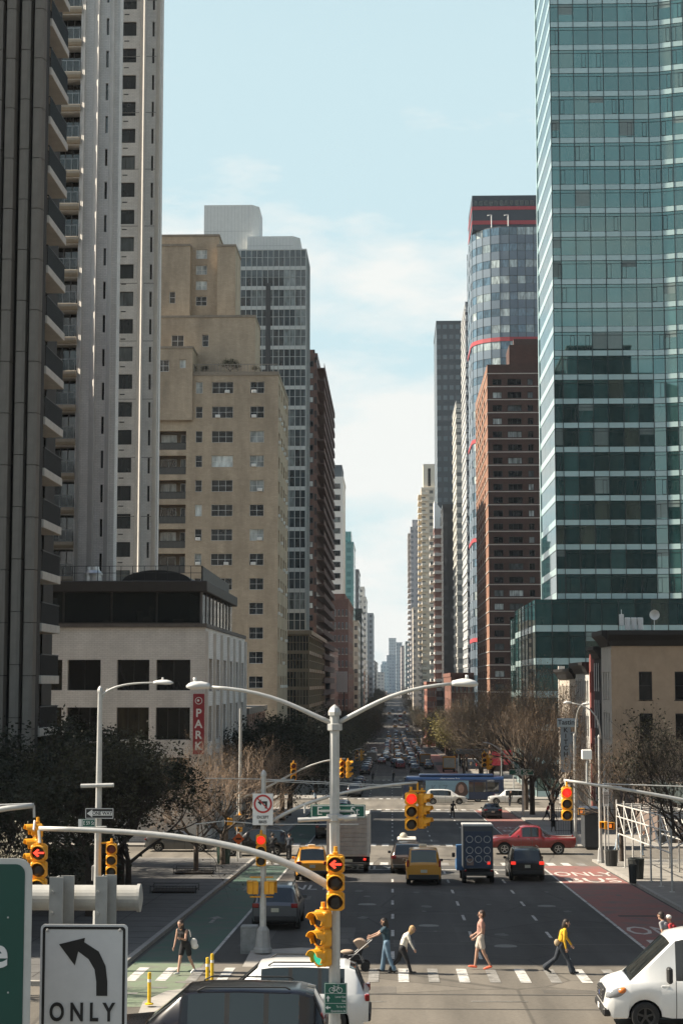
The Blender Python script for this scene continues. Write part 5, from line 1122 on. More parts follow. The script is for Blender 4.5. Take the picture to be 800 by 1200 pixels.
m_ = MB(); m_.tube([P(489, 917, Y-1.5), P(489, 929, Y-1.5)], .03, 6); m_.tube([P(481, 927, Y-1.55), P(498, 927, Y-1.45)], .03, 6); m_.build('hanger', YEL, Np)
cb = thing('signal_cabinet', 'grey control cabinet beside the no turn post', 'cabinet', (0, 0, 0)); a = G(289, 1118); MB().box(a.x-.22, a.x+.38, a.y, a.y+.5, a.z-.05, a.z+.95, 0, .03).build('case', mat('cabinet_steel', (.20, .205, .2), .5, .2, 6, dirt=.4), cb); MB().box(a.x-.15, a.x+.31, a.y-.012, a.y, a.z+.1, a.z+.85).build('door', mat('cabinet_steel2', (.23, .235, .23), .5, .2, 6, dirt=.5), cb)

# ---- right mast arm with red signal ------------------------------------------------------------------------
Y = 56.0; Rp = thing('signal_post', 'signal post at the right kerb with a mast arm over the bus lane', 'signal post', (0, 0, 0)); xr = 13.4; zt = Zp(925, Y, 900)
post(Rp, xr, Y, zt); arm(Rp, bez((xr, Y, Zp(972, Y, 900)), P(860, 950, Y), P(800, 934, Y), P(661, 914.5, Y), 14), .09, .05, 'mast_arm')
m_ = MB(); m_.tube([(xr, Y, Zp(928, Y, 900)), P(800, 921.5, Y), P(707, 918.5, Y)], .018, 5); m_.tube([P(705, 921, Y-.1), P(728, 922, Y-.1)], .018, 5); m_.build('guy_rod', STEEL, Rp)
signal(P(663.5, 920, Y-.2), radians(-4), ('red', 'off', 'off'), 'yellow signal showing red on the arm over the bus lane')
m_ = MB(); m_.tube([P(661, 913, Y), P(663, 922, Y-.15)], .03, 6); m_.build('hanger', STEEL, Rp)
ws = thing('camera_box', 'white box on a short mast above the right signal arm', 'camera', (0, 0, 0)); a, b = P(681, 890, Y), P(692.5, 878.5, Y); MB().box(a.x, b.x, Y-.12, Y+.12, a.z, b.z, 0, .02).build('case', mat('camera_white', (.78, .77, .72), .5, .04), ws); MB().tube([P(687, 917, Y), P(687, 889, Y)], .035, 8).build('mast', STEEL, ws)
pb = thing('parking_sign', 'tall white notice board hung below the right signal arm', 'sign', (0, 0, 0)); Yq = 104.5; a, b = P(706, 945, Yq), P(712.5, 918, Yq); MB().box(a.x, b.x, Yq, Yq+.02, a.z, b.z, 0, .008).build('panel', S_WHITE, pb); MB().tube([(b.x-.05, Yq+.06, gz(Yq)+.14), (b.x-.05, Yq+.06, b.z)], .035, 6).build('post', STEEL, pb); MB().box(a.x+.04, b.x-.04, Yq-.006, Yq, a.z+.15, b.z-.5).build('print', mat('print_grey', (.35, .33, .3), .7, .4, 30), pb)
# ---- far right: bishop crook lamps, vertical KITCHEN sign ----------------------------------------------------
Yk = 106.5; bl = thing('lamp_post', 'curved crook lamp post arching over the corner crowd', 'lamp post', (0, 0, 0)); a = P(703, 980, Yk)
post(bl, a.x, Yk, P(703, 864, Yk).z, .12, .07, dz=.14); arm(bl, bez(P(703, 866, Yk), P(702, 838, Yk), P(694, 828, Yk), P(668, 823.5, Yk)), .06, .04); cobra(bl, P(669, 823.5, Yk), -1, .5)
Yk = 127.0; bl = thing('lamp_post', 'thin lamp post behind the crook lamp, arm bent forward', 'lamp post', (0, 0, 0)); a = P(674, 995, Yk)
post(bl, a.x, Yk, P(674, 862, Yk).z, .12, .07, dz=.1); arm(bl, bez(P(674, 862, Yk), P(674, 840, Yk), P(676, 828, Yk-1), P(683, 825, Yk-2.2)), .07, .05); cobra(bl, P(682, 825, Yk-2.2), 1, .5)
Yk = 140.0; ks = thing('blade_sign', 'tall grey vertical restaurant sign with dark letters on the right pavement', 'sign', (0, 0, 0)); pa = mat('kitchen_panel', (.20, .235, .26), .5, .1, 3); a, b = P(657, 905, Yk), P(668, 851, Yk); c, d = P(668.5, 895, Yk), P(674.5, 858, Yk)
MB().box(a.x, b.x, Yk, Yk+.18, a.z, b.z, 0, .02).build('panel', pa, ks); MB().box(c.x, d.x, Yk+.02, Yk+.16, c.z, d.z, 0, .02).build('panel', pa, ks); e, f = P(652.5, 852, Yk), P(676.5, 842, Yk); MB().box(e.x, f.x, Yk-.05, Yk+.2, e.z, f.z, 0, .03).build('header', mat('kitchen_header', (.33, .39, .42), .5, .08), ks)
lettering('Tasting', .55, S_BLACK, ks, ((e.x+f.x)/2, Yk-.06, (e.z+f.z)/2+.03), bold=.01); dz_ = (b.z-a.z)
for k, ch in enumerate('KITCHEN'): lettering(ch, .52, S_BLACK, ks, ((a.x+b.x)/2, Yk-.008, b.z-.32-k*(dz_-.3)/7), bold=.012)
for k, ch in enumerate('WINEBAR'): lettering(ch, .36, S_BLACK, ks, ((c.x+d.x)/2, Yk+.012, d.z-.22-k*(d.z-c.z-.2)/7), bold=.008)
MB().tube([(b.x, Yk+.3, gz(Yk)+.1), (b.x, Yk+.3, b.z)], .07, 8).build('post', RAILD, ks)

# ---- second and third junction signals (far) ------------------------------------------------------------------
def far_signal_post(px, Y, ptop, parm, pend, heads, label, arm_y):
    t = thing('signal_post', label, 'signal post', (0, 0, 0)); b = P(px, ptop, Y); MB().tube([(b.x, Y, gz(Y)), (b.x, Y, b.z)], [.13, .09], 8).build('pole', STEEL, t)
    arm(t, bez(P(px, parm, Y), P(px+(pend-px)*.35, parm-12, Y), P(px+(pend-px)*.6, arm_y, Y), P(pend, arm_y, Y)), .08, .05, 'mast_arm')
    return t
far_signal_post(282, 112, 830, 935, 405, 0, 'slim pale lamp and signal post rising from the bare trees', 889)
for i, (px, py, r, st, lb) in enumerate(((344, 893, 8, ('dull', 'off', 'off'), 'small yellow signal hanging before the dark left trees'), (400, 890, 20, ('dull', 'off', 'off'), 'small yellow signal at the arm tip over the second junction'), (409, 890, 85, ('off', 'off', 'off'), 'small yellow signal turned sideways at the second junction arm tip'), (280, 953, -25, ('dull', 'off', 'off'), 'small yellow signal low among the bare twigs on the left'))): signal(P(px, py, 112-i*.3), radians(r), st, lb, s=1.05)
far_signal_post(386, 252, 880, 905, 424, 0, 'far signal post beside the parked cars', 877)
for px, lb in ((418, 'tiny yellow signal beyond the parked cars'), (424, 'tiny yellow signal next to its twin beyond the parked cars'), (399, 'tiny yellow signal before the far trees by the post')): signal(P(px, 879, 252), radians(10 if px < 424 else 70), ('dull', 'off', 'off'), lb, s=1.4)
far_signal_post(612, 171, 900, 905, 566, 0, 'signal post on the right corner with a white arm', 870)
for px, py, r, lb in ((567, 881, 0, 'small yellow signal over the bus roof'), (573, 884, 70, 'small yellow signal sideways over the bus roof')): signal(P(px, py, 171), radians(r), ('dull', 'off', 'off'), lb, s=1.35)
r5 = thing('street_sign', 'green street name sign reading 58 St on the right corner', 'street sign', (0, 0, 0)); street_sign(r5, 596, 625, 901.5, 908.5, 170.7, '58 St', .6); MB().tube([P(611.5, 925, 170.85), P(611.5, 901, 170.85)], .05, 6).build('post', STEEL, r5)
# one way plate, orange diamond and parking plate on the left corner pole
op = thing('sign_post', 'pole with grey parking plate before the crossing dark car', 'sign', (0, 0, 0)); Yq = 104.0; b = G(278, 1012); MB().tube([(b.x, b.y, b.z), (b.x, b.y, P(279, 918, b.y).z)], .05, 8).build('pole', STEEL, op); q = b.y-.1; a, c = P(274, 969, q), P(287.5, 955.5, q); MB().box(a.x, c.x, q, q+.02, a.z, c.z, 0, .005).build('panel', mat('plate_grey', (.42, .40, .37), .6, .1), op); lettering('NO', .2, S_BLACK, op, ((a.x+c.x)/2, q-.01, a.z+.45)); lettering('TURNS', .17, S_BLACK, op, ((a.x+c.x)/2, q-.01, a.z+.2), sx=.8)
od = thing('warning_sign', 'orange diamond road work sign on the left corner', 'sign', (0, 0, 0)); m_ = P(279.5, 983, q-.1); mm = MB(); s_ = .37; mm.prism([(m_.x-s_, m_.z), (m_.x, m_.z-s_), (m_.x+s_, m_.z), (m_.x, m_.z+s_)], q-.12, q-.1, axis='y'); mm.build('panel', mat('work_orange', (.62, .13, .03), .5, .08), od, recalc=True); mm = MB(); mm.prism([(m_.x-.16, m_.z-.05), (m_.x+.16, m_.z-.05), (m_.x+.16, m_.z+.05), (m_.x-.16, m_.z+.05)], q-.125, q-.121, axis='y'); mm.build('symbol', S_BLACK, od, recalc=True)
ped_signal(P(268, 963, q-1), radians(-60), 'yellow walk signal box above the left corner pavement', False)
# right corner walk signals and poles
rc = thing('signal_post', 'thin post with two yellow walk boxes by the scaffold', 'signal post', (0, 0, 0)); b = G(709, 1013, .14); MB().tube([b, (b.x, b.y, P(709, 930, b.y).z)], .06, 8).build('pole', STEEL, rc); b2 = b
ped_signal(P(707, 967, b2.y-.1), radians(-50), 'yellow walk signal box turned to the red pickup', False); ped_signal(P(714.5, 968, b2.y-.15), radians(20), 'yellow walk signal box with lit orange hand by the scaffold', True)
ped_signal(P(680.5, 951, 116), 0, 'yellow walk signal box with lit hand beside the red signal', True)

# ---- gantry with ONLY sign in front ----------------------------------------------------------------------------
Yg = 15.3; ga = thing('sign_gantry', 'grey steel sign gantry of a fat pipe with upright brackets', 'gantry', (0, 0, 0)); gs = mat('gantry_grey', (.36, .355, .33), .65, .14, 6, dirt=.35)
z_ = P(100, 1052, Yg).z; r_ = (P(100, 1037, Yg).z-P(100, 1067, Yg).z)/2; xe = P(165, 1052, Yg).x
MB().lathe([(0, -5.2), (r_, -5.2), (r_, -.03), (r_+.012, -.028), (r_+.012, 0), (r_*.6, .012), (0, .015)], (xe, Yg, z_), 24, axis='x').build('pipe', gs, ga, smooth=False, recalc=True)
MB().tube([(xe-5.2, Yg, gz(Yg)-.1), (xe-5.2, Yg, z_+.3)], [.2, .17], 16).build('post', gs, ga)
for p0, p1, pt in ((58, 84, 1028), (112, 134, 1027)):
    a = P(p0, pt, Yg-.28); b = P(p1, pt, Yg-.28); w = (b.x-a.x); m_ = MB(); z0, z1 = P(0, 1230, Yg-.28).z, a.z
    m_.box(a.x, a.x+w*.62, Yg-.27, Yg-.255, z0, z1); m_.box(a.x+w*.30, a.x+w*.345, Yg-.255, Yg-.145, z0, z1); m_.box(a.x+w*.40, b.x, Yg-.145, Yg-.13, z0, z1-.002)
    m_.tube([(a.x+w*.15, Yg-.29, z_-.1), (a.x+w*.15, Yg-.25, z_-.1)], .014, 6); m_.tube([(a.x+w*.15, Yg-.29, z_+.08), (a.x+w*.15, Yg-.25, z_+.08)], .014, 6); m_.build('bracket', gs, ga)
on = thing('lane_sign', 'white left turn ONLY sign with a bent black arrow on the gantry', 'sign', (0, 0, 0)); Yo = Yg-.36; a, b = P(46, 1208, Yo), P(150, 1083.5, Yo); w = b.x-a.x; z1 = b.z; z0 = z1-w*1.2
def rrect(x0, x1, z0, z1, r, n=6):
    p = []
    for cx_, cz_, t0 in ((x1-r, z1-r, 0), (x0+r, z1-r, 90), (x0+r, z0+r, 180), (x1-r, z0+r, 270)):
        for k in range(n+1): t = radians(t0+90*k/n); p.append((cx_+r*cos(t), cz_+r*sin(t)))
    return p
tilt = 0
MB().prism(rrect(a.x, b.x, z0, z1, w*.05), Yo, Yo+.01, axis='y').build('panel', S_WHITE, on, recalc=True)
m_ = MB(); o_ = rrect(a.x+w*.025, b.x-w*.025, z0+w*.025, z1-w*.025, w*.04); i_ = rrect(a.x+w*.055, b.x-w*.055, z0+w*.055, z1-w*.055, w*.025)
for k in range(len(o_)): k2 = (k+1) % len(o_); m_.face([(o_[k][0], Yo-.003, o_[k][1]), (i_[k][0], Yo-.003, i_[k][1]), (i_[k2][0], Yo-.003, i_[k2][1]), (o_[k2][0], Yo-.003, o_[k2][1])])
m_.build('border', S_BLACK, on); q = lambda px, py: (P(px, py, Yo-.003).x, P(px, py, Yo-.003).z)
inner = [q(113, 1167), q(113, 1150), q(111, 1136), q(104, 1124), q(92, 1115)]; outer = [q(126, 1167), q(126, 1150), q(124, 1132), q(116, 1115), q(99, 1104)]
m_ = MB()
for k in range(4): m_.face([(inner[k][0], Yo-.004, inner[k][1]), (outer[k][0], Yo-.004, outer[k][1]), (outer[k+1][0], Yo-.004, outer[k+1][1]), (inner[k+1][0], Yo-.004, inner[k+1][1])])
hd = [q(69.5, 1106.5), q(88, 1131.5), q(92, 1115), q(99, 1104), q(100, 1099)]; m_.face([(x, Yo-.0045, z) for x, z in hd]); m_.build('arrow', S_BLACK, on)
lettering('O N L Y', w*.285, S_BLACK, on, ((a.x+b.x)/2-.01, Yo-.005, P(97, 1187, Yo).z), bold=.005, sx=.74)
for px, py in ((56, 1090), (141, 1090)): MB().lathe([(.0, -.012), (.012, -.01), (.014, 0)], (P(px, py, Yo).x, Yo-.001, P(px, py, Yo).z), 8, axis='y').build('bolt', STEEL, on)
gsn = thing('direction_sign', 'large dark green direction sign with pale border cut by the frame', 'sign', (0, 0, 0)); Yd = Yg-1.6; a, b = P(-300, 1330, Yd), P(38.5, 1006, Yd); pale = mat('sign_border_pale', (.50, .50, .47), .5, .08, 5)
MB().prism(rrect(a.x, b.x, a.z, b.z, .12, 8), Yd, Yd+.012, axis='y').build('border', pale, gsn, recalc=True); MB().prism(rrect(a.x+.045, b.x-.058, a.z+.045, b.z-.045, .075, 8), Yd-.004, Yd-.001, axis='y').build('panel', mat('sign_green_dark', (.0, .055, .04), .5, .06), gsn, recalc=True)
lettering('e', .34, S_WHITE, gsn, (P(-2, 1122, Yd).x, Yd-.008, P(0, 1117, Yd).z), bold=.008); MB().box(b.x-1.2, b.x-1.1, Yd+.012, Yg-.1, z_-.4, z_+.3).build('bracket', gs, gsn)
for px, py in ((10, 1075), (10, 1163)): MB().lathe([(.0, -.01), (.007, -.008), (.008, 0)], (P(px, py, Yd).x, Yd-.004, P(px, py, Yd).z), 8, axis='y').build('rivet', STEEL, gsn)

# ---- bollards, bins, tree pit fences, shed ---------------------------------------------------------------------------
YB = mat('bollard_yellow', (.66, .43, .02), .5, .1, 8)
for px, py, lb in ((175, 1177, 'bright yellow delineator post standing alone on the island corner'), (243, 1157, 'yellow delineator post by the black car roof'), (248.5, 1152, 'yellow delineator post right behind another one')):
    p = G(px, py, .1); t = thing('delineator_post', lb, 'bollard', p); m_ = MB(); m_.lathe([(.12, 0), (.12, .03), (.05, .05), (.05, .82), (.045, .86), (0, .87)], n=12); m_.build('tube', YB, t)
    m_ = MB(); m_.lathe([(.052, .6), (.053, .6), (.053, .68), (.052, .68)], n=12); m_.build('band', S_WHITE, t)
BIN = mat('bin_dark', (.03, .034, .032), .6, .15)
def bin_(p, label, r=.36, h=.95, m=BIN):
    t = thing('litter_bin', label, 'litter bin', p); m_ = MB(); m_.lathe([(r*.85, 0), (r, h*.92), (r*1.06, h*.93), (r*1.06, h), (r*.8, h), (r*.78, h*.6), (0, h*.6)], n=14); m_.build('basket', m, t)
    s_ = MB()
    for k in range(18): a = 2*pi*k/18; s_.tube([(r*.87*cos(a), r*.87*sin(a), .02), (r*1.02*cos(a), r*1.02*sin(a), h*.9)], .012, 4)
    s_.build('slats', m, t)
bin_(G(716, 1015, .14), 'dark slatted litter bin beside the walk signal post'); bin_(G(745, 1030, .14), 'large dark litter bin under the scaffold', .42, 1.1); bin_(G(262, 1012, .14), 'green litter bin on the left corner pavement', .42, 1.1, mat('bin_green', (.03, .06, .045), .6, .15)); bin_(G(741, 1035, .14), 'small dark bin in front of the large scaffold bin', .2, .95)
def pit(p, L, label):
    t = thing('tree_guard', label, 'tree guard', p); m_ = MB()
    for x, y in ((0, 0), (L, 0), (L, 1.3), (0, 1.3)): m_.tube([(x, y, 0), (x, y, .36)], .02, 6)
    for z in (.33, .1): m_.tube([(0, 0, z), (L, 0, z), (L, 1.3, z), (0, 1.3, z), (0, 0, z)], .018, 5)
    for k in range(1, 14): m_.tube([(L*k/14, 0, .1), (L*k/14, 0, .33)], .01, 4)
    m_.build('fence', RAILD, t); s_ = MB(); s_.box(.05, L-.05, .05, 1.25, 0, .1, 0, .03); s_.build('soil', mat('pit_soil', (.04, .032, .025), 1, .4, 12, bump=.5), t)
PITS = [(205, 1076, 'low iron tree guard on the left pavement, first from the crossing'), (232, 1047, 'low iron tree guard on the left pavement, second from the crossing'), (252, 1025, 'low iron tree guard on the left pavement, third from the crossing'), (165, 1106, 'low iron guard round bare soil at the pavement edge'), (190, 1098, 'low iron guard near the walking woman')]
for px, py, lb in PITS[1:3]: p = G(px, py, .14); pit((p.x-2.3, p.y, p.z), 2.2, lb)
def shed():
    t = thing('sidewalk_shed', 'pipe scaffold sidewalk shed over the right pavement', 'scaffold', (0, 0, 0)); pm = mat('scaffold_pipe', (.56, .55, .52), .5, .12, 6, metal=.2)
    xs = (13.6, 16.2, 18.4); ys = [85+3.4*k for k in range(7)]; ht = 4.0
    for x in xs:
        for y in ys: m_ = MB(); m_.tube([(x, y, gz(y)+.14), (x, y, gz(y)+ht)], .05, 8); m_.box(x-.12, x+.12, y-.12, y+.12, gz(y)+.14, gz(y)+.17); m_.build('pipe_post', pm, t)
    for x in xs[:2]:
        for z in (2.0, 3.0, 3.7): MB().tube([(x, y, gz(y)+z) for y in ys], .04, 6).build('rail', pm, t)
        for a, b in zip(ys, ys[1:]):
            m_ = MB(); m_.tube([(x, a, gz(a)+2.0), (x, b, gz(b)+3.7)], .032, 6); m_.build('brace', pm, t)
    for y in ys:
        MB().tube([(xs[0], y, gz(y)+3.72), (xs[2], y, gz(y)+3.72)], .04, 6).build('rail', pm, t); m_ = MB(); m_.tube([(xs[0], y, gz(y)+2.2), (xs[1], y, gz(y)+3.6)], .03, 6); m_.build('brace', pm, t)
    dk = mat('shed_deck', (.05, .045, .04), .85, .2); a, b = ys[2], ys[-1]+1
    m_ = MB(); i = 0; sheet_pts = [(xs[0]-.2, a), (xs[2]+.4, a), (xs[2]+.4, b), (xs[0]-.2, b)]
    z = gz((a+b)/2)+ht
    for k in range(12): y0 = a+(b-a)*k/12; MB().box(xs[1]-.3, xs[2]+.4, y0+.02, y0+(b-a)/12-.02, gz(y0)+ht+.02, gz(y0)+ht+.1).build('deck_plank', dk, t)
    pn = mat('shed_parapet', (.035, .05, .05), .8, .15)
    for k in range(4): y0 = a+(b-a)*k/4; MB().box(xs[1]-.36, xs[1]-.3, y0+.02, y0+(b-a)/4-.02, gz(y0)+ht, gz(y0)+ht+1.05).build('parapet_panel', pn, t)
shed()
# iron fence at the right corner (subway / yard railing)
fn = thing('iron_fence', 'tall iron railing behind the red pickup on the right pavement', 'fence', (0, 0, 0)); y = 140.0
for k in range(30): x = 13.2+k*.19; MB().tube([(x, y, gz(y)+.14), (x, y, gz(y)+2.3)], .018, 4).build('bar', RAILD, fn)
for z in (.4, 2.1): MB().tube([(13.1, y, gz(y)+z), (18.8, y, gz(y)+z)], .025, 5).build('rail', RAILD, fn)
# shop awnings, banners and news boxes on the far right pavement
for px0, px1, pt, pb_, Y_, c_, lb in ((576, 586, 881, 897, 230, (.42, .03, .05), 'red street banner over the far right pavement'), (590, 600, 879, 896, 226, (.40, .04, .05), 'second red banner nearer the bare tree')):
    t = thing('banner', lb, 'banner', (0, 0, 0)); a, b = P(px0, pb_, Y_), P(px1, pt, Y_); MB().box(a.x, b.x, Y_, Y_+.06, a.z, b.z).build('cloth', mat('banner_red', c_, .8, .1), t); MB().tube([(b.x+.1, Y_, gz(Y_)), (b.x+.1, Y_, b.z+.5)], .08, 6).build('pole', STEEL, t)
aw = thing('awning', 'dark flat awning over the far right crowd', 'awning', (0, 0, 0)); Y_ = 236; a, b = P(535, 884, Y_), P(572, 879, Y_); MB().box(a.x, b.x, Y_, Y_+4, a.z, b.z, 0, .05).build('roof', mat('awning_dark', (.05, .055, .06), .7, .1), aw)
for q in (.05, .95): MB().tube([(a.x+(b.x-a.x)*q, Y_+.3, gz(Y_)), (a.x+(b.x-a.x)*q, Y_+.3, a.z)], .06, 6).build('post', STEEL, aw)
bxs = thing('newsstand', 'blue and dark kiosk roof beside the crowd at the right corner', 'kiosk', (0, 0, 0)); Y_ = 122; a, b = P(684, 960, Y_), P(702, 926, Y_); g_ = gz(Y_)+.14; MB().box(a.x, b.x, Y_, Y_+2.2, g_, a.z+.4, 0, .04).build('case', mat('kiosk_dark', (.04, .045, .05), .6, .2), bxs); MB().prism([(a.x-.2, a.z+.4), (b.x+.2, a.z+.4), (b.x+.1, a.z+.75), (a.x-.1, a.z+.75)], Y_-.2, Y_+2.4, axis='y').build('roof', mat('kiosk_blue', (.025, .04, .065), .6, .15), bxs, recalc=True)
# ================================================================ VEHICLES
TYRE = mat('tyre_rubber', (.018, .018, .018), .85, .15, 10); RIM = mat('alloy_rim', (.42, .42, .41), .35, .08, metal=.8); RIMD = mat('dark_rim', (.05, .05, .05), .4, .1, metal=.4); CARGLASS = mat('car_glass', (.010, .013, .014), .04, .1, ior=1.6, coat=.3)
HEADL = mat('headlamp', (.22, .23, .24), .12, .1, ior=1.6, coat=.6); TAILL = mat('tail_lamp', (.22, .008, .008), .2, .1, coat=.5); TAILON = mat('brake_lamp_lit', (.5, .02, .01), .3, 0, emit=(1, .04, .02), es=.4); TRIM = mat('car_trim_black', (.016, .016, .016), .6, .1); PLATE = mat('number_plate', (.50, .47, .36), .5, .1, 30); CHROME = mat('chrome', (.5, .5, .5), .15, .05, metal=1.0); UNDER = mat('underbody', (.01, .01, .01), .9, .1)
def paint(name, c, rough=.28, metal=0.0, coat=.7): return mat('paint_'+name, c, rough, .05, 1.0, metal=metal, coat=coat, dirt=.12)
BASE = paint('base', (.3, .3, .3))
def lerp(pts, y):
    if y <= pts[0][0]: return pts[0][1]
    for (a, u), (b, v) in zip(pts, pts[1:]):
        if y <= b: return u+(v-u)*(y-a)/(b-a) if b > a else v
    return pts[-1][1]
def wheel_meshes(R, w=.23, rim=RIM):
    k = ('wheel', R, w, rim.name)
    if k in WCACHE: return WCACHE[k]
    t = MB(); t.lathe([(R*.64, -w/2), (R*.93, -w/2), (R, -w/2+.04), (R, w/2-.04), (R*.93, w/2), (R*.64, w/2), (R*.64, -w/2)], n=24, axis='x')
    r = MB(); r.lathe([(0, w*.36), (R*.16, w*.38), (R*.17, w*.30)], n=12, axis='x')
    for q in range(5):
        a = 2*pi*q/5; c, s = cos(a), sin(a); i = len(r.v); r.box(w*.24, w*.34, -R*.075, R*.075, R*.1, R*.62); r.xf(Matrix.Rotation(a, 4, 'X'), i)
    r.lathe([(R*.56, w*.2), (R*.57, w*.42), (R*.645, w*.44), (R*.66, w*.4)], n=24, axis='x'); r.lathe([(0, w*.12), (R*.62, w*.12)], n=24, axis='x', m=1)
    WCACHE[k] = (t.mesh('wheel', TYRE, smooth=False), r.mesh('rim', [rim, UNDER])); return WCACHE[k]
def add_wheels(t, positions, R, halfw, rim=RIM, w=.23):
    tm, rm = wheel_meshes(R, w, rim)
    for y in positions:
        for s in (1, -1):
            o = obj('wheel', tm, t, (s*(halfw-w/2-.01), y, R), 0 if s > 0 else pi); obj('rim', rm, o)
def loft_car(t, L, W, H, zb, belt, roof, wt, wr, glass, pillars, wheels, R, paintm=BASE, rim=RIM, n_extra=10):
    """body along +Y (rear at 0); belt and roof are (fraction, height) curves; glass: (rear0, rear1, front0, front1) fractions"""
    r0, r1, f0, f1 = [g*L for g in glass]; hw = W/2
    ys = {0, L}|{p[0]*L for p in belt}|{p[0]*L for p in roof}|{p[0]*L for p in wt}|{L*k/n_extra for k in range(n_extra+1)}|{r0, r1, f0, f1}
    for a, b in pillars: ys |= {a*L, b*L}
    Ra = R*1.17
    for wy in wheels: ys |= {wy+Ra*cos(radians(d)) for d in range(0, 181, 18)}
    ys = sorted(y for y in ys if 0 <= y <= L); ys = [y for i, y in enumerate(ys) if i == 0 or y-ys[i-1] > .012]
    sec = []
    for y in ys:
        f = y/L; w = hw*lerp(wt, f); bz = lerp(belt, f); rz_ = max(lerp(roof, f), bz+.015) if r0-.001 <= y <= f1+.001 else bz+.015
        gh = min(1, (rz_-bz-.015)/.25); zbot = zb
        if f < .03 or f > .97: zbot = zb+.08
        for wy in wheels:
            d = abs(y-wy)
            if d < Ra: zbot = max(zbot, R+sqrt(max(0, Ra*Ra-d*d)))
        zbot = min(zbot, bz-.12); e = w*.86*(1-gh)+hw*wr*gh
        sec.append([(w*.93, zbot), (w*.99, zbot+(bz-zbot)*.3), (w, zbot+(bz-zbot)*.62), (w*.975, bz-.04 if bz-.04 > zbot else bz), (w*.955, bz), (e, rz_-.06*gh), (e*.90, rz_-.012*gh), (e*.5, rz_+.012), (0, rz_+.02)])
    K = 9; groups = {}
    def emit(name, quad, key): groups.setdefault((name, key), []).append(quad)
    for i in range(len(ys)-1):
        ym = (ys[i]+ys[i+1])/2; a, b = sec[i], sec[i+1]
        inwind = f0 < ym < f1; inrear = r0 < ym < r1; ingh = r1 < ym < f0; pil = any(p*L < ym < q*L for p, q in pillars)
        seg = sum(1 for p, q in pillars if q*L < ym)
        for s in (1, -1):
            for k in range(K-1):
                q = [(s*a[k][0], ys[i], a[k][1]), (s*b[k][0], ys[i+1], b[k][1]), (s*b[k+1][0], ys[i+1], b[k+1][1]), (s*a[k+1][0], ys[i], a[k+1][1])]
                if s < 0: q = q[::-1]
                nm, key = 'body', 0
                if k == 4 and ingh and not pil: nm, key = 'side_window', (s, seg)
                elif k == 4 and ingh and any(p*L < ym < q*L and q-p < .035 for p, q in pillars[1:-1]): nm, key = 'pillar', (s, round(sum(1 for p, q in pillars if q*L < ym)))
                elif k >= 6 and inwind: nm = 'windshield'
                elif k >= 6 and inrear: nm = 'rear_window'
                emit(nm, q, key)
            q0 = (s*a[0][0], ys[i], a[0][1]); q1 = (s*b[0][0], ys[i+1], b[0][1])
            qq = [q0, (s*(hw-.45), ys[i], a[0][1]+.0), (s*(hw-.45), ys[i+1], b[0][1]), q1]
            emit('under', qq if s < 0 else qq[::-1], 0)
    for i, rev in ((0, False), (len(ys)-1, True)):
        s_ = sec[i]; pl = [(x, ys[i], z) for x, z in s_]+[(-x, ys[i], z) for x, z in reversed(s_[:-1])]
        emit('body', pl if not rev else pl[::-1], 0)
    for (nm, key), quads in groups.items():
        mb = MB()
        for q in quads: mb.face(q, 0)
        me = mb.mesh(nm, {'body': paintm, 'under': UNDER, 'pillar': TRIM}.get(nm, CARGLASS)); bm = bmesh.new(); bm.from_mesh(me); bmesh.ops.remove_doubles(bm, verts=bm.verts, dist=.0015); bm.to_mesh(me); bm.free()
        me.shade_smooth(); me.set_sharp_from_angle(angle=radians(38))
        o = obj('underbody' if nm == 'under' else nm, me, t)
    MB().box(-hw+.42, hw-.42, .3, L-.3, zb-.06, zb+.25).build('underbody', UNDER, t)
    add_wheels(t, wheels, R, hw, rim)
    sm_ = MB()
    for pa_, pb_ in pillars:
        yy = (pa_+pb_)/2*L
        if pb_-pa_ > .1: yy = pb_*L
        i = min(range(len(ys)), key=lambda q: abs(ys[q]-yy)); w_ = sec[i]
        if w_[0][1] > zb+.2: continue
        for s in (1, -1):
            for k in range(4): (x0, z0), (x1, z1) = w_[k], w_[k+1]; q = [(s*(x0+.003), ys[i]-.009, z0), (s*(x0+.003), ys[i]+.009, z0), (s*(x1+.003), ys[i]+.009, z1), (s*(x1+.003), ys[i]-.009, z1)]; sm_.face(q if s > 0 else q[::-1])
    if sm_.f: sm_.build('door_seam', TRIM, t)
    hm_ = MB().box(-.012, .014, -.1, .1, -.018, .018, 0, .006).mesh('door_handle', paintm)
    for pa_, pb_ in pillars[1:]:
        if pb_-pa_ < .1:
            for s in (1, -1): obj('door_handle', hm_, t, (s*hw*.985, pb_*L+.16, lerp(belt, pb_)-.13))
    return sec, ys
def lamp_pair(t, name, x, y, z, w, d, h, m, bev=.02):
    me = MB().box(-w/2, w/2, -d/2, d/2, -h/2, h/2, 0, bev).mesh(name, m)
    for s in (1, -1): obj(name, me, t, (s*x, y, z))
def mirrors(t, x, y, z, m=BASE):
    me = MB().box(-.09, .09, -.06, .05, -.06, .08, 0, .025).mesh('mirror', m)
    for s in (1, -1): obj('mirror', me, t, (s*(x+.08), y, z))
def plate(t, y, z, w=.3): MB().box(-w/2, w/2, y-.008, y+.008, z-.075, z+.075).build('number_plate', PLATE, t)
def new_vehicle(name, label, cat, group=None): return thing(name, label, cat, (0, 0, 0), 0, group)
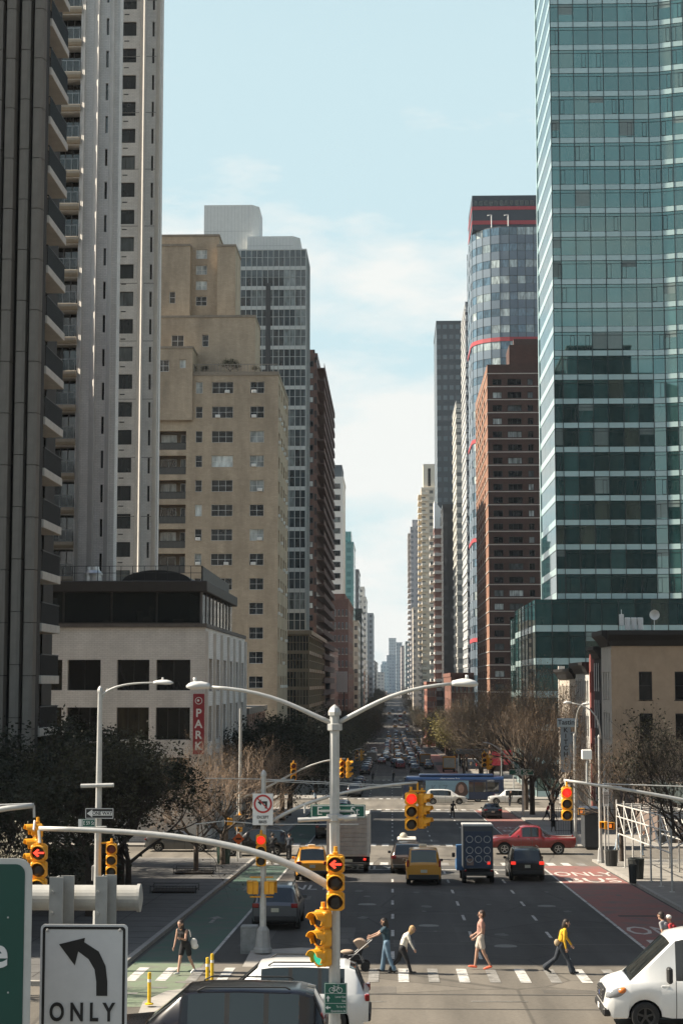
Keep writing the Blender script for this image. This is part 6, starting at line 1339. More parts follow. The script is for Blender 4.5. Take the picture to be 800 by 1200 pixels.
def suv(name='parked_car', L=4.75, W=1.9, H=1.72, taxi=False, boxy=False, m=BASE):
    t = new_vehicle(name, 'x', 'car')
    belt = [(0, .92), (.02, 1.02), (.3, 1.05), (.68, 1.02), (.74, 1.0), (.93, .90), (.98, .80), (1, .62)]
    roof = [(.02, 1.0), (.07, H-.12 if not boxy else H-.05), (.13, H-.03), (.35, H), (.5, H-.01), (.58, H-.06), (.74, 1.0)]
    wt = [(0, .9), (.03, .96), (.15, 1), (.85, 1), (.94, .95), (.985, .84), (1, .74)]
    loft_car(t, L, W, H, .27, belt, roof, wt, .74, (.025, .10, .585, .735), [(.1, .125), (.245, .265), (.40, .42), (.565, .585)], (.19*L, .80*L), .36, m)
    lamp_pair(t, 'tail_light', W/2-.19, .03, .95, .26, .12, .17, TAILL); lamp_pair(t, 'headlight', W/2-.25, L-.11, .76, .3, .16, .13, HEADL); mirrors(t, W/2-.02, .66*L, 1.05, m)
    MB().box(-W/2+.14, W/2-.14, -.06, .12, .36, .56, 0, .03).build('bumper', TRIM, t); MB().box(-W/2+.22, W/2-.22, L-.1, L+.03, .30, .48, 0, .03).build('bumper', TRIM, t); MB().box(-.42, .42, L-.07, L+.015, .56, .72, 0, .02).build('grille', TRIM, t); plate(t, -.02, .78)
    for s in (1, -1): MB().tube([(s*W*.34, .16*L, H+.0), (s*W*.34, .18*L, H+.05), (s*W*.34, .5*L, H+.05), (s*W*.34, .53*L, H-.03)], .018, 6).build('roof_rail', TRIM, t)
    if taxi: x = MB().box(-.2, .2, .42*L, .42*L+.12, H+.02, H+.13, 0, .02).build('roof_light', mat('taxi_light', (.66, .62, .5), .5, .05), t)
    return t
def sedan(L=4.75, W=1.84, H=1.45, m=BASE):
    t = new_vehicle('parked_car', 'x', 'car')
    belt = [(0, .80), (.02, .98), (.16, 1.0), (.3, .96), (.68, .92), (.93, .78), (.98, .70), (1, .56)]; roof = [(.13, .98), (.27, H-.06), (.4, H), (.5, H-.01), (.58, H-.09), (.74, .91)]
    wt = [(0, .86), (.04, .95), (.15, 1), (.85, 1), (.94, .94), (.985, .82), (1, .72)]
    loft_car(t, L, W, H, .22, belt, roof, wt, .70, (.13, .27, .58, .74), [(.27, .295), (.43, .45), (.56, .58)], (.20*L, .81*L), .33, m)
    lamp_pair(t, 'tail_light', W/2-.22, .04, .86, .34, .12, .12, TAILL); lamp_pair(t, 'headlight', W/2-.25, L-.12, .66, .32, .18, .11, HEADL); mirrors(t, W/2-.02, .66*L, .96, m)
    MB().box(-W/2+.16, W/2-.16, -.05, .1, .3, .5, 0, .03).build('bumper', TRIM, t); plate(t, -.015, .7); MB().box(-.4, .4, L-.07, L+.012, .42, .6, 0, .02).build('grille', TRIM, t)
    return t
def minivan(L=5.1, W=1.98, H=1.75, m=BASE):
    t = new_vehicle('parked_car', 'x', 'car')
    belt = [(0, .95), (.02, 1.05), (.3, 1.06), (.72, 1.0), (.8, .97), (.94, .86), (.98, .76), (1, .58)]; roof = [(.02, 1.03), (.08, H-.12), (.15, H-.02), (.4, H), (.56, H-.05), (.65, H-.2), (.82, .96)]
    wt = [(0, .9), (.03, .96), (.15, 1), (.85, 1), (.94, .93), (.985, .8), (1, .7)]
    loft_car(t, L, W, H, .22, belt, roof, wt, .75, (.025, .11, .64, .815), [(.11, .13), (.3, .315), (.47, .485), (.62, .64)], (.2*L, .81*L), .35, m)
    lamp_pair(t, 'tail_light', W/2-.19, .035, 1.0, .26, .12, .2, TAILL); lamp_pair(t, 'headlight', W/2-.26, L-.14, .72, .3, .2, .12, HEADL); mirrors(t, W/2-.02, .7*L, 1.02, m); MB().box(-W/2+.15, W/2-.15, -.05, .1, .32, .52, 0, .03).build('bumper', m, t); plate(t, -.02, .8)
    return t
def pickup(m):
    L, W, H = 5.8, 2.0, 1.9; t = new_vehicle('pickup_truck', 'x', 'pickup')
    belt = [(0, 1.12), (.36, 1.14), (.37, 1.2), (.7, 1.2), (.74, 1.2), (.9, 1.16), (.96, 1.08), (.99, .95), (1, .75)]; roof = [(.355, 1.2), (.40, H-.08), (.46, H), (.58, H), (.63, H-.08), (.755, 1.2)]
    wt = [(0, .97), (.03, 1), (.85, 1), (.95, .97), (.99, .9), (1, .82)]
    loft_car(t, L, W, H, .5, belt, roof, wt, .76, (.355, .395, .635, .755), [(.395, .425), (.50, .52), (.615, .635)], (.20*L, .82*L), .40, m)
    MB().box(-W/2+.12, W/2-.12, .1, .345*L, 1.126, 1.146).build('tonneau', mat('tonneau_cover', (.30, .285, .25), .8, .15), t)
    lamp_pair(t, 'tail_light', W/2-.1, .02, 1.0, .16, .1, .36, TAILL); lamp_pair(t, 'headlight', W/2-.25, L-.12, .98, .32, .2, .26, HEADL); mirrors(t, W/2, .66*L, 1.25, TRIM); MB().box(-W/2+.05, W/2-.05, -.12, .08, .55, .75, 0, .04).build('bumper', CHROME, t); MB().box(-W/2+.1, W/2-.1, L-.12, L+.08, .5, .75, 0, .05).build('bumper', CHROME, t); MB().box(-.5, .5, L-.1, L+.02, .8, 1.08, 0, .03).build('grille', CHROME, t)
    me = MB().box(-.012, .012, -.1, .1, -.015, .015, 0, .005).mesh('handle', CHROME)
    for s in (1, -1):
        for f in (.545, .45): obj('handle', me, t, (s*(W/2+.0), f*L, 1.08))
    return t
def cargo_van(m):
    L, W, H = 5.6, 2.05, 2.42; t = new_vehicle('cargo_van', 'x', 'van')
    belt = [(0, 1.2), (.02, 1.25), (.7, 1.25), (.82, 1.23), (.885, 1.2), (.955, 1.08), (.985, .97), (1, .62)]; roof = [(.015, 1.3), (.03, H-.1), (.08, H-.02), (.3, H), (.6, H-.03), (.68, H-.13), (.885, 1.2)]
    wt = [(0, .96), (.02, 1), (.82, 1), (.92, .98), (.965, .94), (.99, .87), (1, .8)]
    loft_car(t, L, W, H, .32, belt, roof, wt, .86, (.02, .025, .70, .885), [(.025, .56), (.68, .70)], (.19*L, .82*L), .36, m, RIMD)
    hl = MB().ell((0, 0, 0), (.13, .30, .15), n=16, k=10).mesh('headlight', HEADL, True); im = MB().ell((0, 0, 0), (.10, .12, .08), n=12, k=8).mesh('indicator', mat('indicator_amber', (.6, .16, .02), .3, .1, coat=.5), True)
    for s in (1, -1): o = obj('headlight', hl, t, (s*(W/2-.15), L-.30, .93), (radians(-22), 0, s*.22)); obj('indicator', im, o, (s*.055, -.16, .02))
    MB().box(-.5, .5, L-.12, L+.03, .60, .97, 0, .04).build('grille', TRIM, t)
    for k in range(4): MB().box(-.46, .46, L+.0, L+.045, .66+k*.08, .69+k*.08).build('grille_bar', CHROME, t)
    e = MB(); e.lathe([(0, .05), (.06, .045), (.075, .03)], n=16, axis='y'); e.build('emblem', mat('emblem_blue', (.02, .04, .14), .3, .1), t, (0, L+.005, .80))
    MB().box(-W/2+.14, W/2-.14, L-.18, L+.06, .34, .56, 0, .05).build('bumper', TRIM, t); MB().box(-.16, .16, L+.055, L+.07, .42, .54).build('number_plate', mat('plate_white', (.7, .7, .68), .5, .05), t)
    me = MB().box(-.12, .12, -.08, .06, -.2, .2, 0, .04).mesh('mirror', TRIM)
    for s in (1, -1): obj('mirror', me, t, (s*(W/2+.13), .715*L, 1.42))
    for s in (-.3, .3): MB().box(s-.14, s+.14, .90*L-.05, .90*L+.05, 1.125, 1.155, 0, .01).build('hood_vent', TRIM, t)
    me = MB().tube([(-.42, -.02, 0), (.3, 0, .0)], .012, 5).mesh('wiper', TRIM)
    for s in (-.2, .5): obj('wiper', me, t, (s, .848*L, 1.275), (0, 0, .12))
    return t
def place(t, X, Y, yaw=0.0, z=None, label=None, group=None, slope=True):
    """yaw 0: driving away down the avenue; origin under the rear bumper centre"""
    d = Vector((-sin(yaw), cos(yaw))); L_ = 4.5; pit_ = atan((gz(Y+d.y*L_)-gz(Y))/max(.01, L_)) if slope else 0
    t.location = (X, Y, (gz(Y) if z is None else z)+.016); t.rotation_euler = (0, 0, yaw)
    t.rotation_mode = 'QUATERNION'; t.rotation_quaternion = Matrix.Rotation(yaw, 4, 'Z').to_quaternion() @ Matrix.Rotation(pit_, 4, 'X').to_quaternion()
    if label: t['label'] = label
    if group: t['group'] = group
    return t
WHITE = paint('white', (.72, .72, .70)); BLACK = paint('black', (.006, .006, .007), .22, 0, .15); GREY = paint('grey', (.10, .105, .11), .3, .4); SILVER = paint('silver', (.36, .37, .37), .3, .6); TAXI = paint('taxi_yellow', (.62, .27, .012), .35); REDP = paint('dark_red', (.20, .012, .014), .25); BLUE = paint('navy', (.02, .05, .11)); BROWN = paint('brown', (.09, .07, .055), .3, .3); CREAM = paint('cream_white', (.55, .53, .48))
P_SUV = suv(); P_BOX = suv(L=4.5, W=1.85, H=1.7, taxi=True, boxy=True); P_SED = sedan(); P_VAN = minivan(); USED = set()
def car(proto, m, X, Y, yaw=0.0, label='', group=None, name=None):
    if proto.name not in USED: USED.add(proto.name); t = proto; key = proto.name
    t = copy_tree(proto)
    if name: t.name = name
    recolor(t, BASE.name, m)
    if t.name.startswith('parked_car') and not name: t.name = 'car'
    return place(t, X, Y, yaw, label=label, group=group)
def rear_at(px, py): p = G(px, py); return p.x, p.y
W90 = pi/2                                             # front towards -X (left)
# near junction: white and black SUVs heading left, white van coming in from the right
x1 = P(432, 1170, 44.4).x; car(P_SUV, WHITE, x1, 44.4, W90, 'white SUV crossing the junction behind the glossy black one')
bs_ = suv('car', 5.6, 2.02, 1.80, m=BLACK); x1 = P(389, 1190, 39.4).x; place(bs_, x1, 39.4, W90, label='glossy black SUV in front of the white SUV')
tv = cargo_van(paint('van_white', (.78, .78, .76))); p = P(706, 1190, 45.2); place(tv, p.x+5.6, 45.6, W90, label='white high roof cargo van nosing in from the right')
x, y = rear_at(322, 1091); car(P_SUV, GREY, x, y, 0, 'dark grey SUV stopped beside the green bike lane')
x, y = rear_at(366, 1033); car(P_BOX, TAXI, x, y, radians(4), 'yellow taxi SUV turning behind the lamp post pole', name='taxi')
x, y = rear_at(477, 1025); car(P_SUV, BROWN, x, y, 0, 'brown grey SUV with loaded roof rack beside the yellow taxi van')
rk = thing('roof_load', 'pale bundle tied on the brown SUV roof', 'luggage', (x, y+1.6, gz(y)+1.78)); MB().box(-.55, .55, -.7, .9, 0, .14, 0, .05).build('tarp', mat('tarp_pale', (.5, .48, .44), .9, .2, 5, bump=.4), rk); MB().ell((-.2, .2, .22), (.22, .3, .2)).build('sack', mat('sack_pale', (.48, .44, .36), .9, .2), rk, smooth=True)
# taxi van
tx = new_vehicle('taxi', 'x', 'taxi'); LL = 4.7
loft_car(tx, LL, 1.83, 1.85, .24, [(0, 1.0), (.02, 1.05), (.7, 1.0), (.80, .98), (.94, .84), (1, .6)], [(.015, 1.05), (.045, 1.72), (.09, 1.83), (.4, 1.85), (.58, 1.8), (.66, 1.66), (.80, .98)], [(0, .95), (.03, 1), (.85, 1), (.95, .93), (1, .75)], .80, (.02, .07, .66, .80), [(.07, .11), (.3, .33), (.46, .48), (.64, .66)], (.17*LL, .81*LL), .33, TAXI)
lamp_pair(tx, 'tail_light', .83, .03, 1.12, .12, .1, .36, TAILL); lamp_pair(tx, 'headlight', .65, LL-.14, .75, .3, .2, .16, HEADL); MB().box(-.8, .8, -.06, .1, .3, .55, 0, .03).build('bumper', TRIM, tx); plate(tx, -.02, .72, .34); mirrors(tx, .91, .7*LL, 1.08, TRIM); MB().box(-.2, .2, 2.1, 2.25, 1.86, 2.0, 0, .02).build('roof_light', mat('taxi_light', (.66, .62, .5), .5, .05), tx)
x, y = rear_at(496.5, 1038); place(tx, x, y, 0, label='tall yellow taxi van waiting in the middle lanes')
x, y = rear_at(618, 1033); t = car(P_SUV, BLACK, x, y, 0, 'black SUV with lit tail lamps by the red bus lane'); [setattr(c.material_slots[0], 'link', 'OBJECT') or setattr(c.material_slots[0], 'material', TAILON) for c in t.children if c.name.startswith('tail_light')]
pk = pickup(REDP); x, y = rear_at(676, 1003); place(pk, x, 117.5, W90, label='dark red pickup truck with tan bed cover crossing the avenue')
# box truck
bt = new_vehicle('box_truck', 'grey box truck with soiled roll up door', 'truck'); dirty = mat('box_dirty', (.36, .34, .31), .8, .16, 2.0, dirt=.5); W_, z0_, z1_ = 2.45, .95, 3.35
MB().box(-W_/2, W_/2, 0, 5.2, z0_, z1_, 0, .04).build('cargo_box', mat('box_side', (.5, .49, .46), .7, .1, 2, dirt=.3), bt)
for k in range(9): zz = z0_+.1+k*.245; MB().box(-W_/2+.12, W_/2-.12, -.05, -.003, zz, zz+.235, 0, .015).build('door_panel', dirty, bt)
for s in (-1, 1): MB().box(s*(W_/2-.07)-.07, s*(W_/2-.07)+.07, -.06, 0, z0_, z1_).build('door_post', STEEL, bt)
MB().box(-W_/2, W_/2, -.12, .1, .5, .62, 0, .02).build('bumper', TRIM, bt); MB().box(-1.0, 1.0, .1, 7.2, .62, .94).build('chassis', UNDER, bt); lamp_pair(bt, 'tail_light', .95, -.08, .8, .16, .08, .12, TAILON); MB().box(-.25, .25, -.09, -.06, .66, .8).build('number_plate', PLATE, bt); add_wheels(bt, (1.3, 6.3), .46, 1.15, RIMD, .28)
cbm = MB(); cbm.prism([(5.35, .6), (7.4, .6), (7.45, 1.3), (7.1, 1.5), (6.75, 2.4), (5.35, 2.45)], -1.05, 1.05, axis='x'); cbm.build('cab', CREAM, bt, recalc=True)
g_ = MB(); g_.prism([(6.78, 2.36), (7.10, 1.55), (7.12, 1.56), (6.8, 2.38)], -.95, .95, axis='x'); g_.build('windshield', CARGLASS, bt, recalc=True)
p = P(408, 1021, 99.0); place(bt, p.x, 98.5, 0)
# advertising truck
at = new_vehicle('ad_truck', 'tall narrow advertising truck with rows of pale rings on its navy back', 'truck'); nv = mat('ad_navy', (.018, .035, .075), .4, .15, 3); sky_ = mat('ad_blue', (.04, .12, .26), .45, .2, 3)
MB().box(-.78, .78, 0, 2.6, .75, 3.0, 0, .03).build('display_box', mat('ad_case', (.06, .07, .08), .5, .1), at); MB().box(-.72, .72, -.03, -.003, .8, 2.72, 0, .01).build('panel', nv, at); MB().box(-.8, .8, -.02, 2.65, 2.98, 3.06).build('lid', mat('ad_lid', (.46, .47, .46), .6, .1), at)
for r in range(3):
    for c in range(3): q = MB(); q.lathe([(.15, -.045), (.19, -.05), (.19, -.04), (.15, -.04), (.15, -.045)], (-.46+.46*c, 0, 2.3-.45*r-.12*(r > 0)), 18, axis='y'); q.build('ring', mat('ring_pale', (.38, .39, .38), .6, .2), at)
MB().box(-.62, -.25, -.045, -.03, .95, 1.3).build('poster', mat('poster_brown', (.18, .12, .10), .6, .5, 4), at); MB().box(.46, .62, -.045, -.03, 1.0, 1.16).build('badge', TAILON, at)
MB().box(-.6, .6, .1, 4.6, .4, .72).build('chassis', UNDER, at); MB().box(-.75, .75, -.1, .05, .42, .6, 0, .02).build('bumper', TRIM, at); add_wheels(at, (.8, 3.9), .34, .85, RIMD)
c_ = MB(); c_.prism([(2.75, .5), (4.8, .5), (4.85, .95), (4.0, 1.1), (3.6, 1.85), (2.75, 1.85)], -1.05, .6, axis='x'); c_.build('cab', sky_, at, recalc=True); MB().box(-1.06, -1.05, 2.95, 3.55, 1.1, 1.7).build('side_window', CARGLASS, at); MB().box(-1.28, -1.1, 3.55, 3.65, 1.15, 1.4, 0, .03).build('mirror', TRIM, at); lamp_pair(at, 'tail_light', .68, -.06, .68, .12, .06, .1, TAILL)
x, y = rear_at(560.5, 1036); place(at, x, y, 0)
# second and third junction
x, y = rear_at(577.5, 960); car(P_SED, BLACK, x, y, 0, 'black sedan stopped before the white crossing SUV')
p = P(497, 946, 207); t = car(P_VAN, paint('pearl', (.60, .59, .55)), p.x, 207, -W90, 'pearl white people carrier crossing before the blue bus')
p = P(616, 948, 207.5); car(P_SUV, WHITE, p.x+.2, 207.5, W90, 'white SUV crossing towards the people carrier'); p = P(560, 943, 212); car(P_SED, SILVER, p.x+2, 212, -W90, 'silver sedan nose between the white cars')
def bus():
    t = new_vehicle('city_bus', 'dark blue articulated city bus with a pale advert crossing the avenue', 'bus'); L, W, H = 12.4, 2.55, 3.1; navy = mat('bus_navy', (.010, .030, .085), .35, .1, 2, coat=.4)
    b = MB(); pr = [(-W/2, .35), (W/2, .35), (W/2, 2.75), (W/2-.12, 3.0), (W/2-.4, H), (-W/2+.4, H), (-W/2+.12, 3.0), (-W/2, 2.75)]; b.prism(pr, 0, L-.5, axis='y'); b.build('body', navy, t, recalc=True)
    f = MB(); f.prism([(L-.5, .35), (L, .35), (L, 1.2), (L-.25, 2.7), (L-.5, 3.05)], -W/2+.02, W/2-.02, axis='x'); f.build('front', navy, t, recalc=True); g = MB(); g.prism([(L-.005, 1.2), (L-.25, 2.68), (L-.22, 2.7), (L+.03, 1.2)], -W/2+.15, W/2-.15, axis='x'); g.build('windshield', CARGLASS, t, recalc=True)
    rf = MB().box(-1.0, 1.0, 1.2, L-2.0, H-.02, H+.28, 0, .08).build('roof_pod', navy, t)
    S = -1 if True else 1                              # side seen by the camera (left side when heading -X)
    xs = W/2
    for s in (1, -1):
        for k in range(6): y0 = .6+k*1.55; MB().box(s*xs-.012, s*xs+.012, y0, y0+1.45, 1.25, 2.45, 0, .004).build('side_window', CARGLASS, t)
        MB().box(s*xs-.016, s*xs+.016, 9.9, 11.7, .6, 2.6, 0, .004).build('side_window', CARGLASS, t)
        MB().box(s*(xs+.018)-.012, s*(xs+.018)+.012, 4.3, 9.6, .45, 2.62, 0, .004).build('advert_panel', mat('advert_sky', (.22, .36, .45), .5, .12, .8), t)
    ad = MB(); s = 1; X_ = s*(xs+.036)
    pa = mat('advert_dark', (.10, .06, .05), .6, .3, 3); pf = mat('advert_face', (.42, .26, .2), .6, .2, 3)
    for s in (1, -1):
        h = MB(); X_ = s*(xs+.036); n = 20; h.face([(X_, 5.2+.75*cos(2*pi*k/n)*(1 if sin(2*pi*k/n) > -.3 else 1.2), 1.55+.95*sin(2*pi*k/n)) for k in range(n)]); h.build('advert_portrait', pa, t); h = MB(); h.face([(X_+s*.006, 5.25+.36*cos(2*pi*k/n), 1.65+.52*sin(2*pi*k/n)) for k in range(n)]); h.build('advert_portrait', pf, t)
        lettering('K I Z', 1.0, mat('advert_letter', (.13, .21, .27), .5, .1), t, (X_, 7.9, 1.7), (pi/2, 0, s*pi/2)); lettering('clean energy bus', .36, S_WHITE, t, (s*(xs-.045), 6.6, 2.86), (pi/2, 0, s*pi/2), bold=.01); lettering('LIMITED', .24, S_WHITE, t, (s*(xs+.02), 1.6, 2.62), (pi/2, 0, s*pi/2), bold=.008)
    add_wheels(t, (3.2, 9.3), .48, W/2, RIM, .3); MB().box(-1.15, 1.15, .2, L-.3, .25, .4).build('chassis', UNDER, t); lamp_pair(t, 'headlight', .95, L, .7, .35, .08, .2, HEADL); lamp_pair(t, 'tail_light', 1.1, -.02, .9, .16, .08, .3, TAILL); MB().box(-.9, .9, L-.35, L-.15, 2.72, 2.98, 0, .03).build('destination_sign', mat('dest_sign', (.02, .02, .02), .4, .1), t)
    return t
b_ = bus(); p = P(472, 940, 212); place(b_, p.x+12.4, 214.5, W90)
# utility vans and queue beyond
def boxvan(c, label, W=2.2, H=2.7, L=5.0):
    t = new_vehicle('delivery_truck', label, 'truck'); MB().box(-W/2, W/2, 0, L*.66, .7, H, 0, .05).build('cargo_box', c, t); c_ = MB(); c_.prism([(L*.67, .45), (L, .45), (L, 1.1), (L*.94, 1.3), (L*.84, H*.78), (L*.67, H*.8)], -W/2+.1, W/2-.1, axis='x'); c_.build('cab', c, t, recalc=True); MB().box(-W/2+.15, W/2-.15, -.03, -.003, .85, H-.3, 0, .01).build('rear_door', mat('van_rear_grey', (.33, .32, .29), .6, .15, dirt=.3), t)
    lamp_pair(t, 'tail_light', W/2-.15, -.03, .78, .14, .06, .14, TAILL); MB().box(-W/2, W/2, -.1, .06, .42, .58).build('bumper', TRIM, t); MB().box(-W/2+.3, W/2-.3, .1, L-.1, .4, .7).build('chassis', UNDER, t); add_wheels(t, (L*.17, L*.82), .36, W/2-.05, RIMD); return t
ORG = paint('truck_orange', (.52, .23, .02), .4)
for px, py, c, lb, W_, H_ in ((498, 898, ORG, 'orange topped delivery truck in the far queue', 2.3, 2.6), (526, 905, ORG, 'large orange truck by the far right kerb', 2.4, 3.0), (435.5, 895, WHITE, 'white delivery truck by the parked cars', 2.3, 2.7), (497.5, 875, CREAM, 'pale box truck far down the right lane', 2.3, 3.0)):
    x, y = rear_at(px, py); place(boxvan(c, lb, W_, H_), x, y, 0)
# far traffic: (prototype, paint, photo x, photo y of the rear)
far = [(P_SUV, BLACK, 463, 899, 'black SUV waiting first at the far crossing'), (P_SED, REDP, 447, 896, 'dark red sedan waiting at the far crossing'), (P_BOX, TAXI, 475, 893, 'yellow taxi just behind the far black SUV'), (P_VAN, SILVER, 481, 896, 'silver people carrier beside the far orange truck'), (P_SUV, GREY, 486, 906, 'dark grey SUV before the blue bus front'), (P_SUV, BLACK, 465, 861, 'lone dark SUV on the open stretch'), (P_SED, WHITE, 477, 857, 'lone white sedan on the open stretch'), (P_SUV, GREY, 444, 845, 'dark car far off by the left trees'), (P_SED, BLACK, 463, 840, 'dark car on the farthest sunny band'), (P_SUV, BLACK, 460, 834, 'dark car near the crest'), (P_SUV, GREY, 446, 834, 'grey car near the crest by the trees')]
for pr, m, px, py, lb in far:
    x, y = rear_at(px, py); car(pr, m, x, y, 0, lb, 'traffic far down the avenue', 'car' if pr is not P_BOX else 'taxi')
# parked cars along the left kerb past the second junction
pk_ = [(P_SUV, BLACK), (P_SED, GREY), (P_SUV, SILVER), (P_SUV, BLACK), (P_SED, BLACK), (P_VAN, GREY), (P_SUV, BLUE), (P_SED, SILVER), (P_SUV, GREY), (P_SED, BLACK)]
cn = {BLACK: 'black', GREY: 'dark grey', SILVER: 'silver', BLUE: 'navy'}; tn = {P_SUV: 'SUV', P_SED: 'sedan', P_VAN: 'people carrier'}
for k, (pr, m) in enumerate(pk_):
    y = 134+6.1*k+(34 if k > 8 else 0)
    if 184 < y+5 < 228: y += 45
    car(pr, m, -5.05, y, 0, '%s %s parked beyond the bike lane, %s after the second crossing' % (cn[m], tn[pr], ('first', 'second', 'third', 'fourth', 'fifth', 'sixth', 'seventh', 'eighth', 'ninth', 'tenth')[k]), 'cars parked along the left lane', 'parked_car')
for k, (pr, m) in enumerate([(P_SED, BLACK), (P_SUV, GREY), (P_SED, SILVER), (P_SUV, BLACK), (P_SED, BLUE)]): car(pr, m, -5.05, 232+6.2*k, 0, '%s %s parked past the bus street, %s from the corner' % (cn[m], tn[pr], ('first', 'second', 'third', 'fourth', 'fifth')[k]), 'cars parked along the left lane', 'parked_car')
p = G(240, 1003); car(P_SUV, BLACK, p.x+5.6, 115.0, W90, 'black SUV waiting in the side street behind the left corner bin'); car(P_SED, GREY, XL-3, 119.5, -W90, 'dark sedan in the left side street under the trees')
cols_ = [BLACK, TAXI, GREY, WHITE, TAXI, BROWN, BLACK, TAXI, REDP, SILVER]; cname = {BLACK: 'black', WHITE: 'white', GREY: 'dark grey', SILVER: 'silver', TAXI: 'yellow', BROWN: 'brown', CREAM: 'cream', REDP: 'dark red'}
rq = random.Random(5); kk = 0
for lane in (-1.5, 1.5, 4.5, 7.4):
    y = 345+rq.uniform(0, 6)
    while y < 1050:
        if not any(a-3 < y < b for a, b in STREETS) and rq.random() < .72:
            m = cols_[kk % 10]; kk += 1; pr = P_BOX if m is TAXI else (P_SUV, P_SED, P_SUV, P_VAN)[kk % 4]
            car(pr, m, lane+rq.uniform(-.2, .2), y, 0, '%s %s among the far cars heading away' % (cname[m], 'taxi' if pr is P_BOX else tn[pr]), 'traffic far down the avenue', 'taxi' if pr is P_BOX else 'car')
        y += rq.uniform(6.5, 11) if y < 480 else rq.uniform(11, 26) if y < 640 else rq.uniform(25, 70)
for k in range(26):
    y = 316+6.4*k
    if any(a-6 < y < b+1 for a, b in STREETS): continue
    m = (BLACK, GREY, SILVER, BLACK, WHITE)[k % 5]; pr = (P_SUV, P_SED)[k % 2]
    car(pr, m, -5.05, y, 0, '%s %s in the far parked row under the left trees' % (cname[m], tn[pr]), 'cars parked along the left lane', 'parked_car')
for pr in (P_SUV, P_BOX, P_SED, P_VAN):
    for o in list(pr.children_recursive)+[pr]: bpy.data.objects.remove(o)
# ================================================================ TREES
BARK = mat('bark_dark', (.055, .042, .033), .95, .25, 8, bump=.4); BARKL = mat('bark_grey', (.12, .095, .075), .95, .25, 8, bump=.4); TWIG = mat('twig_brown', (.13, .098, .072), .95, .2, 5); TWIGP = mat('twig_pale', (.27, .205, .155), .95, .2, 5); TWIGD = mat('twig_dark', (.05, .04, .032), .95, .2, 5)
def leaf_mat(name, c, tr=.3):
    if name in MATS: return MATS[name]
    m = bpy.data.materials.new(name); m.use_nodes = True; MATS[name] = m; t = m.node_tree; b = t.nodes['Principled BSDF']; l = t.links.new; b.inputs['Roughness'].default_value = .65
    g = t.nodes.new('ShaderNodeNewGeometry'); c_ = t.nodes.new('ShaderNodeTexCoord'); n = t.nodes.new('ShaderNodeTexNoise'); n.inputs['Scale'].default_value = 1.6; l(c_.outputs['Object'], n.inputs['Vector'])
    r = t.nodes.new('ShaderNodeMapRange'); r.inputs['To Min'].default_value = .55; r.inputs['To Max'].default_value = 1.5; l(n.outputs['Fac'], r.inputs['Value']); r2 = t.nodes.new('ShaderNodeMapRange'); r2.inputs['To Min'].default_value = .7; r2.inputs['To Max'].default_value = 1.35; l(g.outputs['Random Per Island'], r2.inputs['Value'])
    mu = t.nodes.new('ShaderNodeMath'); mu.operation = 'MULTIPLY'; l(r.outputs[0], mu.inputs[0]); l(r2.outputs[0], mu.inputs[1]); h = t.nodes.new('ShaderNodeHueSaturation'); h.inputs['Color'].default_value = (*c, 1); l(mu.outputs[0], h.inputs['Value']); l(h.outputs['Color'], b.inputs['Base Color'])
    tl = t.nodes.new('ShaderNodeBsdfTranslucent'); l(h.outputs['Color'], tl.inputs['Color']); ms = t.nodes.new('ShaderNodeMixShader'); ms.inputs[0].default_value = tr; o = t.nodes['Material Output']; l(b.outputs[0], ms.inputs[1]); l(tl.outputs[0], ms.inputs[2]); l(ms.outputs[0], o.inputs['Surface']); return m
LF_DARK = leaf_mat('leaf_dark', (.020, .025, .013)); LF_YG = leaf_mat('leaf_yellow_green', (.20, .17, .055)); LF_BLOSS = leaf_mat('blossom', (.42, .39, .30)); LF_BUD = leaf_mat('bud_ochre', (.19, .125, .07)); LF_OLIVE = leaf_mat('leaf_olive', (.06, .056, .03))
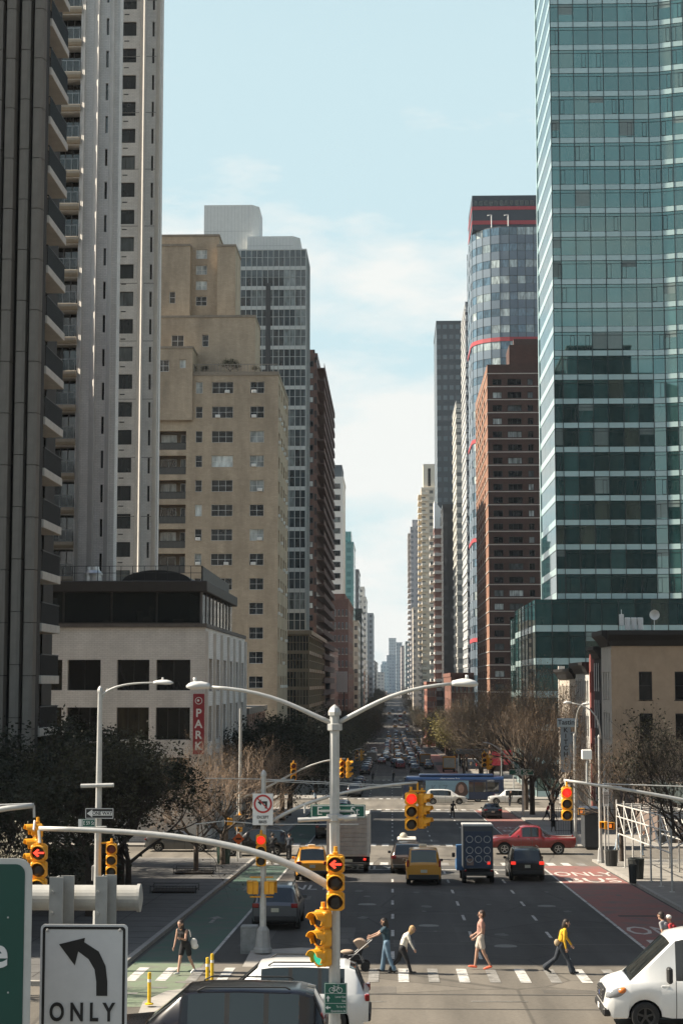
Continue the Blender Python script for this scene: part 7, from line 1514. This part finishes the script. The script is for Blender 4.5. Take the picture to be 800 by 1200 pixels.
def tree_meshes(key, seed, H, trunk_h, spread, levels, bark, twig, leaf=None, nleaf=0, lsize=.08, r0=.17, up=.35, nb=(3, 4)):
    rnd = random.Random(seed); tk = MB(); cr = MB(); ends = []
    def rvec(): return Vector((rnd.gauss(0, 1), rnd.gauss(0, 1), rnd.gauss(0, 1))).normalized()
    def grow(p, d, L, r, lev):
        segs = 3 if lev < 2 else 2; pts = [p]; q = p; dd = d
        for k in range(segs):
            dd = (dd+rvec()*(.16 if lev < 2 else .3)+Vector((0, 0, up*.18))).normalized(); q = q+dd*L/segs; pts.append(q)
        rr = [r*(1-.45*k/segs) for k in range(segs+1)]
        mb = tk if lev <= 2 else cr; mb.tube(pts, rr, 7 if lev == 0 else (5 if lev <= 2 else 3), 0, cap=False)
        if lev >= levels-1: ends.extend(pts[1:])
        if lev >= levels: return
        n = rnd.randint(*nb)+(1 if lev == 0 else 0)
        for k in range(n):
            f = 1.0 if k == 0 and lev > 0 else rnd.uniform(.55 if lev == 0 else .3, 1.0); i = min(segs-1, int(f*segs)); b = pts[i].lerp(pts[i+1], f*segs-i) if f < 1 else pts[-1]
            side = (rvec()-dd*rvec().dot(dd)); side = (side-dd*side.dot(dd)).normalized()
            nd = (dd*(1.0 if k == 0 else .62)+side*spread*rnd.uniform(.5, 1.0)+Vector((0, 0, up))).normalized()
            grow(b, nd, L*rnd.uniform(.62, .82), r*.55*rnd.uniform(.8, 1.1), lev+1)
    tk.tube([(0, 0, -.3), (0, 0, .15), (0, 0, trunk_h*.6), (rnd.uniform(-.1, .1), rnd.uniform(-.1, .1), trunk_h)], [r0*1.5, r0*1.1, r0, r0*.9], 8, cap=False)
    top = Vector(tk.v[-1])*0+Vector((0, 0, trunk_h))
    for k in range(rnd.randint(4, 5)):
        a = 2*pi*k/4.5+rnd.uniform(-.4, .4); grow(top-Vector((0, 0, rnd.uniform(0, .5))), Vector((cos(a)*spread, sin(a)*spread, .9)).normalized(), (H-trunk_h)*.40, r0*.6, 1)
    if leaf:
        for k in range(nleaf):
            c = rnd.choice(ends)+rvec()*rnd.uniform(0, .32); u = rvec()*lsize*rnd.uniform(.6, 1.4); w = u.cross(rvec()).normalized()*lsize*rnd.uniform(.4, .8)
            cr.face([c-u, c-w, c+u, c+w], 1)
    zs = max(v[2] for v in cr.v); s = H/zs
    for mb in (tk, cr): mb.v = [(x*s, y*s, z*s if z > 0 else z) for x, y, z in mb.v]
    return tk.mesh('trunk', bark, smooth=True), cr.mesh('crown', [twig, leaf] if leaf else twig)
TM = {'bare': tree_meshes('bare', 3, 10, 2.6, .85, 6, BARK, TWIG, LF_BUD, 2500, .05), 'bare2': tree_meshes('bare2', 11, 10, 2.4, 1.0, 6, BARK, TWIG, LF_BUD, 2500, .05), 'pale': tree_meshes('pale', 5, 9, 2.4, 1.0, 6, BARKL, TWIGP, LF_BUD, 2200, .05), 'dark': tree_meshes('dark', 8, 9, 2.2, .95, 6, BARK, TWIGD, LF_DARK, 13000, .085), 'dark2': tree_meshes('dark2', 21, 9, 2.3, 1.05, 6, BARK, TWIGD, LF_DARK, 13000, .085), 'olive': tree_meshes('olive', 31, 9, 2.3, 1.0, 6, BARK, TWIGD, LF_OLIVE, 9000, .08), 'yg': tree_meshes('yg', 14, 10, 2.4, 1.0, 5, BARK, TWIG, LF_YG, 7000, .13), 'blossom': tree_meshes('blossom', 17, 7, 1.8, 1.0, 5, BARK, TWIGD, LF_BLOSS, 2600, .05), 'twiggy': tree_meshes('twiggy', 41, 10, 2.2, .95, 6, BARK, TWIGD, LF_OLIVE, 2500, .07)}
TH = {'bare': 10, 'bare2': 10, 'pale': 9, 'dark': 9, 'dark2': 9, 'olive': 9, 'yg': 10, 'blossom': 7, 'twiggy': 10}
def tree(kind, X, Y, H, label, group=None, rot=None, wide=1.0, name='street_tree', dz=.14):
    s = H/TH[kind]; t = thing(name, label, 'tree', (X, Y, gz(Y)+dz), random.uniform(0, 6.28) if rot is None else rot, group); t.scale = (s*wide, s*wide, s); a, b = TM[kind]; obj('trunk', a, t); obj('crown', b, t); return t
# left plaza and pavement
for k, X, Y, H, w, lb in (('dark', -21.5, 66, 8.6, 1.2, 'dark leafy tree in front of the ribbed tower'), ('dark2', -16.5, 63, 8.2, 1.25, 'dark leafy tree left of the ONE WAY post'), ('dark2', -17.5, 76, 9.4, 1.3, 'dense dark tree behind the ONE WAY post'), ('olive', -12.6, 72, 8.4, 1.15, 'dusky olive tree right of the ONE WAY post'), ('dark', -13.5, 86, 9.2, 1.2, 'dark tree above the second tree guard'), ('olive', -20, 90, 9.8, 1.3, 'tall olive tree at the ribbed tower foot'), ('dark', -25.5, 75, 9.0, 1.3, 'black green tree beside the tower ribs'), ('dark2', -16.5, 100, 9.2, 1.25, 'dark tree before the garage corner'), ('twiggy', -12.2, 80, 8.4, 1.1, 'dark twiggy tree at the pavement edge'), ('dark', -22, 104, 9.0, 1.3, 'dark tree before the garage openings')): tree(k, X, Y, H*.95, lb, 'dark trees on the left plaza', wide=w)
for X, Y, H, lb in ((-11.0, 97, 7.2, 'pale bare twig tree catching the sun at the left corner'), (-10.2, 104, 8.0, 'pale bare twig tree next to the slim signal post'), (-12.2, 118+9, 8.6, 'pale bare twig tree against the garage corner'), (-10.6, 133, 8.4, 'pale bare twig tree at the garage kerb')): tree('pale', X, Y, H, lb, 'pale bare trees at the left corner', wide=1.1)
tree('blossom', Xp(-40, 50, 960), 50, 5.2, 'white blossoming tree behind the big green sign', dz=.0, wide=.62)
# left row down the avenue
for k in range(16):
    Y = 141+10.5*k
    if 188 < Y < 226: continue
    tree(('dark', 'twiggy', 'dark2', 'olive')[k % 4], -10.6+random.uniform(-.5, .4), Y, random.uniform(9.6, 11.4), 'dark street tree in the shady left row', 'dark street trees along the left pavement', wide=1.12)
for k in range(62):
    Y = 314+15*k
    if (Y-296) % 80 < 16: continue
    tree(('twiggy', 'olive', 'dark')[k % 3], -10.8, Y, random.uniform(10, 13), 'far dark street tree in the shady left row', 'far street trees along the left pavement', wide=1.2)
# right side
tree('bare', 14.2, 176, 16.5, 'tall bare tree with dark limbs before the glass podium', wide=.95, rot=1.0); tree('bare2', 15.5, 168, 13.5, 'bare tree with fine twigs beside the row houses'); tree('bare2', 14.5, 188, 15, 'bare tree at the bus street corner'); tree('bare', 14.0, 152, 8.5, 'small bare tree before the tan corner house')
tree('twiggy', 14.0, 77.5, 9.2, 'dark trunked bare tree by the scaffold', wide=.9, rot=.4); tree('bare2', 16.6, 72, 9.0, 'dark bare tree at the right edge beside the scaffold', wide=1.0); tree('bare', 14.2, 108, 8.6, 'bare tree rising behind the scaffold'); tree('bare2', 17.5, 84, 9.5, 'brown budding tree over the scaffold deck', wide=1.1); tree('twiggy', 18.0, 100, 9.0, 'dark twiggy tree over the scaffold deck', wide=1.1)
for i, (Y, X, k, H) in enumerate(((235, 14.8, 'bare', 15.5), (246, 14.2, 'bare2', 15.5), (258, 14.6, 'bare', 15.5), (270, 14.0, 'bare2', 15.5), (283, 14.4, 'bare', 15.5))): tree(k, X, Y, H, 'bare street tree past the bus on the right pavement', 'bare street trees on the right pavement', wide=1.05)
tree('yg', 13.2, 318, 11.5, 'yellow green budding tree on the right pavement', wide=1.25); tree('yg', 14.4, 334, 10.5, 'second yellow green tree behind the brightest one', wide=1.1)
for k in range(60):
    Y = 348+15*k
    if (Y-296) % 80 < 14: continue
    tree(('bare', 'olive', 'bare2', 'twiggy')[k % 4], 14.2, Y, random.uniform(11, 13.5), 'far bare street tree in the right row', 'far street trees along the right pavement', wide=1.2)
# terrace shrub on the tan house
t = thing('terrace_shrub', 'bushy evergreen shrub on the tan house terrace', 'shrub', P(270, 440, 233.5)); t.scale = (.32, .32, .3); obj('stem', TM['dark'][0], t); obj('foliage', TM['dark'][1], t)
for px in (226, 240, 300): t = thing('terrace_shrub', 'small potted shrub on the tan house terrace rail', 'shrub', P(px, 440, 233.5), px, 'potted shrubs on the terrace'); t.scale = (.16, .16, .17); obj('stem', TM['olive'][0], t); obj('foliage', TM['olive'][1], t)

# clipped evergreen hedges in planters on the left plaza
def hedge(x0, x1, y0, y1, h, label):
    g = gz(y0)+.14; t = thing('planter_hedge', label, 'hedge', ((x0+x1)/2, y0, g)); w = (x1-x0)/2; d = y1-y0
    MB().box(-w, w, 0, d, -.6, .45, 0, .03).build('planter', mat('planter_dark', (.05, .047, .043), .8, .2), t); m_ = MB(); m_.box(-w+.12, w-.12, .12, d-.12, .4, h-.12); rh = random.Random(int(x0*7+y0))
    for k in range(int(900*w*d)//4+500):
        c = Vector((rh.uniform(-w, w), rh.uniform(0, d), rh.uniform(.42, h))); f = rh.random()
        if f < .4: c.y = rh.uniform(-.05, .12)
        elif f < .75: c.z = h+rh.uniform(-.12, .1)
        u = Vector((rh.gauss(0, 1), rh.gauss(0, 1), rh.gauss(0, 1))).normalized()*.07; v_ = u.cross(Vector((rh.gauss(0, 1), rh.gauss(0, 1), rh.gauss(0, 1)))).normalized()*.045; m_.face([c-u, c-v_, c+u, c+v_])
    m_.build('foliage', LF_DARK, t)
for x0, x1, y0, y1, h, lb in ((-21, -13.6, 62, 64.5, 1.5, 'dark clipped hedge at the front of the left plaza'), (-24, -15.5, 70, 73, 1.7, 'dark clipped hedge in the middle of the left plaza'), (-23, -14.6, 80, 83, 1.6, 'dark clipped hedge before the ribbed tower'), (-22, -15.2, 92, 95, 1.5, 'clipped hedge in the sun by the side street')): hedge(x0, x1, y0, y1, h, lb)
# ================================================================ PEOPLE
SKIN = mat('skin', (.42, .25, .175), .55, .06, 20); SKIND = mat('skin_tan', (.30, .17, .11), .55, .06, 20)
def cloth(name, c, rough=.85): return mat('cloth_'+name, c, rough, .14, 9, bump=.3)
TMPS = bpy.data.scenes.new('remesh')
def remesh(mb, vox):
    me = mb.mesh('body', []); o = bpy.data.objects.new('tmp', me); TMPS.collection.objects.link(o); md = o.modifiers.new('r', 'REMESH'); md.mode = 'VOXEL'; md.voxel_size = vox; md.use_smooth_shade = True
    sm = o.modifiers.new('s', 'SMOOTH'); sm.factor = .5; sm.iterations = 2
    vl = TMPS.view_layers[0]; vl.update(); dg = vl.depsgraph; r = bpy.data.meshes.new_from_object(o.evaluated_get(dg)); bpy.data.objects.remove(o); r.name = 'body'; return r
def person(label, loc, face, top=None, legs=None, shoes=None, skin=SKIN, hair=(.02, .015, .012), hairlen=0, sleeve='short', pants='long', stride=.35, arms=((.25, .3), (-.3, .2)), lean=.06, H=1.7, vox=.011, baggy=1.0, flare=0.0, head_down=0.0, fem=True, cat='person', group=None, hat=None, seat=False, gender_w=None, legp=None):
    """walks along local +X; arms: (upper swing, elbow bend) for right (-y) and left (+y)"""
    k = H/1.7; segs = []                                # (p0, p1, r0, r1, part)
    V = lambda x, y, z: Vector((x, y, z))
    hipz = .90; pel = V(0, 0, .94); ch = V(lean*2.2, 0, 1.28); nk = V(lean*3.6, 0, 1.455); hd = V(lean*4.4+.015+head_down*.06, 0, 1.585-head_down*.03)
    sw = .155 if fem else .185; hw = .095 if fem else .09
    def S(a, b, r0, r1, part): segs.append((a, b, r0, r1, part))
    tb = .115*baggy; S(pel+V(0, -.05, 0), pel+V(0, .05, 0), .115, .115, 'legs'); S(V(lean*.6, 0, 1.03), ch, tb+.005, .125*baggy, 'top'); S(ch+V(0, -.07, .02), ch+V(0, .07, .02), .115*baggy, .115*baggy, 'top'); S(V(lean*3, -sw+.04, 1.385), V(lean*3, sw-.04, 1.385), .068, .068, 'top'); S(V(lean*3.2, 0, 1.40), nk, .058, .052, 'skin'); S(nk, hd-V(0, 0, .06), .05, .055, 'skin')
    S(hd+V(-.012, 0, .02), hd+V(.0, 0, .03), .094, .09, 'skin'); S(hd+V(.012, 0, -.06), hd+V(.035, 0, -.085), .058, .04, 'skin'); S(hd+V(.09, 0, -.005), hd+V(.108, 0, -.025), .012, .016, 'skin')
    for s in (-1, 1): S(hd+V(-.005, s*.088, -.01), hd+V(-.012, s*.095, .02), .016, .02, 'skin'); S(hd+V(.083, s*.03, .012), hd+V(.086, s*.036, .012), .012, .012, 'eye'); 
    S(hd+V(.078, -.018, -.055), hd+V(.078, .018, -.055), .009, .009, 'lip')
    feet = []
    for i, s in enumerate((-1, 1)):
        if legp: a1, kb = legp[i]
        else: a1, kb = (stride, .12) if s < 0 else (-stride*.75, .38*stride/.35)
        hp = V(0, s*hw, hipz); kn = hp+V(sin(a1), 0, -cos(a1))*.43; a2 = a1-kb; an = kn+V(sin(a2), 0, -cos(a2))*.41; pt = 'legs'; low = 'legs' if pants == 'long' else 'skin'
        lr = 1.1*baggy if pants == 'long' else 1.0
        if pants == 'shorts': md = hp.lerp(kn, .62); S(hp, md, .098, .092, 'legs'); S(md-V(0, 0, .0), kn, .068, .052, 'skin')
        else: S(hp, kn, .092*lr, .064*lr, 'legs')
        S(kn, an.lerp(kn, .02), .06*lr if low == 'legs' else .052, (.045+flare*.05)*lr if low == 'legs' else .036, low)
        if low == 'skin': S(kn.lerp(an, .25)+V(-.02, 0, 0), kn.lerp(an, .5), .048, .04, 'skin')
        ft = -a2*.5 if a1 < 0 else .0; dv = V(cos(a2*.6), 0, sin(a2*.6) if a1 < 0 else .10 if a1 > .2 else 0); hl = an+V(-.03, 0, -.05); S(hl, hl+dv*.17+V(0, 0, -.005), .04, .036, 'shoes'); S(hl+dv*.1, hl+dv*.21+V(0, s*.008, -.008), .038, .03, 'shoes'); feet += [hl.z-.04, hl.z+dv.z*.2-.045]
    hands = []
    for i, s in enumerate((-1, 1)):
        a, e = arms[i]; sh = V(lean*3, s*(sw+.02), 1.385); out = .12; el = sh+V(sin(a), s*out, -cos(a))*.285; b = a+e; wr = el+V(sin(b), -s*.02, -cos(b))*.25
        S(sh, sh.lerp(el, .55), .056*baggy, .05*baggy, 'top'); full = sleeve == 'long'; none = sleeve == 'none'
        if none: S(sh, el, .046, .038, 'skin'); segs.pop(-2)
        else: S(sh.lerp(el, .5), el, .047, .04, 'top' if full else 'skin')
        S(el, wr, .041 if full else .037, .033 if full else .026, 'top' if full else 'skin')
        d = (wr-el).normalized(); n_ = V(0, s, 0); pm = wr+d*.05; S(wr, wr+d*.075, .024, .028, 'skin'); up_ = d.cross(n_).normalized(); hands.append(wr+d*.09)
        for q, (o_, l_) in enumerate(((-.028, .055), (-.01, .068), (.01, .064), (.028, .048))):
            b0 = wr+d*.085+up_*o_; k1 = b0+d*l_*.55; k2 = k1+(d*.75-n_*.65).normalized()*l_*.5; S(b0, k1, .0105, .0098, 'skin'); S(k1, k2, .0098, .008, 'skin')
        tb0 = wr+d*.03-up_*.025; S(tb0, tb0+(d*.7-up_*.7).normalized()*.045, .012, .011, 'skin'); S(tb0+(d*.7-up_*.7).normalized()*.045, tb0+(d*.7-up_*.7).normalized()*.045+d*.03, .0105, .009, 'skin')
    mb = MB()
    for a, b, r0, r1, _ in segs:
        d = b-a; L_ = max(d.length, 1e-4); d = d/L_; pts, rr = [], []
        for t in (-.98, -.8, -.45, 0): pts.append(a+d*(t*r0)); rr.append(r0*sqrt(max(0, 1-t*t)))
        for t in (0, .45, .8, .98): pts.append(b+d*(t*r1+(1e-4 if t == 0 else 0))); rr.append(r1*sqrt(max(0, 1-t*t)))
        mb.tube(pts, rr, 10)
    zmin = min(feet); me = remesh(mb, vox)
    mats = {'top': top, 'legs': legs, 'shoes': shoes, 'skin': skin, 'eye': mat('eye_dark', (.02, .015, .012), .3, .05), 'lip': mat('lip', (.30, .11, .09), .5, .05)}; names = list(mats)
    for n_ in names: me.materials.append(mats[n_])
    nf = len(me.polygons); C_ = np.empty(nf*3); me.polygons.foreach_get('center', C_); C_ = C_.reshape(-1, 3); best = np.full(nf, 9.0); idx = np.zeros(nf, dtype=np.int32)
    for a, b, r0, r1, pt in segs:
        A = np.array(a); AB = np.array(b-a); t = np.clip((C_-A) @ AB/max(float(AB @ AB), 1e-9), 0, 1); d = np.linalg.norm(C_-A-t[:, None]*AB, axis=1)-(r0+(r1-r0)*t)
        w = d < best-.0005; best[w] = d[w]; idx[w] = names.index(pt)
    me.polygons.foreach_set('material_index', idx); me.shade_smooth()
    root = thing('person', label, cat, loc, face, group); root.scale = (k, k, k); body = obj('body', me, root, (0, 0, -zmin))
    if not hat:
        h = MB(); hc = hd+V(-.022, 0, .045); h.ell(hc, (.103, .10, .098), n=14, k=10); h.ell(hd+V(-.055, 0, -.005), (.075, .092, .10), n=12, k=8)
        if hairlen: h.tube([hd+V(-.06, 0, .02), hd+V(-.09, 0, -.09), hd+V(-.085-.02*hairlen, 0, -.10-.16*hairlen)], [.08, .075, .045], 10); h.ell(hd+V(-.04, 0, -.06), (.085, .09, .10), n=12, k=8)
        hm = remesh(h, .012); hm.materials.append(mat('hair_%02x%02x%02x' % tuple(int(x*255) for x in hair), hair, .6, .25, 30, stretch=(1, 1, .3))); hm.shade_smooth(); obj('hair', hm, root, (0, 0, -zmin))
    else:
        h = MB(); h.ell(hd+V(-.012, 0, .055), (.108, .102, .08), n=14, k=10); h.ell(hd+V(.09, 0, .05), (.09, .075, .012), n=12, k=6); obj('cap', h.mesh('cap', hat, True), root, (0, 0, -zmin))
    return root, [root, hands, zmin, k]
BLKC = cloth('black', (.014, .014, .016)); JEAN = cloth('jeans', (.12, .19, .26)); NAVY = cloth('navy', (.018, .045, .065)); CRM = cloth('cream', (.62, .58, .50)); WHS = cloth('white_shoe', (.66, .65, .62), .6); DKS = cloth('dark_shoe', (.02, .018, .016), .5); PNK = cloth('dusty_pink', (.36, .20, .16)); ORS = cloth('orange_shoe', (.75, .13, .06), .6); YLW = cloth('mustard', (.62, .36, .02)); NVP = cloth('dark_denim', (.022, .028, .038)); SHG = cloth('shorts_grey', (.48, .42, .36)); REDC = cloth('red', (.45, .04, .045)); GRC = cloth('grey', (.26, .26, .27)); LBL = cloth('light_blue', (.30, .38, .46))
gp = lambda px, py, dz=0: G(px, py, dz+.018)
person('person in black top and shorts crossing with a white bag on the shoulder', gp(217, 1142), radians(-120), BLKC, BLKC, WHS, hair=(.03, .02, .015), sleeve='none', pants='shorts', stride=.34, arms=((.15, .25), (.35, 1.5)), H=1.68, hairlen=1)
q = gp(217, 1142); bg_ = thing('tote_bag', 'white cloth bag slung at the side of the walker in black', 'bag', (q.x+.27, q.y, q.z+.88)); m_ = MB(); m_.ell((0, 0, .1), (.11, .06, .15), n=14, k=10); m_.ell((.03, 0, .0), (.12, .065, .10), n=14, k=8); m_.build('pouch', cloth('bag_white', (.66, .64, .60)), bg_, smooth=True); MB().tube([(-.1, 0, .28), (-.12, 0, .42), (-.16, 0, .5)], .014, 6).build('strap', cloth('bag_white', (.66, .64, .60)), bg_)
person('person in navy tee and jeans pushing a stroller', gp(453, 1140), pi, NAVY, JEAN, DKS, hair=(.018, .014, .012), sleeve='short', stride=.22, arms=((.85, .35), (.85, .35)), lean=.02, H=1.66, hairlen=1.5, baggy=1.08, flare=.5)
person('person in cream blouse and black trousers walking head down', gp(471, 1141), 0, CRM, BLKC, DKS, hair=(.42, .27, .13), sleeve='long', stride=.42, arms=((.3, .2), (-.15, .1)), lean=.07, H=1.52, hairlen=.6, head_down=1, baggy=1.12)
person('person in dusty pink top, pale shorts and orange shoes', gp(563, 1136), pi, PNK, SHG, ORS, skin=SKIN, hair=(.04, .022, .015), sleeve='short', pants='shorts', stride=.26, arms=((.05, .9), (.0, .9)), lean=-.01, H=1.82, fem=False)
person('person in mustard sweater and dark flared jeans striding away', gp(657, 1141), 0, YLW, NVP, DKS, hair=(.025, .018, .014), sleeve='long', stride=.48, arms=((-.1, .3), (.3, .3)), lean=.04, H=1.72, hairlen=.9, flare=1.0)
q = gp(657, 1141); bg_ = thing('shoulder_bag', 'small tan bag on the back of the mustard sweater', 'bag', (q.x-.13, q.y-.1, q.z+.98)); m_ = MB(); m_.ell((0, 0, 0), (.09, .07, .11), n=12, k=8); m_.build('pouch', cloth('bag_tan', (.42, .32, .2)), bg_, smooth=True); MB().tube([(0, 0, .1), (.05, -.05, .3), (.12, -.05, .45)], .01, 5).build('strap', DKS, bg_)
person('person in grey shirt beside the red shirt, behind the van', gp(784, 1136), pi*.8, GRC, NVP, DKS, hair=(.03, .02, .016), stride=.3, H=1.76, fem=False); person('person in red shirt and white cap behind the van', gp(793, 1136), pi*.85, REDC, JEAN, DKS, stride=.25, H=1.66, hat=cloth('cap_white', (.66, .64, .6)))
FARP = [(530, 959, BLKC, BLKC, 'dark dressed person stepping off near the white cars'), (436.5, 917.5, BLKC, BLKC, 'tiny dark walker on the far crosswalk heading left'), (460.5, 916.5, BLKC, NVP, 'tiny dark walker alone on the far crosswalk'), (693.5, 989, REDC, NVP, 'person in red jacket waiting at the right corner'), (684, 988, BLKC, JEAN, 'dark jacketed person next to the red jacket'), (648, 975, BLKC, BLKC, 'dark silhouette behind the red pickup bed'), (640.5, 962, REDC, BLKC, 'person in red and white top behind the pickup cab'), (752, 1003, WHS, JEAN, 'person in white top and blue jeans under the scaffold'), (723, 1002, LBL, LBL, 'person in light blue by the scaffold posts'), (370, 945, LBL, BLKC, 'person walking under the left trees'), (545, 905, GRC, BLKC, 'small grey walker past the bus'), (558, 903, REDC, BLKC, 'small red walker past the bus'), (551, 902, CRM, JEAN, 'small cream walker past the bus'), (597, 945, BLKC, NVP, 'dark walker at the white SUV tail')]
FB = {}
for px, py, a, b, lb in FARP:
    key = len(FB) % 3
    if key not in FB or len(FB) < 3: pass
    person(lb, gp(px, py, .12 if px > 620 else 0), random.choice((0, pi, 1.2, -1.2, pi*.6)), a, b, DKS, sleeve='long', stride=random.choice((.12, .3, .38)), arms=((.2, .4), (-.2, .2)), H=random.uniform(1.64, 1.8), vox=.022, fem=random.random() < .5, hairlen=random.choice((0, 0, 1))); FB[len(FB)] = 1
# stroller
q = gp(417, 1137); st = thing('stroller', 'dark pram with pale hood pushed ahead of the navy tee', 'stroller', q); fr = mat('stroller_frame', (.30, .30, .30), .4, .1, metal=.5); bk_ = cloth('stroller_black', (.016, .016, .018))
for y_ in (-.26, .26): MB().tube([(.52, y_, 1.0), (.3, y_, .82), (-.42, y_, .20)], .016, 6).build('frame', fr, st); MB().tube([(.3, y_, .16), (.1, y_, .55), (-.25, y_, .5)], .014, 6).build('frame', fr, st)
MB().tube([(.52, -.26, 1.0), (.52, .26, 1.0)], .02, 6).build('handle', DKS, st)
s_ = MB(); s_.prism([(-.42, .42), (-.35, .34), (.12, .36), (.28, .80), (.2, .84), (.02, .52), (-.38, .52)], -.2, .2, axis='y'); s_.build('seat', bk_, st, recalc=True)
h_ = MB(); pts = [(.26+.0*k, .8) for k in range(1)]; arc = [(.12+.30*cos(radians(20+16*k)), .66+.33*sin(radians(20+16*k))) for k in range(8)]; h_.prism(arc+[(.12, .66)], -.22, .22, axis='y'); h_.build('hood', cloth('hood_pale', (.30, .22, .16)), st, recalc=True)
for x_, r_ in ((.3, .15), (-.42, .11)):
    for y_ in (-.27, .27): w_ = MB(); w_.lathe([(r_*.75, -.02), (r_, -.02), (r_, .02), (r_*.75, .02), (r_*.75, -.02)], (x_, y_, r_), 18, axis='y'); w_.lathe([(0, -.01), (r_*.78, -.01)], (x_, y_, r_), 18, axis='y'); w_.build('wheel', TYRE, st)
MB().box(-.2, .25, -.18, .18, .2, .3, 0, .04).build('basket', bk_, st); MB().ell((-.28, 0, .58), (.22, .12, .08)).build('blanket', cloth('blanket', (.45, .34, .25)), st, smooth=True)
# cyclists
def bicycle(loc, face, label):
    t = thing('bicycle', label, 'bicycle', loc, face); fm = mat('bike_frame', (.03, .03, .035), .4, .1)
    for x_ in (-.5, .52): w_ = MB(); w_.lathe([(.31, -.018), (.34, -.018), (.34, .018), (.31, .018), (.31, -.018)], (x_, 0, .34), 22, axis='y'); w_.build('wheel', TYRE, t)
    for a, b in (((-.5, .34), (0, .3)), ((0, .3), (-.16, .82)), ((0, .3), (.36, .78)), ((-.16, .75), (.34, .82)), ((.34, .92), (.52, .34)), ((-.5, .34), (-.16, .75))): MB().tube([(a[0], 0, a[1]), (b[0], 0, b[1])], .018, 6).build('frame_tube', fm, t)
    MB().tube([(.32, -.28, .98), (.34, 0, .95), (.32, .28, .98)], .015, 6).build('handlebar', fm, t); MB().box(-.3, -.05, -.08, .08, .86, .92, 0, .03).build('saddle', DKS, t)
for px, lb, lb2, a in ((319, 'black bicycle ridden by the hooded rider', 'hooded rider in black beside the dark SUV', BLKC), (338.5, 'black bicycle waiting before the yellow taxi', 'helmeted rider in black seen from behind', NVP)):
    q = G(px, 1012); bicycle(q+Vector((0, 0, .012)), pi/2, lb); person(lb2, q+Vector((0, -.12, .10)), pi/2, a, BLKC, DKS, sleeve='long', arms=((.75, .5), (.75, .5)), lean=.10, H=1.74, vox=.018, fem=False, legp=((.9, .9), (.35, .5)), hat=BLKC if a is NVP else None)
bpy.data.scenes.remove(TMPS)
# ---------------------------------------------------------------- haze: pale air over the whole scene
hz = MB().box(-1500, 1500, -320, 2900, -60, 190).build('haze', None); hz.data.materials.clear()
hm = bpy.data.materials.new('haze_air'); hm.use_nodes = True; t = hm.node_tree; t.nodes.clear(); o = t.nodes.new('ShaderNodeOutputMaterial'); v = t.nodes.new('ShaderNodeVolumePrincipled'); v.inputs['Color'].default_value = (.86, .93, 1, 1); v.inputs['Density'].default_value = .00006; t.links.new(v.outputs[0], o.inputs['Volume']); hz.data.materials.append(hm)
tag(hz, 'pale thin haze over the avenue', kind='stuff')
